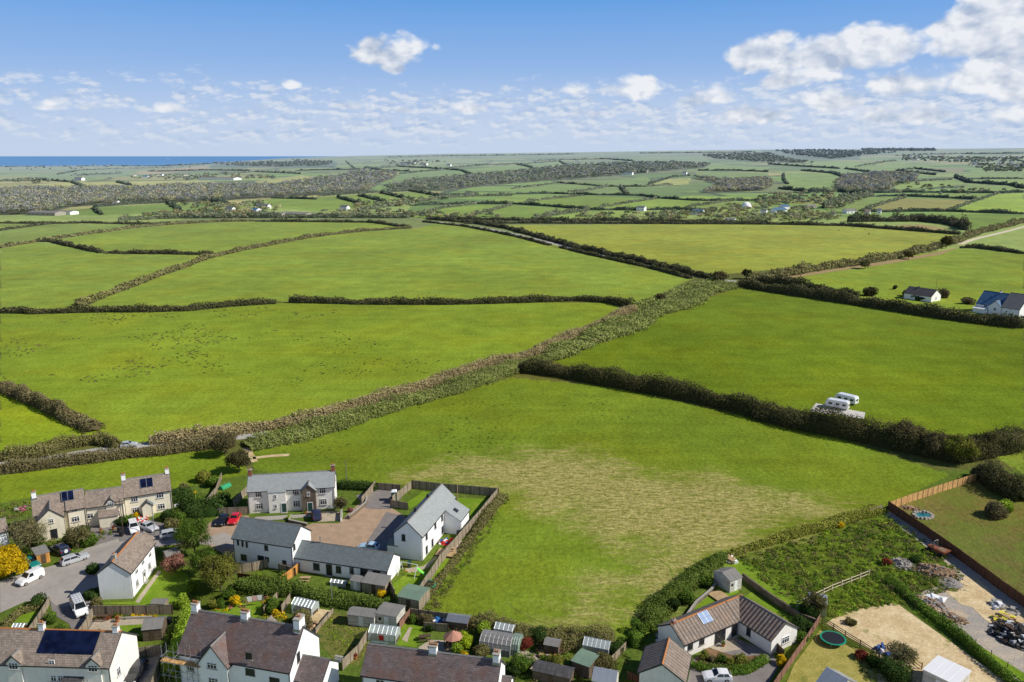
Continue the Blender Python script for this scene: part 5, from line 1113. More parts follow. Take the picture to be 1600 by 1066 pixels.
# -- J bungalow
J_ = House('l_shaped_bungalow', 'L shaped cream bungalow with a ribbed brown roof, rooflight and courtyard', (1070,1008), (1155,971), 2.5, (1049.6,974), 33, 'pale', 'pantile', ridge='clay', group='bungalow buildings'); H = J_
H.root['group'] = 'bungalow buildings'
for px, py, w_, h_ in ((1078.5,1010,1.0,1.2),(1096.5,1002,1.0,1.2)): H.win('f', px, py, w_, h_, frame='darkframe')
for px in (1121, 1129): H.door('f', px, mat='black', w=.95)
H.door('f', 1147, mat='black')
# cross wing
a0 = H.pix('f', 1155, 985)[0]
wl = 9.6; blk = (a0, -6.0, 0, 5.9, 6.0)
H.block(H.L, 0, 0, 3.6, H.D, 2.5, 33, wname='end_wall', rname='end_roof', ridge='clay')
H.block(a0+5.6, -6.2, pi/2, 6.2+H.D/2-.3, 5.7, 2.5, 33, roof='pantile', wname='wing_wall', rname='wing_roof', ridge='greyridge'); blk = (a0+5.6, -6.2, pi/2, 6.2+H.D/2-.3, 5.7)
H.window('l', 2.6, 1.45, 1.6, 1.1, bars=3, blk=blk); H.window('b', 4.3, 1.45, .8, 1.3, frame='darkframe', blk=blk, bars=1)
a = H.plane(1107,985); b = H.plane(1118,957); H.slope(a[0]-.3, a[0]+1.7, 1.0, 2.5, cells=(2,2), frame='alu', mat='solarpale', name='solar_water_panel')
H.chimney(.5, mat='brick', w=.5, d=.5, up=.7, pots=1)
# -- K garage
K_ = House('double_garage', 'cream gabled garage with ribbed brown roof at the edge of the bungalow drive', (1072,1066), (1080.5,1025), 2.3, (1044.8,998), 33, 'pale', 'pantile', ridge='clay', group='bungalow buildings', cat='garage'); H = K_
# ================================================================ vehicles
V = vehicle
V('van','p_white','small white panel van parked beside the yellow flowering tree', (33,915), (62,901), cat='van', name='parked_van', panelvan=True)
V('estate','p_silver','silver estate car parked at the kerb near the small wooden shed', (137,871), (97,884))
V('hatch','p_teal','dark blue hatchback tucked between the yellow tree and the shrubs', (58,890), (44,879))
V('suv','p_navy','dark blue four wheel drive with a spare wheel, beside the wooden shed', (86,858), (103,868), spare=True)
V('van','p_white','white van facing the camera outside the cream houses', (212,836), (207,822), cat='van', name='parked_van')
V('estate','p_silver','silver car parked at the mouth of the courtyard below the hedge', (286,835), (254,841))
V('hatch','p_silver','small silver car half hidden behind the lamp post hedge', (239,830), (228,826))
V('hatch','p_red','bright red car parked by the courtyard fence', (361,823), (372,808))
V('hatch','p_black','black car parked next to the red car', (343,823), (352,812))
V('suv','p_navy','dark people carrier in front of the stone gabled entrance', (493,802), (496,815))
V('hatch','p_lblue','pale blue car in the shade between the bungalow and the tall gabled house', (566,858), (587,860))
V('bigvan','p_white','white van with a loaded roof rack on the shaded drive', (131,968), (118,942), cat='van', name='parked_van', rack=True)
V('estate','p_black','black car on the drive beside the solar panelled house', (206,1068), (222,1044))
V('hatch','p_white','white car parked outside the bungalow garage', (1094,1062), (1146,1062))
V('hatch','p_silver','lone silver white car driving along the hedged lane', (212,697), (192,699), name='car')
def caravan(label, fpx, rpx, z=0):
    f = np.array(at(*fpx)); r = np.array(at(*rpx)); mid = (f+r)/2; a = atan2(f[1]-r[1], f[0]-r[0]); root = empty('caravan', tuple(mid), a, label, 'caravan', 'caravans parked in the field'); L, W = 6.4, 2.3
    prof = [(-.5,.5),(-.5,1.9),(-.47,2.45),(-.38,2.62),(.36,2.62),(.44,2.4),(.5,1.6),(.5,.7),(.46,.45)]; m = MB()
    rings = [[(x*L,y,z) for x, z in prof] for y in (-W/2, -W/2+.08, W/2-.08, W/2)]
    for i in (0, 3): rings[i] = [(x*.985, y, .5+(z-.5)*.97) for x, y, z in rings[i]]
    m.loft(rings); m.build('body', M['p_white'], root)
    for sg in (-1, 1):
        for x in (-2.1, -.3, 1.7):
            w = MB(); w.box(x-.5, x+.5, sg*W/2-.03, sg*W/2+.03, 1.25, 1.85); w.build('window', M['skyglass'], root)
        wh = MB(); wh.tube((-.2,sg*W/2-.02,.33), (-.2,sg*(W/2-.22),.33), .33, n=12); wh.build('wheel', M['tyre'], root)
    w = MB(); w.box(.489*L, .505*L, -.7, .7, 1.2, 1.75); w.build('window', M['skyglass'], root); w = MB(); w.box(-.505*L, -.49*L, -.6, .6, 1.3, 1.85); w.build('window', M['skyglass'], root)
    dr = MB(); dr.box(.7, 1.25, -W/2-.02, -W/2+.02, .55, 2.2); dr.build('door', M['upvc'], root)
    t = MB(); t.bar((.49*L,.5,.45), (.49*L+1.1,0,.42), .07, .07); t.bar((.49*L,-.5,.45), (.49*L+1.1,0,.42), .07, .07); t.tube((.49*L+.9,0,0), (.49*L+.9,0,.45), .04); t.build('drawbar', M['metal'], root)
caravan('white caravan nearer the hedge with its windows to the camera', (1291,635), (1325,641)); caravan('white caravan parked behind the other one', (1308,626), (1337,633))
# dumper on the track
p = at(1466,866); D = empty('dumper', p, R(-62), 'small rusty dumper with a roll bar beside the long brown fence', 'dumper')
m = MB(); m.loft([[(-.3,-.9,1.15),(-.3,.9,1.15),(-.1,.7,.55),(-.1,-.7,.55)],[(1.9,-1.0,1.35),(1.9,1.0,1.35),(1.5,.7,.6),(1.5,-.7,.6)]]); rust = plain('rusty_paint', rgb(140,84,60), .8, .3, 4, .2); m.build('skip', rust, D)
m = MB(); m.box(.0,1.6,-.7,.7,1.22,1.3); m.build('load', plain('skip_load', rgb(126,104,84), .9, .3, 5), D)
m = MB(); m.box(-1.9,-.3,-.6,.6,.5,1.15); m.box(-1.3,-.8,-.25,.25,1.15,1.35); m.build('chassis', rust, D)
m = MB(); m.tube((-.7,-.55,1.1),(-.7,-.55,2.5),.05); m.tube((-.7,.55,1.1),(-.7,.55,2.5),.05); m.tube((-.7,-.55,2.5),(-.7,.55,2.5),.05); m.tube((-1.2,-.55,1.1),(-.7,-.55,2.5),.04); m.tube((-1.2,.55,1.1),(-.7,.55,2.5),.04); m.build('roll_bar', M['metal'], D)
for x in (-1.4, .9):
    for y in (-.85, .62): m = MB(); m.tube((x,y,.42),(x,y+.26,.42),.42,n=14); m.build('wheel', M['tyre'], D)
# ================================================================ fences and walls
F = fence; M['palewood'] = plain('pale_timber', rgb(222,206,176), .8, .1, 4, .2)
F('long reddish brown fence beside the shaded track', [(1387,797),(1440,833),(1500,876),(1560,921),(1625,968)], 2.0, mat='fencebrown')
F('new pale timber fence closing off the earth garden from the field', [(1390,797),(1425,784),(1480,766),(1526,751)], 1.8, mat='fencenew'); F('short return of the new fence behind the hedge corner', [(1527,751),(1536,757)], 1.8, mat='fencenew')
F('reddish board fence between the bungalow and the dry lawn', [(1281,972),(1262,1002),(1242,1030),(1205,1085)], 1.4, mat='fencered')
F('dark post and rail fence between the dry lawn and the sandy yard', [(1284,975),(1320,998),(1368,1028)], 1.3, 'rail', 'darkwood', rails=4, span=2.2)
F('pale timber rail fence across the scrub plot', [(1245,950),(1300,923),(1358,900)], 1.2, 'rail', 'palewood', rails=2, span=2.4, post='palewood'); 
F('wire fence along the green bank', [(1360,900),(1430,950),(1500,995),(1600,1066)], 1.3, 'wire', rails=3, span=3, post='darkwood')
F('old wire fence between the mown field and the scrub plot', [(1145,872),(1200,852),(1290,826),(1375,798)], 1.1, 'wire', rails=3, span=3, post='wood')
F('pale timber gate panel at the corner of the scrub plot', [(1358,806),(1378,799)], 1.4, 'board', 'fence', span=2.6)
F('long pale fence along the field side of the courtyard gardens', [(779,774),(752,808),(722,843),(690,880),(657,930),(655,952)], 1.9)
F('fence behind the tall gabled house along the field', [(644,763),(690,768),(735,772),(779,776)], 1.9)
F('fence between the tarmac drive and the courtyard lawn', [(643,764),(625,778),(613,788)], 1.8); F('low fence at the end of the courtyard lawn', [(610,792),(637,797)], 1.6)
F('fence on the near side of the first courtyard house garden', [(587,763),(575,778),(565,790)], 1.8); F('fence across the end of the tarmac drive', [(590,765),(625,768)], 1.6)
F('pale fence running back from the first courtyard house', [(387,772),(372,786),(365,795)], 1.8); F('fence behind the parked red car', [(340,806),(388,804)], 1.7)
F('fence below the two storey courtyard house', [(363,898),(395,893),(428,885)], 1.7); F('short fence beside the back door of the courtyard house', [(436,893),(462,900)], 1.5)
F('bright orange fence beside the bungalow garden', [(438,917),(468,893)], 1.7, mat='orange'); F('dark fence below the kitchen gardens', [(372,905),(420,912),(470,922)], 1.2, mat='darkwood' if False else 'fencebrown')
F('weathered fence running down from the bungalow corner', [(606,915),(617,937)], 1.8)
F('weathered wavy topped fence behind the patio garden', [(146,962),(190,962),(270,960)], 1.7); F('fence on the drive side of the patio garden', [(146,965),(137,982),(122,1003)], 1.7)
F('timber fence round the sloping corner garden', [(78,945),(60,975),(40,1003)], 1.4, mat='fence', rails=3); F('low picket fence beside the shaded drive', [(58,968),(86,965)], 1.0, 'picket')
F('garden fence beside the drive of the solar panelled house', [(262,1022),(250,1048),(238,1085)], 1.8); F('fence across the garden end of the paved drive', [(206,1030),(252,1024)], 1.7)
F('fence between the two bottom gardens', [(575,1000),(560,1024),(535,1048)], 1.7); F('low retaining fence beside the greenhouse garden', [(521,957),(493,990)], .8)
F('fence running down from the clothes line garden', [(434,937),(412,962)], 1.4); F('fence beside the ridge greenhouse', [(454,940),(440,960)], 1.5)
F('fence at the end of the shed garden', [(640,962),(700,970),(740,978)], 1.3); F('fence beside the small lean-to cabin', [(624,985),(641,962)], 1.3, mat='fencered')
F('trellis fence beside the octagonal summerhouse', [(662,985),(700,988)], 1.4); F('fence running down from the field corner to the drive', [(978,1015),(942,1052)], 1.3)
F('dark timber fence below the bungalow garage', [(980,1062),(1030,1075),(1085,1085)], 1.2, mat='fencebrown'); F('post fence beside the cream houses garden', [(322,792),(338,772),(347,748)], 1.5)
F('white picket fence in front of the tall cream house', [(272,795),(290,789)], .9, 'picket', 'upvc'); F('tall dark gate beside the bungalow wing', [(1206,1012),(1224,1030)], 1.5, mat='darkwood')
F('rail fence at the bottom of the sandy yard', [(1415,1028),(1440,1046)], 1.0, 'rail', 'wood', rails=2, span=1.6)
wall('curved stone wall round the first courtyard garden', [(545,812),(560,800),(572,790),(574,782)], .9); wall('low pale wall in front of the parked people carrier', [(533,815),(534,802)], .9, mat='white')
wall('brown retaining wall under the bungalow lawn bank', [(1160,905),(1200,935),(1250,968),(1275,978)], 1.2, cap=False); wall('low stone wall beside the bungalow lawn', [(1125,905),(1112,925),(1088,945),(1072,968)], .7)
wall('white wall behind the long purple roofed house garden', [(524,1033),(545,1037)], .9, mat='white'); wall('low stone wall beside the front path', [(455,808),(452,816),(480,822)], .6)
wall('concrete edging of the long flower trough', [(185,968),(238,966)], .4, mat='conc', cap=False)
# ================================================================ sheds and glasshouses
S = shed
S('orange timber shed with a flat felt roof next to the parked cars', (59,884), (79,878), 3.0, 2.0, wallm='orange', pitch=4, mono=True)
S('dark shed beside the tall pink flowering shrub', (262,886), (283,880), 2.6, 2.0); S('low grey storage shed on the lawn edge', (237,954), (258,954), 1.5, 1.2, wallm='fence', door=False)
S('grey roofed shed beside the bright green hedge', (224,1003), (254,1000), 3.2, 2.0, wallm='shed', pitch=24)
S('cream boarded shed with a row of roof windows', (544,977), (585,982), 2.2, 1.9, wallm='shedpale', pitch=18)
S('white cabin with a pale ribbed roof', (588,978), (620,984), 3.2, 2.2, wallm='shedpale', roof='alu' if False else 'felt', pitch=8, window=True)
S('large green roofed shed in the corner of the play garden', (622,950), (655,957), 4.0, 2.1, wallm='fence', roof='feltgreen', pitch=8)
S('small grey shed at the bungalow wall', (548,921), (563,924), 1.8, 1.7, wallm='shedpale'); S('wide grey roofed shed backing on the play garden', (566,925), (602,931), 2.4, 1.8, wallm='fence', mono=True, pitch=12)
S('corrugated arched shed beside the blue tarpaulin', (698,983), (730,987), 2.2, 1.4, roof='metal', pitch=22, door=False)
S('white summerhouse with a grey roof on the bungalow lawn', (1140,927), (1158,920), 3.8, 2.2, wallm='shedpale', pitch=22, window=True, cat='summerhouse', name='summerhouse')
S('open fronted steel shelter at the end of the red fence', (1262,960), (1290,965), 3.0, 2.2, wallm='metal', roof='alu', pitch=12)
S('green roofed workshop with clutter on top', (893,1052), (920,1062), 3.2, 2.0, roof='feltgreen', pitch=5); S('curved roofed dark shed near the scrap of garden', (832,1062), (890,1075), 2.4, 1.5, roof='darktile', pitch=18)
S('white peaked shed at the bottom edge', (925,1085), (960,1092), 3, 2.2, wallm='shedpale', roof='alu', pitch=35); S('small dark hut among the allotment shrubs', (850,1022), (872,1026), 1.8, 1.6)
S('white flat roofed garden building cut by the lower edge', (1440,1070), (1490,1095), 4.5, 2.4, wallm='shedpale', roof='upvc', pitch=2, mono=True)
S('white and blue ribbed roof building on the dry lawn', (1268,1095), (1300,1115), 6.0, 2.0, wallm='shedpale', roof='alu', pitch=32, name='polycarbonate_shed')
G = glasshouse
G('aluminium ridge greenhouse in the back garden', (456,957), (487,964), 2.2, 1.5); G('low glass lean-to beside the washing', (576,1003), (618,1008), 2.4, 1.6); G('small blue framed greenhouse by the field hedge', (772,995), (800,1000), 2.0, 1.4)
G('aluminium greenhouse near the field corner', (910,1022), (950,1030), 2.4, 1.5); G('small cold frame in the corner garden', (19,985), (36,985), 1.2, .5); G('white framed cold frame on the bungalow terrace', (516,915), (540,918), 1.2, .6)
G('grey curved polytunnel behind the long purple roof', (748,1020), (796,1028), 4.0, 2.0, curved=True, cover='felt', frame='metal')
G('green ended polytunnel section', (797,1024), (808,1026), 3.8, 1.9, curved=True, cover='feltgreen', frame='metal')
# ================================================================ garden things
def trampoline(label, px, py, r=1.9):
    t = empty('trampoline', at(px, py), 0, label, 'trampoline'); m = MB(); n = 20
    ring = lambda a, z: [(a*cos(2*pi*i/n), a*sin(2*pi*i/n), z) for i in range(n)]
    m.add(ring(r-.25,.78), [tuple(range(n))]); m.build('mat', M['black'], t); m = MB(); v = ring(r-.25,.8)+ring(r,.8)+ring(r,.7); m.add(v, [(i,n+i,n+(i+1)%n,(i+1)%n) for i in range(n)]+[(n+i,2*n+i,2*n+(i+1)%n,n+(i+1)%n) for i in range(n)]); m.build('edge_pad', M['padgreen'], t)
    for i in range(6): a = 2*pi*i/6; m = MB(); m.tube((r*.93*cos(a),r*.93*sin(a),0),(r*.93*cos(a),r*.93*sin(a),.74),.03); m.build('leg', M['metal'], t)
M['padgreen'] = plain('pad_green', rgb(30,140,110), .6, .05)
trampoline('green edged round trampoline on the dry lawn', 1301, 1004); trampoline('dark trampoline in the shade by the play garden fence', 668, 919, 1.5)
# swing and slide
t = empty('swing_set', at(640,898), R(-20), 'climbing frame with swings and a green slide on the lawn', 'play set'); m = MB()
for x in (-1.6, 1.6): m.tube((x-.2,-1.0,0),(x,0,2.2),.05); m.tube((x-.2,1.0,0),(x,0,2.2),.05)
m.tube((-1.6,0,2.2),(1.6,0,2.2),.05); m.build('frame', M['upvc'], t)
m = MB(); m.loft([[(1.6,-.3,1.5),(1.6,.3,1.5),(1.6,.3,1.62),(1.6,-.3,1.62)],[(2.6,-.3,.8),(2.6,.3,.8),(2.6,.3,.92),(2.6,-.3,.92)],[(3.8,-.3,.12),(3.8,.3,.12),(3.8,.3,.24),(3.8,-.3,.24)]]); m.build('slide', col('slide_green',120,210,80), t)
for x in (-.7, .4): m = MB(); m.box(x-.22,x+.22,-.1,.1,.55,.6); m.tube((x-.2,0,.6),(x-.2,0,2.2),.012,n=4); m.tube((x+.2,0,.6),(x+.2,0,2.2),.012,n=4); m.build('swing', col('swing_orange',214,150,60), t)
# portable toilet
t = empty('portable_toilet', at(616,782), R(8), 'green portable toilet with a white roof at the end of the drive', 'toilet'); m = MB(); m.box(-.6,.6,-.6,.6,.1,2.1,.97); m.build('cabin', M['green'], t); m = MB(); m.box(-.64,.64,-.64,.64,2.1,2.22,.96); m.box(-.58,.58,-.58,.58,2.22,2.4,.6); m.build('roof', M['upvc'], t); m = MB(); m.box(-.4,.4,-.64,-.6,.15,2.0); d = m.build('door', col('toilet_green',20,96,84), t); m = MB(); m.box(.25,.33,-.68,-.64,1.0,1.15); m.build('handle', M['metal'], d); m = MB(); m.box(-.66,.66,-.66,.66,0,.1); m.build('base', M['black'], t)
# green tunnel tent
t = empty('play_tunnel', at(352,762), R(62), 'bright green fabric tunnel lying in the garden by the hedge', 'tent'); m = MB(); m.loft([[(x,.7*cos(a),max(.02,.8*sin(a))) for a in np.linspace(0,pi,9)] for x in (-1.3,-.6,.4,1.2)]); m.build('fabric', col('tent_green',52,150,104), t); m = MB(); [m.tube((x,.92,0),(x,.6,.85),.03) for x in (-1.8,-.6,.6,1.8)]; m.build('hoop', M['upvc'], t)
# octagonal gazebo
t = empty('garden_gazebo', at(708,1013), 0, 'small octagonal gazebo with a pink brown pyramid roof', 'gazebo'); n = 8; m = MB(); m.add([(1.5*cos(2*pi*i/n),1.5*sin(2*pi*i/n),2.0) for i in range(n)]+[(0,0,3.0)], [(i,(i+1)%n,n) for i in range(n)]+[tuple(range(n))[::-1]]); m.build('roof', col('gazebo_roof',176,128,108), t)
for i in range(n): a = 2*pi*i/n; m = MB(); m.tube((1.3*cos(a),1.3*sin(a),0),(1.3*cos(a),1.3*sin(a),2.0),.06); m.build('post', M['darkwood'], t)
m = MB(); m.add([(1.25*cos(2*pi*i/n),1.25*sin(2*pi*i/n),z) for z in (.05,.8) for i in range(n)], [(i,(i+1)%n,n+(i+1)%n,n+i) for i in range(n) if i not in (5,6)]); m.build('side_panel', M['darkwood'], t)
# scaffolding
t = empty('scaffolding', at(284,1066), S_.ang, 'steel scaffolding with a boarded lift around the house corner', 'scaffolding')
for x in (-1.6, .3, 2.2, 3.9):
    for y in (-1.4, -.4): m = MB(); m.tube((x,y,0),(x,y,6.2+random.uniform(0,.6)),.035); m.build('upright', M['metal'], t)
for z in (1.9, 3.9, 4.9): 
    m = MB(); [m.tube((-1.9,y,z),(4.2,y,z),.03) for y in (-1.45,-.35)]; [m.tube((x,-1.7,z-.06),(x,-.1,z-.06),.03) for x in (-1.6,.3,2.2,3.9)]; m.build('ledger', M['metal'], t)
m = MB(); m.box(-2.0,4.2,-1.4,-.45,3.95,4.0); m.build('boards', M['fencenew'], t); m = MB(); m.tube((-1.6,-1.42,0),(.3,-1.42,3.9),.03); m.tube((3.9,-1.42,0),(2.2,-1.42,3.9),.03); m.build('brace', M['metal'], t)
# poles and lamps
def pole(label, px, py, h, name='utility_pole', cat='pole', lamp=False, mat='darkwood', arms=False):
    t = empty(name, at(px, py), 0, label, cat); m = MB(); m.tube((0,0,0),(0,0,h),.09,.06,8); m.build('pole', M[mat], t)
    if lamp: m = MB(); m.tube((0,0,h),(.7,-.2,h+.15),.03); m.build('arm', M[mat], t); m = MB(); m.box(.5,1.0,-.32,-.12,h+.1,h+.22); m.build('lamp', M['upvc'], t)
    if arms: m = MB(); m.box(-.8,.8,-.05,.05,h-.6,h-.5); m.build('crossarm', M[mat], t)
pole('grey street lamp in front of the tall cream house', 242, 836, 6.5, 'street_lamp', 'street lamp', True, 'metal'); pole('telegraph pole outside the cream cottages', 193, 836, 7.5, arms=True); pole('slim pole on the field edge behind the courtyard houses', 541.5, 752, 5, mat='metal'); pole('thin post beside the tall gabled house', 715, 781, 3.5, mat='wood'); pole('clothes pole behind the bungalow hedge', 519, 945, 4, mat='metal'); pole('pole beside the distant dark roofed bungalow', 1462, 455, 7, mat='darkwood')
# little garden props
def table(label, px, py, rz=0, name='garden_bench', cat='bench', mat='darkwood'):
    t = empty(name, at(px, py), rz, label, cat); m = MB(); m.box(-.9,.9,-.35,.35,.68,.74); m.build('tabletop', M[mat], t)
    for y in (-.65,.65): m = MB(); m.box(-.9,.9,y-.13,y+.13,.42,.47); m.build('seat', M[mat], t)
    for x in (-.7,.7): m = MB(); m.bar((x,-.65,.02),(x,-.2,.68),.07,.07); m.bar((x,.65,.02),(x,.2,.68),.07,.07); m.bar((x,-.65,.4),(x,.65,.4),.06,.06); m.build('leg', M[mat], t)
table('picnic table on the patio below the wavy fence', 160, 968, 0, 'picnic_table', 'picnic table'); table('small timber picnic table by the bungalow terrace', 477, 908, 0, 'picnic_table', 'picnic table', 'wood'); table('timber table on the raised deck by the field fence', 704, 861, R(-15), 'picnic_table', 'picnic table', 'wood'); table('grey bench at the edge of the small back lawn', 664, 1000, R(10), 'picnic_table', 'picnic table')
def deck(label, px, py, w, d, rz, h=.35, mat='wood', name='timber_deck'): t = empty(name, at(px, py), rz, label, 'deck'); m = MB(); m.box(-w/2,w/2,-d/2,d/2,h-.08,h); m.build('boards', M[mat], t); m = MB(); m.box(-w/2,w/2,-d/2,-d/2+.08,0,h-.08); m.box(-w/2,-w/2+.08,-d/2+.08,d/2,0,h-.08); m.build('skirt', M['darkwood'], t)
deck('small raised timber deck in the corner of the gabled house garden', 698, 866, 3.6, 2.6, R(-15)); deck('wooden veranda at the white summerhouse', 1122, 932, 2.6, 2.4, R(28), .3, 'wood')
def pot(label, px, py, c, r=.3, h=.45, name='plant_pot'): t = empty(name, at(px, py), 0, label, 'plant pot', 'flower pots in the gardens'); m = MB(); m.tube((0,0,0),(0,0,h),r*.7,r,10); m.build('pot', M['clay'], t); s = quads_mesh('plant', leaf_quads(np.array((0,0,h+.25))+unit(rng.normal(0,1,(90,3)))*rng.uniform(.1,.36,(90,1)), unit(rng.normal(0,1,(90,3))), .16), tints(c, 90), M['leaf']); link('plant', s, t)
for l, px, py, c in (('terracotta pot of greenery at the end of the flower trough',182,966,'green'),('terracotta pot of red flowers on the patio',184,972,'red'),('terracotta pot by the grey shed',243,969,'yellow'),('potted red plant beside the cream porch',178,828,'red'),('potted plant by the timber porch',158,832,'pink'),('pot beside the bungalow door',1130,1010,'green'),('pot of orange flowers by the dark gate',1221,1035,'yellow'),('pot outside the stone gabled entrance',478,803,'green'),('pot on the wall of the drive',556,1030,'red')): pot(l, px, py, c)
def bins(label, px, py, c='black', rz=0): t = empty('wheelie_bin', at(px, py), rz, label, 'bin', 'wheelie bins'); m = MB(); m.box(-.27,.27,-.33,.33,.08,1.0,1.12); m.build('body', M[c], t); m = MB(); m.box(-.33,.33,-.4,.4,1.0,1.07); m.build('lid', M[c], t); [ (lambda w: (w.tube((x,.3,.1),(x+.05,.3,.1),.1,n=8), w.build('wheel', M['tyre'], t)))(MB()) for x in (-.3,.25)]
bins('black bin against the wing of the tall gabled house', 716, 838); bins('black bin with a green one in the same yard', 719, 835, 'green'); bins('black bin outside the cream cottage', 187, 832); bins('dark bin next to the telegraph pole', 190, 838); bins('black bin in the patio corner by the hedge', 265, 975); bins('green bin by the play garden fence', 640, 886, 'green')
def parasol(label, px, py, c): t = empty('parasol', at(px, py), 0, label, 'parasol'); n = 8; m = MB(); m.tube((0,0,0),(0,0,2.3),.03); m.build('pole', M['metal'], t); m = MB(); m.add([(1.2*cos(2*pi*i/n),1.2*sin(2*pi*i/n),1.95) for i in range(n)]+[(0,0,2.4)], [(i,(i+1)%n,n) for i in range(n)]); m.build('canopy', c, t)
# round paddling pool / hot tub with stone edge
t = empty('garden_pond', at(1442,806), R(20), 'stone edged teal pond in the earth garden', 'pond'); n = 12; m = MB(); ry = .75
m.add([(1.7*cos(2*pi*i/n),1.7*ry*sin(2*pi*i/n),.12) for i in range(n)], [tuple(range(n))]); m.build('water', glassy('pond_water', (.03,.16,.17,1), .05), t)
m = MB(); [m.box(2*cos(2*pi*i/16)-.32, 2*cos(2*pi*i/16)+.32, 2*ry*sin(2*pi*i/16)-.28, 2*ry*sin(2*pi*i/16)+.28, 0, .28+.1*(i%3), .8) for i in range(16)]; m.build('edging', M['conc'], t)
# heaps
def heap(label, px, py, n, r, s, mats, name='rubble_heap', cat='rubble', hgt=.5, sy=1.0, rz=0, group=None):
    t = empty(name, at(px, py), rz, label, cat, group); m = MB(); K = 10
    cv, cq = blob_core((0,0,0), r*.9, r*.9*sy, hgt*.8, px, 12, 6); m.add(cv, [tuple(q) for q in cq]); m.build('mound', mats[0], t)
    m = MB()
    for i in range(n):
        a = rng.uniform(0, 2*pi); d = r*math.sqrt(rng.uniform(0, 1))*1.15; x, y = d*cos(a), d*sin(a)*sy; z = max(0, hgt*(1-(d/r)**2))*.8; k_ = s*rng.uniform(.4, 1.4); m.m = int(rng.integers(len(mats)))
        v = rng.normal(0, 1, (8,3)); b8 = np.array([(-1,-1,-1),(1,-1,-1),(1,1,-1),(-1,1,-1),(-1,-1,1),(1,-1,1),(1,1,1),(-1,1,1)])*k_*np.array((1,rng.uniform(.4,1),rng.uniform(.3,.8)))*.5+v*k_*.12
        th = rng.uniform(0, pi); c_, s_ = cos(th), sin(th); b8 = np.c_[b8[:,0]*c_-b8[:,1]*s_, b8[:,0]*s_+b8[:,1]*c_, b8[:,2]]+np.array((x,y,z+k_*.2)); m.add(b8, [(3,2,1,0),(4,5,6,7),(0,1,5,4),(1,2,6,5),(2,3,7,6),(3,0,4,7)])
    o = m.build('rubble' if 'rubble' in name else 'pieces', mats, t); o['kind'] = 'stuff'; return t
st = [M['conc'], col('r_tan',176,150,118), col('r_brown',134,108,84), col('r_grey',140,134,128)]
heap('long heap of broken stone beside the grey track', 1452, 945, 260, 2.8, .42, [st[1],st[0],st[2],st[3]], hgt=.8, sy=.55, rz=R(-55)); heap('brown stone heap at the foot of the longer one', 1485, 966, 180, 2.2, .38, [st[2],st[1],st[0]], hgt=.7, sy=.6, rz=R(-35))
heap('grey brown spoil mound behind the scrub', 1462, 895, 200, 3.8, .3, [st[2],st[3],st[1]], hgt=1.5, sy=.6, rz=R(-30), name='spoil_mound', cat='spoil'); heap('small grey gravel mound beside the spoil', 1485, 913, 60, 2.2, .2, [st[3],st[0]], hgt=.8, name='gravel_mound', cat='gravel'); heap('pale bramble covered rubble mound', 1412, 882, 120, 2.0, .35, [st[3],st[0]], hgt=.8)
blk_ = [M['black'], M['metal'], M['darkwood'], M['tyre'], col('j_white',190,190,190), M['black'], col('j_dk',60,60,64), M['tyre'], M['darkwood']]
heap('dark scrap pile of tyres and metal at the right edge', 1590, 995, 300, 3.3, .65, blk_, 'scrap_heap', 'scrap', 1.5); heap('yellow sacks and wood beside the scrap pile', 1568, 968, 30, 1.4, .7, [col('j_yel',214,206,60), M['wood']], 'scrap_heap', 'scrap', .4)
heap('white trailer frame with pale boards on the yard', 1558, 948, 16, 1.0, .9, [M['upvc'], M['conc']], 'scrap_heap', 'scrap', .5); heap('loose pale slabs on the sandy yard', 1583, 955, 8, 1.4, .6, [M['conc'], M['upvc']], 'slab_pile', 'slabs', .15)
heap('blue and white junk on the bungalow side path', 1040, 1000, 40, 1.4, .5, [col('j_blue2',50,80,150), M['upvc'], M['conc']], 'junk_heap', 'junk', .3); heap('garden toys scattered by the gabled house door', 697, 848, 30, 1.3, .4, [col('j_red',190,50,40), M['upvc'], col('j_blue',60,90,150), M['black']], 'toy_pile', 'toys', .1)
heap('blue tarpaulin and pots by the corrugated shed', 685, 975, 26, 1.2, .6, [col('j_blue3',50,110,170), M['clay'], M['upvc']], 'junk_heap', 'junk', .3); heap('assorted timber and pots in the allotment', 858, 1016, 60, 1.8, .6, [M['wood'], M['conc'], M['clay'], M['darkwood']], 'timber_heap', 'timber', .3)
heap('stones along the pond edge', 1424, 795, 60, 1.6, .4, [col('r_red',150,110,90), st[0], st[1]], hgt=.3, sy=.5, rz=R(-25)); heap('stone pile in the garden beside the greenhouse', 487, 978, 40, 1.0, .4, [st[1], st[2]], hgt=.3)
heap('children toys and sheeting in the end cream garden', 36, 795, 26, 1.5, .5, [col('j_pink',190,100,120), M['conc'], M['darkwood'], col('j_gr',90,110,60)], 'toy_pile', 'toys', .4); heap('bright garden clutter outside the tall cream house', 222, 812, 30, 1.4, .4, [M['upvc'], M['clay'], col('j_red',190,50,40)], 'toy_pile', 'toys', .1)
heap('rubbish heap at the corner of the scrub plot', 1143, 877, 14, .9, .9, [M['wood'], M['upvc']], 'timber_heap', 'timber', .2); heap('planks stacked in the sandy yard', 1383, 1018, 20, .9, .8, [col('j_blue',60,90,150), M['upvc'], M['wood']], 'timber_heap', 'timber', .5); heap('pale beam lying on the stones', 1460, 935, 6, .9, 1.1, [M['upvc'], M['wood']], 'timber_heap', 'timber', .5)
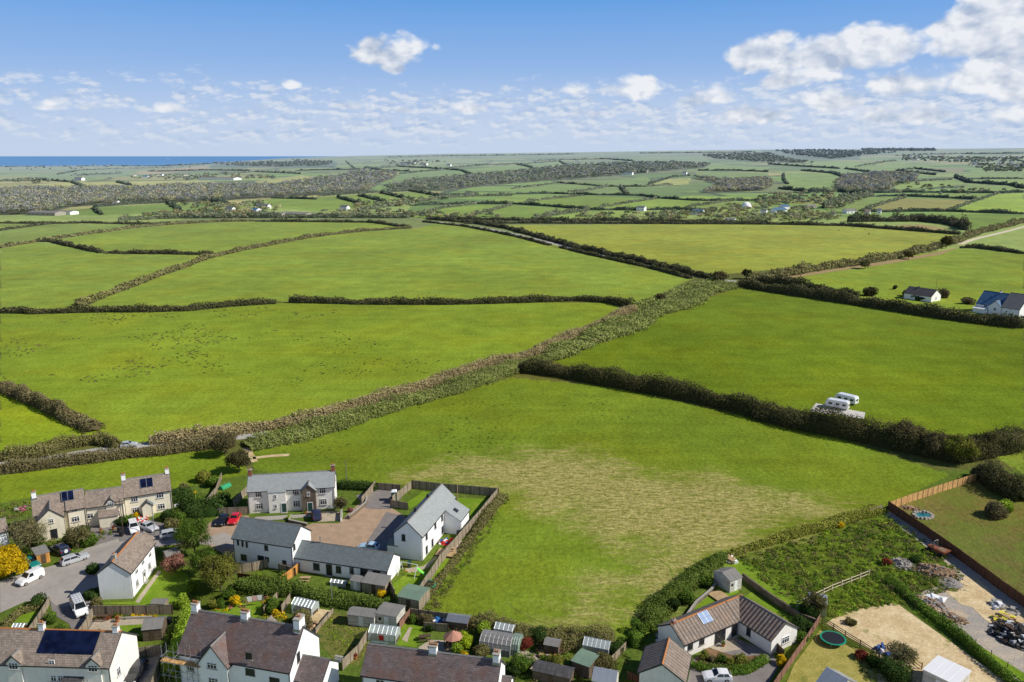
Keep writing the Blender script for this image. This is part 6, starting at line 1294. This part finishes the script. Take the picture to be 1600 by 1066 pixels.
# washing lines
def washing(label, p0, p1, cols):
    a, b = np.array(at(*p0)), np.array(at(*p1)); t = empty('clothes_line', tuple(a), 0, label, 'clothes line'); b = b-a; m = MB(); m.tube((0,0,0),(0,0,2.0),.04); m.tube(b,b+(0,0,2.0),.04); m.build('post', M['metal'], t); m = MB(); m.tube((0,0,1.95),b+(0,0,1.95),.012,n=4); m.build('line', M['upvc'], t)
    for i, c in enumerate(cols): q = b*(i+.7)/(len(cols)+.4); d = unit(b[:2])*.38; m = MB(); m.add([(q[0]-d[0],q[1]-d[1],1.95),(q[0]+d[0],q[1]+d[1],1.95),(q[0]+d[0]*.9+.05,q[1]+d[1]*.9+.1,.95),(q[0]-d[0]*.9+.05,q[1]-d[1]*.9+.1,1.0)], [(0,1,2,3)]); m.build('garment', c, t)
washing('washing line with a red and a white garment behind the long house', (590,1010), (618,1012), [col('j_red',190,50,40), M['upvc'], M['upvc']]); washing('washing line in the small hedge garden', (385,950), (412,946), [M['upvc'], col('j_pinkc',220,170,170), M['upvc']])
# field gate and gap stones
for l, p0, p1 in (('timber field gate in the brown hedge by the lane',(146,682),(160,684)),('timber gate in the lane hedge',(862,386),(874,388)),('gate at the lower end of the winding hedge',(161,397),(168,397.5)),('gate at the point of the long field',(645,358),(660,357))):
    fence(l, [p0, p1], 1.2, 'rail', 'wood', None, 'field_gate', 3, 'gate', 4)
# ================================================================ trees and shrubs near
T = tree
T('round tree covered in bright yellow blossom beside the white van', 18, 905, 3.3, 6.2, 'yellow', trunk=.18, group=None, dens=1.5)
T('broad green tree with a pale twiggy top beside the courtyard entrance', 305, 868, 3.5, 7.0, 'green', dens=.9, twiggy=.6); T('olive leaved tree in front of the courtyard tree', 345, 925, 3.4, 6.4, 'olive', twiggy=.3); T('tall dark tree between the lawn and the courtyard', 317, 903, 2.4, 5.6, 'green', dens=.9, twiggy=.4)
T('bare twiggy tree in front of the end cream gable', 48, 862, 3.6, 6.5, 'bare', dens=.10, twiggy=1.1); T('small bare tree by the parked dark blue car', 122, 858, 2.6, 4.6, 'scrub', dens=.25, twiggy=.8); T('pink flowering small tree next to the dark shed', 274, 893, 2.2, 2.8, 'pink', dens=.8)
T('lime green small tree at the courtyard mouth', 297, 848, 2.0, 4.6, 'lime'); T('small tree in the stone walled courtyard garden', 533, 800, 1.6, 3.2, 'brown', dens=.6, twiggy=.3)
T('dark bushy tree at the end of the trimmed lane hedge', 352, 712, 3.4, 5.4, 'brown', dens=1.0, twiggy=.6); T('second dark bushy tree beside the field track', 374, 738, 3.2, 5.0, 'darkhedge', dens=.9, twiggy=.6)
T('bare round tree at the lane junction', 1124, 444, 4.5, 7, 'brown', dens=.7, twiggy=.3, group='hedgerow trees'); T('dark windswept tree beside the junction', 1167, 436, 3.2, 6, 'darkhedge', dens=.8, lean=(.3,0), group='hedgerow trees'); T('lone dark tree on the hedge of the yellow green field', 1478, 388, 4.5, 9.5, 'darkhedge', group='hedgerow trees'); T('small round hedge tree by the scrub belt', 1033, 474, 3.0, 5, 'brown', dens=.6, group='hedgerow trees')
T('greyish tree in the hedge beyond the bare earth strip', 1352, 420, 4, 6, 'bare', dens=.5, twiggy=.3, group='hedgerow trees'); T('bushy tree east of the bare earth strip', 1420, 405, 4, 6, 'scrub', dens=.8, group='hedgerow trees'); T('olive tree by the steel shelter', 1272, 962, 1.8, 4.0, 'scrub', dens=.8); T('pale willow like shrub in the sandy yard', 1407, 1042, 2.2, 3.6, 'bare', dens=.8, twiggy=.4)
T('grey tree standing in the tall hedge near the pale fence', 1415, 700, 4.2, 6.5, 'brown', dens=.9, twiggy=.5, group='hedgerow trees'); T('yellow flecked gorse tree at the hedge corner', 1496, 722, 4.2, 6.0, 'olive', dens=1, twiggy=.3, group='hedgerow trees'); T('brown tree at the hedge corner', 1462, 715, 3.8, 6.2, 'brown', dens=.9, twiggy=.5, group='hedgerow trees'); T('dark tree behind the hedge corner', 1530, 712, 3.2, 5.6, 'darkhedge', dens=1, group='hedgerow trees')
SH = [(8,880,2.2,2.8,'green','green shrubs under the twiggy tree'),(30,835,2.2,2.2,'scrub','rough shrub beside the end cream house'),(60,850,1.6,1.6,'deep','dark shrub under the bare tree'),(110,850,1.7,1.8,'green','green shrub by the end cottage path'),(140,850,2.0,2.0,'green','leafy shrub at the corner of the front drive'),(133,835,1.3,2.2,'deep','tall dark shrub against the cream gable'),(190,820,1.6,1.6,'deep','dark shrub outside the middle cottage'),(202,818,1.4,1.8,'green','green shrub by the telegraph pole'),(213,808,.9,1.1,'yellow','small yellow bush by the cream house door'),
 (262,812,1.8,2.0,'deep','dark green shrub in front of the tall cream house'),(283,818,2.1,2.4,'green','large green shrub above the parked silver car'),(305,812,2.1,2.4,'deep','dark shrub at the top of the silver car hedge'),(268,826,1.6,1.6,'scrub','low scrub by the silver car'),(288,765,1.3,1.3,'scrub','brown shrub in the cream house back garden'),(318,752,2.0,2.4,'olive','yellowish shrub by the field corner'),(330,760,1.8,2.2,'green','green shrub near the green tunnel'),(303,780,1.2,1.4,'yellow','yellow flowering bush in the cream house garden'),(350,790,1.8,2.4,'deep','dark bush behind the black car'),
 (308,790,2,2.2,'green','leafy bush beside the white picket fence'),(145,895,1.5,1.6,'deep','dark shrub at the corner of the roadside house'),(143,935,1.7,1.5,'deep','dark shrub in the shade of the roadside house'),(150,948,1.2,1.2,'scrub','pale shrub beside the van with the roof rack'),(120,1005,1.0,.9,'red','dark red shrub behind the picket fence'),(138,1012,1.0,1.0,'yellow','orange yellow shrub behind the white chimney roof'),(78,972,1.2,1.3,'green','green shrub by the picket fence'),(60,948,1.6,1.7,'deep','dark bush at the top of the corner garden'),
 (288,948,1.3,2.0,'bright','round bright bush at the end of the clipped hedge'),(300,925,1.2,2.2,'bright','upright bright bush by the lawn fence'),(333,950,1.1,1.3,'olive','round olive bush on the hedge lawn'),(345,948,1.0,1.4,'green','dark green round bush next to the olive one'),(368,945,1.2,1.5,'yellow','yellow green clipped bush on the hedge lawn'),(358,935,1.4,2.0,'green','green shrub behind the clipped bush'),(425,955,1.5,2.0,'green','green shrub inside the narrow garden'),(430,960,.8,1.0,'yellow','small yellow shrub in the narrow garden'),
 (468,978,2.4,2.0,'scrub','bushy grey green growth in front of the ridge greenhouse'),(440,912,1.3,2.0,'green','small leafy bush by the orange fence'),(405,905,1.6,1.0,'bright','bright ground plants in the kitchen garden'),(596,932,.9,1.2,'yellow','yellow shrub by the wide grey shed'),(605,945,1.0,1.0,'green','green shrub at the end of the thick hedge'),(500,775,0.9,1,'green','shrub by the first courtyard house wall'),(535,793,1.0,1.6,'green','bush in the walled courtyard garden'),(548,800,.8,1.0,'pink','pink flowering bush on the courtyard wall'),(452,812,.9,.7,'bright','low bright bush by the front path'),
 (665,975,1.2,1.4,'brown','brown shrub at the fence of the shed garden'),(645,972,1.0,1.1,'green','green shrub beside the white cabin'),(672,985,1.0,1.0,'deep','dark shrub on the little garden terrace'),(728,1010,1.5,2.2,'lime','lime shrub next to the gazebo'),(716,1022,1.2,1.8,'bright','bright shrub below the gazebo'),(725,1030,.6,1.3,'yellow','small orange yellow conifer below the gazebo'),(752,1025,1.6,1.6,'scrub','dull shrub in front of the polytunnel'),(757,990,1.6,1.6,'bright','bright shrub at the field edge by the polytunnel'),(776,985,1.4,1.4,'brown','brown shrub on the field edge'),
 (822,1012,1.2,1.4,'red','dark red shrub by the polytunnel end'),(815,1050,1.8,2.4,'green','green shrub at the bottom of the allotment'),(800,1055,1.4,1.6,'deep','dark shrub beside the long house chimney'),(842,1000,1.8,1.6,'deep','dark bush on the allotment edge'),(868,1045,1.7,2.2,'olive','round yellow green bush in the allotment'),(852,1040,1.1,1.4,'green','small green bush by the round olive one'),(940,1042,1.9,2.4,'scrub','bushy shrub beside the aluminium greenhouse'),(960,1020,1.4,1.6,'deep','dark bush at the corner of the field fence'),(970,1010,1.1,1.2,'green','green bush at the lowest corner of the field'),
 (900,1000,1.6,1.4,'scrub','dry shrub at the foot of the mown field'),(1000,990,1.6,1.8,'green','green shrub outside the bungalow hedge'),(1010,975,1.4,1.6,'olive','olive shrub by the bungalow chimney'),(1052,955,1.3,2.6,'deep','dark conifer beside the bungalow hedge'),(1074,940,1.6,2.0,'green','leafy green bush above the bungalow'),(1100,915,1.5,1.8,'green','bush on the bungalow garden wall'),(1250,985,2.0,2.2,'deep','dark green bush beside the bungalow wing'),(1262,965,2.0,2.4,'deep','dark bush under the steel shelter'),(1254,1002,1.3,1.4,'green','green bush by the reddish fence'),
 (1101,1030,.8,1.3,'olive','clipped round bush with brown tips in the courtyard bed'),(1128,1035,.85,1.2,'green','second clipped round bush in the courtyard bed'),(1141,1038,.8,1.0,'olive','third clipped round bush in the courtyard bed'),(1156,1036,1.15,1.3,'olive','largest clipped orange tipped bush in the courtyard bed'),(1120,1036,.5,.7,'green','tiny clipped bush between the round ones'),(1220,1038,.9,1.5,'yellow','orange shrub next to the dark gate'),(1112,1033,.7,.8,'bare','pale rockery plant in the courtyard bed'),
 (1555,806,3.0,2.6,'brown','big clipped shrub block in the earth garden'),(1570,800,2.2,2.4,'bright','bright topped side of the shrub block'),(1365,1040,1.6,1.4,'deep','dark shrub below the trampoline'),(1345,1028,1.3,1.2,'red','reddish shrub by the rail fence'),(1330,975,1.3,.8,'scrub','low scrub at the corner of the sandy yard'),(1395,1060,2.4,2.2,'deep','dark shrubs at the bottom of the sandy yard'),(1385,882,1.1,1.0,'red','red leaved shrub in the scrub plot'),(1430,880,1.3,1.2,'deep','dark bush by the spoil mound'),(1312,823,1.1,.9,'yellow','yellow gorse on the bank of the scrub plot'),(1273,830,.9,.7,'yellow','smaller yellow gorse on the same bank'),
 (1418,463,4,3,'deep','dark bush beside the distant dark roofed bungalow'),(1440,469,5.5,3,'deep','bushes in front of the distant dark roofed bungalow'),(1474,465,3.6,3.8,'brown','brown bush at the end of the distant bungalow'),(1398,452,1.4,2.4,'darkhedge','lone bush in the far right field'),(1512,475,3.6,2.8,'brown','brown shrub by the blue roofed house'),(1360,462,4.6,4,'darkhedge','dark bush in the second hedge row'),(95,985,1.0,1.2,'green','green bush behind the solar array roof'),(80,1070,1.7,2.6,'olive','round olive bush in front of the solar panelled house'),(60,1062,1.2,1.8,'green','small green bush in front of the solar panelled house'),(210,1000,.9,.8,'olive','low olive plant by the small lawn')]
for px, py, r_, h_, pal_, lab in SH: shrub(lab, px, py, r_, h_, pal_, group='garden and hedge shrubs')
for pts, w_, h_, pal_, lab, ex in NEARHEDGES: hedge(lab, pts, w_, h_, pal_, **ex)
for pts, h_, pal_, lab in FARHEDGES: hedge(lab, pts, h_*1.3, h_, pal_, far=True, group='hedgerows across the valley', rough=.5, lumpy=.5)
for poly, n_, hr, pal_ in WOODS: clump_mass('woodland', poly, n_, hr, .55, pal_)
# scrub plot and other rough growth
clump_mass('undergrowth', [(1150,874),(1290,832),(1385,806),(1440,840),(1480,872),(1500,905),(1490,925),(1400,935),(1360,905),(1240,944),(1180,900)], 1000, (.2,.85), 1.1, ['green','olive','green','scrub','brown','bright'], far=False, quads=60, squat=.1)
clump_mass('undergrowth', [(1250,950),(1358,905),(1420,948),(1400,944),(1325,958),(1300,968)], 300, (.2,.6), 1.1, ['bright','green','olive'], far=False, quads=60, squat=.1)
clump_mass('undergrowth', [(498,978),(520,960),(600,965),(560,1035),(527,1030)], 350, (.08,.25), 1.6, ['olive','scrub','bright'], far=False, quads=20, squat=.1)
clump_mass('undergrowth', [(655,950),(690,905),(735,850),(785,775),(800,780),(745,860),(705,920),(680,960)], 260, (.25,.7), 1.1, ['scrub','brown','green'], far=False, quads=26, squat=.1)
clump_mass('undergrowth', [(1290,370),(1000,352),(1330,355),(1500,372)], 5, (.3,.5), 1, ['green'], far=True)
clump_mass('undergrowth', [(0,492),(300,488),(430,478),(560,480),(330,540),(200,600),(90,640),(0,600)], 1700, (.1,.42), 1.5, ['brown','scrub','olive'], far=False, quads=14, squat=.1, size=.0013, cluster=16)
clump_mass('undergrowth', [(450,500),(700,560),(650,600),(420,620),(250,560)], 700, (.08,.35), 1.5, ['deep','scrub'], far=False, quads=14, squat=.1, size=.0013, cluster=14)
clump_mass('undergrowth', [(500,660),(900,600),(1000,660),(700,720),(480,720)], 420, (.06,.25), 1.9, ['deep','green'], far=False, quads=14, squat=.1, size=.0012, cluster=12)
for pl, n_, hr, pal_ in (([(800,1000),(975,1012),(985,1030),(940,1066),(800,1066)],260,(.2,.7),['green','scrub','brown','olive']),([(372,905),(470,921),(440,925),(372,918)],70,(.2,.6),['green','bright']),([(410,940),(455,945),(440,985),(412,965)],60,(.2,.8),['green','olive','yellow']),([(270,780),(340,775),(345,800),(300,812),(262,806)],110,(.3,1.0),['deep','green','scrub']),([(60,838),(190,828),(150,850),(122,862),(60,862)],120,(.2,.6),['green','olive','scrub']),
 ([(0,790),(45,785),(60,800),(0,815)],60,(.2,.7),['green','scrub','olive']),([(1230,960),(1275,965),(1262,1000),(1236,985)],50,(.3,.8),['deep','green']),([(150,964),(240,960),(242,966),(150,970)],50,(.2,.5),['yellow','green','red']),([(640,962),(760,985),(760,1000),(700,985),(640,972)],90,(.2,.7),['green','brown','pink']),([(740,985),(800,1000),(800,1015),(740,1010)],60,(.3,.9),['green','scrub','bright']),([(0,862),(45,858),(60,885),(0,895)],70,(.3,.9),['green','deep']),([(20,1000),(150,985),(180,1005),(20,1006)],60,(.2,.6),['green','red','olive']),
 ([(1090,1034),(1150,1028),(1194,1030),(1165,1048),(1120,1052)],70,(.15,.4),['green','olive','bare']),([(1335,1030),(1420,1035),(1430,1066),(1350,1066)],70,(.2,.6),['deep','scrub','green']),([(1400,870),(1500,890),(1510,915),(1420,905)],60,(.2,.6),['scrub','green']),([(330,945),(420,930),(432,938),(340,958)],50,(.2,.5),['green','yellow','pink'])):
    clump_mass('undergrowth', pl, n_, hr, 1.0, pal_, far=False, quads=50, squat=.1)
# belts of small trees in the valley in front of the far fields
for poly, n_ in (([(225,337),(320,330),(420,333),(420,341),(225,341)],150),([(500,333),(600,331),(680,336),(660,341),(505,341)],90),([(545,322),(640,312),(700,311),(640,322),(560,328)],80),([(900,338),(1080,332),(1080,345),(900,345)],110),([(1080,335),(1150,320),(1270,325),(1320,338),(1300,346),(1100,347)],260),([(1180,305),(1290,300),(1340,308),(1290,318),(1200,320)],150),([(1280,322),(1345,308),(1355,312),(1300,330)],50),([(270,320),(420,316),(440,330),(330,334)],120),([(1410,244),(1500,246),(1600,246),(1600,252),(1520,254),(1410,251)],220),([(1510,256),(1600,254),(1600,268),(1540,268)],150),([(200,275),(330,272),(430,274),(430,279),(330,281),(210,280)],120),([(1180,312),(1225,308),(1235,320),(1185,322)],60),([(600,250),(700,252),(660,262),(610,260)],50),([(10,283),(60,279),(90,281),(60,288)],30),([(0,250),(300,258),(300,262),(0,266)],60),([(640,334),(800,338),(790,342),(650,341)],40),([(1380,284),(1600,300),(1600,304),(1400,304)],60)):
    clump_mass('distant_scrub', poly, n_, (3,7), .75, ['far','scrub','fardark','bare'], size=.0017)
# ================================================================ buildings across the valley
FB = [ # (label, left eave px, right eave px, eave height, depth, pitch, wall, roof, cat)
 ('long grey roofed cattle shed on the crest at the far left', (42,336.5), (86,337.5), 3.5, 18, 10, 'conc', 'felt', 'barn'),('second grey cattle shed beside the long one', (86,335.5), (110,336), 3.5, 14, 10, 'white', 'felt', 'barn'),
 ('wide pale roofed farm shed behind the crest hedge', (404,339), (440,340), 4, 16, 10, 'conc', 'felt', 'barn'),('white gabled farm shed next to the wide pale roofed one', (440,339), (478,340.5), 4, 14, 14, 'conc', 'feltgreen' if False else 'felt', 'barn'),('low white farm building at the end of the sheds', (497,340), (520,341), 3, 8, 15, 'white', 'felt', 'barn'),
 ('white farmhouse above the farm sheds', (400,326), (418,326.5), 4, 8, 30, 'white', 'slate', 'house'),('white cottage among the valley trees', (531,328), (541,328.5), 3.5, 7, 35, 'white', 'slate', 'cottage'),('white cottages beside the dark valley trees', (352,331), (362,331.5), 4, 7, 35, 'white', 'slate', 'cottage'),('pale house with a blue roof in the valley trees', (392,334), (400,334.5), 5, 9, 25, 'white', 'bluetile', 'house'),
 ('white cottage at the edge of the left wood', (176,320), (182,320.3), 4, 7, 35, 'white', 'felt', 'cottage'),('long grey industrial shed below the ploughed field', (310,281), (336,281.5), 6, 30, 8, 'white', 'felt', 'barn'),('long white industrial shed beside the grey one', (338,281.5), (360,282), 6, 30, 10, 'white', 'alu' if False else 'felt', 'barn'),('small white house on the left hillside', (116,282), (126,282.3), 6, 12, 30, 'white', 'felt', 'house'),
 ('white farm in the middle hillside', (625,257), (642,257.6), 7, 18, 25, 'white', 'slate', 'farm'),('white roofed farm beyond the middle wood', (655,258.3), (663,258.6), 7, 16, 25, 'white', 'felt', 'farm'),('bright white cottage on the hillside crest', (698,260), (702,260.2), 7, 10, 35, 'white', 'slate', 'cottage'),
 ('white farmhouse at the edge of the long wood', (972,273.5), (987,274), 6, 12, 35, 'white', 'slate', 'house'),('white house above the small straw field', (1066,273.5), (1073,274), 7, 10, 35, 'white', 'slate', 'house'),('grey barn beside the white farmhouse by the wood', (996,270), (1012,271), 6, 14, 25, 'conc', 'slate', 'barn'),
 ('white barn behind the hedge on the light green field', (994,329.5), (1006,330), 4, 9, 25, 'white', 'slate', 'barn'),('pair of white barns with blue grey roofs', (1080,335.5), (1098,337.5), 4, 10, 25, 'white', 'bluetile', 'barn'),('long pale glasshouse roof behind the yellow green field', (1132,346.2), (1148,346.7), 2.5, 7, 20, 'white', 'alu' if False else 'felt', 'barn'),
 ('small pale house by the round white dome', (1188,334), (1196,334.5), 3.5, 7, 30, 'white', 'slate', 'house'),('white bungalow with blue grey roof in the trees', (1212,333), (1228,332), 3.5, 10, 28, 'white', 'bluetile', 'bungalow'),('second white bungalow beside the blue grey one', (1224,328), (1233,327.5), 4, 9, 28, 'white', 'bluetile', 'bungalow'),('long low grey roofed bungalow in the tree belt', (1262,326), (1276,325.5), 3, 8, 25, 'cream', 'felt', 'bungalow'),
 ('small white stable block on the hedge line', (1294,339.5), (1305,340.5), 3, 6, 20, 'white', 'slate', 'stable'),('white bungalow with a grey roof near the stables', (1323,334), (1339,333.5), 3.5, 9, 25, 'white', 'felt', 'bungalow'),('brown roofed cottage near the stables', (1350,335), (1359,335.3), 3.5, 7, 35, 'pale', 'tile', 'cottage'),('white gabled cottage at the end of the stables', (1370,334.5), (1376,334.8), 4, 7, 35, 'white', 'slate', 'cottage'),
 ('row of white caravans behind the tall hedge', (1376,344), (1386,344.3), 2.4, 4, 8, 'white', 'upvc', 'caravan row'),('white mobile home behind the tall hedge', (1400,345.5), (1412,346), 2.4, 4, 8, 'white', 'upvc', 'mobile home'),('white stone gateway building near the valley lane', (730,307), (737,307.3), 4, 8, 25, 'white', 'bluetile', 'barn')]
for lab, eL, eR, E_, D_w, pit, wl_, rf, ct in FB:
    a = atf(eL); b = atf(eR); r_ = np.hypot(*a[:2]); zb = min(a[2], b[2]); d = (b-a)[:2]; L_ = float(np.hypot(*d)); ang = atan2(d[1], d[0]); ang = max(-.5, min(.5, ang)); L_ = min(L_, abs(b[0]-a[0])*1.2+2)
    root = empty({'barn':'farm_barn','house':'farm_house','cottage':'cottage','farm':'farm_house','bungalow':'bungalow','stable':'stable','caravan row':'caravan','mobile home':'mobile_home'}[ct], tuple(a-np.array((0,0,1.0))), ang, lab, ct, None); tp = tan(R(pit)); w = MB(); w.prism([(0,0),(D_w,0),(D_w,E_+1),(D_w/2,E_+1+D_w/2*tp-.05),(0,E_+1)], 0, L_); w.build('wall', M[wl_], root)
    m = MB(); e = E_+1-.3*tp; m.prism([(-.3,e+.05),(D_w/2,E_+1.05+D_w/2*tp),(D_w+.3,e+.05),(D_w+.3,e+.3),(D_w/2,E_+1.3+D_w/2*tp),(-.3,e+.3)], -.2, L_+.2); m.build('roof', M[rf], root)
    n_ = max(1, min(6, int(L_/5)))
    for i in range(n_): g = MB(); x = L_*(i+.5)/n_; g.box(x-.6, x+.6, -.08, .05, 1+E_*.35, 1+E_*.7); g.build('window', M['glass'], root)
# white domed silo
p = atf((1166,326)); t = empty('domed_silo', tuple(p), 0, 'round white dome among the valley trees', 'silo'); m = MB(); m.loft([[(7*cos(a_)*cos(ph),7*cos(a_)*sin(ph),2+7*sin(a_)) for ph in np.linspace(0,2*pi,14,endpoint=False)] for a_ in (-.28,0,.4,.8,1.2,1.5)]); m.build('dome', M['white'], t, smooth=True); m = MB(); m.box(-1.5,1.5,-7.2,-6.5,0,3); m.build('door', M['darkframe'], t)
# village on the far right hillside and scattered white houses
vl = [('white','slate'),('pale','felt'),('white','bluetile'),('cream','tile')]
k_ = 0
for i in range(46):
    if i < 26: px, py = rng.uniform(1415,1600), rng.uniform(244.5,252)
    elif i < 40: px, py = rng.uniform(1515,1600), rng.uniform(254,266)
    else: px, py = rng.uniform(200,330), rng.uniform(273,279)
    p = atf((px, py)); w_, rf = vl[int(rng.integers(4))]; L_ = rng.uniform(9,20); D_w = 9; E_ = rng.uniform(3.5,6)
    lab = 'small white or cream house in the hillside village near the skyline' if i < 26 else ('pale house on the lower edge of the hillside village' if i < 40 else 'pale house in the hamlet below the ploughed field')
    root = empty('village_house', tuple(p-np.array((0,0,1))), rng.uniform(-.4,.4), lab, 'house', ('houses of the hillside village near the skyline' if i < 26 else ('houses on the lower edge of the hillside village' if i < 40 else 'houses of the hamlet below the ploughed field'))); w = MB(); w.prism([(0,0),(D_w,0),(D_w,E_+1),(D_w/2,E_+1+D_w*.3),(0,E_+1)], 0, L_); w.build('wall', M[w_], root); m = MB(); m.prism([(-.3,E_+.9),(D_w/2,E_+1.1+D_w*.3),(D_w+.3,E_+.9),(D_w+.3,E_+1.2),(D_w/2,E_+1.4+D_w*.3),(-.3,E_+1.2)], -.2, L_+.2); m.build('roof', M[rf], root)
# the two distant houses on the right
def mid_house(label, eL, eR, E, rp, pitch, wl_, rf, **k):
    return House('distant_house', label, eL, eR, E, rp, pitch, wl_, rf, group=None, **k)
H = mid_house('dark roofed white bungalow behind the tall dark hedge', (1412,458), (1455,464), 2.8, (1462,452.5), 32, 'white', 'darktile'); H.chimney(H.L*.35, mat='darkwood', up=.8, pots=1); H.win('f', 1425, 463, 1.5, 1.0); H.win('f', 1440,465,1.2,1.0); H.window('r', H.D/2, 1.6, .9, 1.2)
H = mid_house('blue slate roofed house with white gables at the right edge', (1525,474), (1572,481), 4.0, (1535,453), 42, 'white', 'bluetile'); H.win('f', 1540, 478, 1.5, 1.2); H.block(H.L-1.0, -2.5, pi/2, 9.0, 5.5, 4.2, 42, roof='bluetile', wname='gable_wall', rname='gable_roof'); H.window('l', 2.7, 3.0, 1.2, 1.1, blk=(H.L-1.0,-2.5,pi/2,9,5.5)); H.block(H.L-1.2, -2.2, 0, 8, H.D+2, 4.4, 40, roof='felt', wname='wing_wall', rname='wing_roof'); H.block(0, -2.6, 0, 6.5, 2.6, 2.1, 14, roof='upvc', wall='white', wname='veranda_wall', rname='veranda_roof', mono=True, gutter=False); H.chimney(H.L*.55, mat='white', up=.9)
# white house corner at the far left edge
H = House('edge_house', 'white gable of a brown roofed house cut by the left edge', (-58,846), (12,829), 4.6, (-20,815), 38, 'white', 'tile', group=None); H.win('r', 9, 845, .9, 1.1); H.win('f', -20, 850)
# off-shore ship with white superstructure
x, y, z = at(263, 249.5, -110); 
t = empty('ship', (x, y, -110), 0, 'pale ship far out on the sea near the skyline', 'ship'); m = MB(); m.loft([[(xx,yy*ww,zz) for yy, zz in ((-1,0),(1,0),(1.1,8),(-1.1,8))] for xx, ww in ((-60,6),(-50,10),(40,10),(65,2))]); m.build('hull', M['white'], t); m = MB(); m.box(-45,-20,-8,8,8,26); m.build('superstructure', M['white'], t); m = MB(); m.tube((-35,0,26),(-35,0,36),3,n=8); m.build('funnel', M['conc'], t)
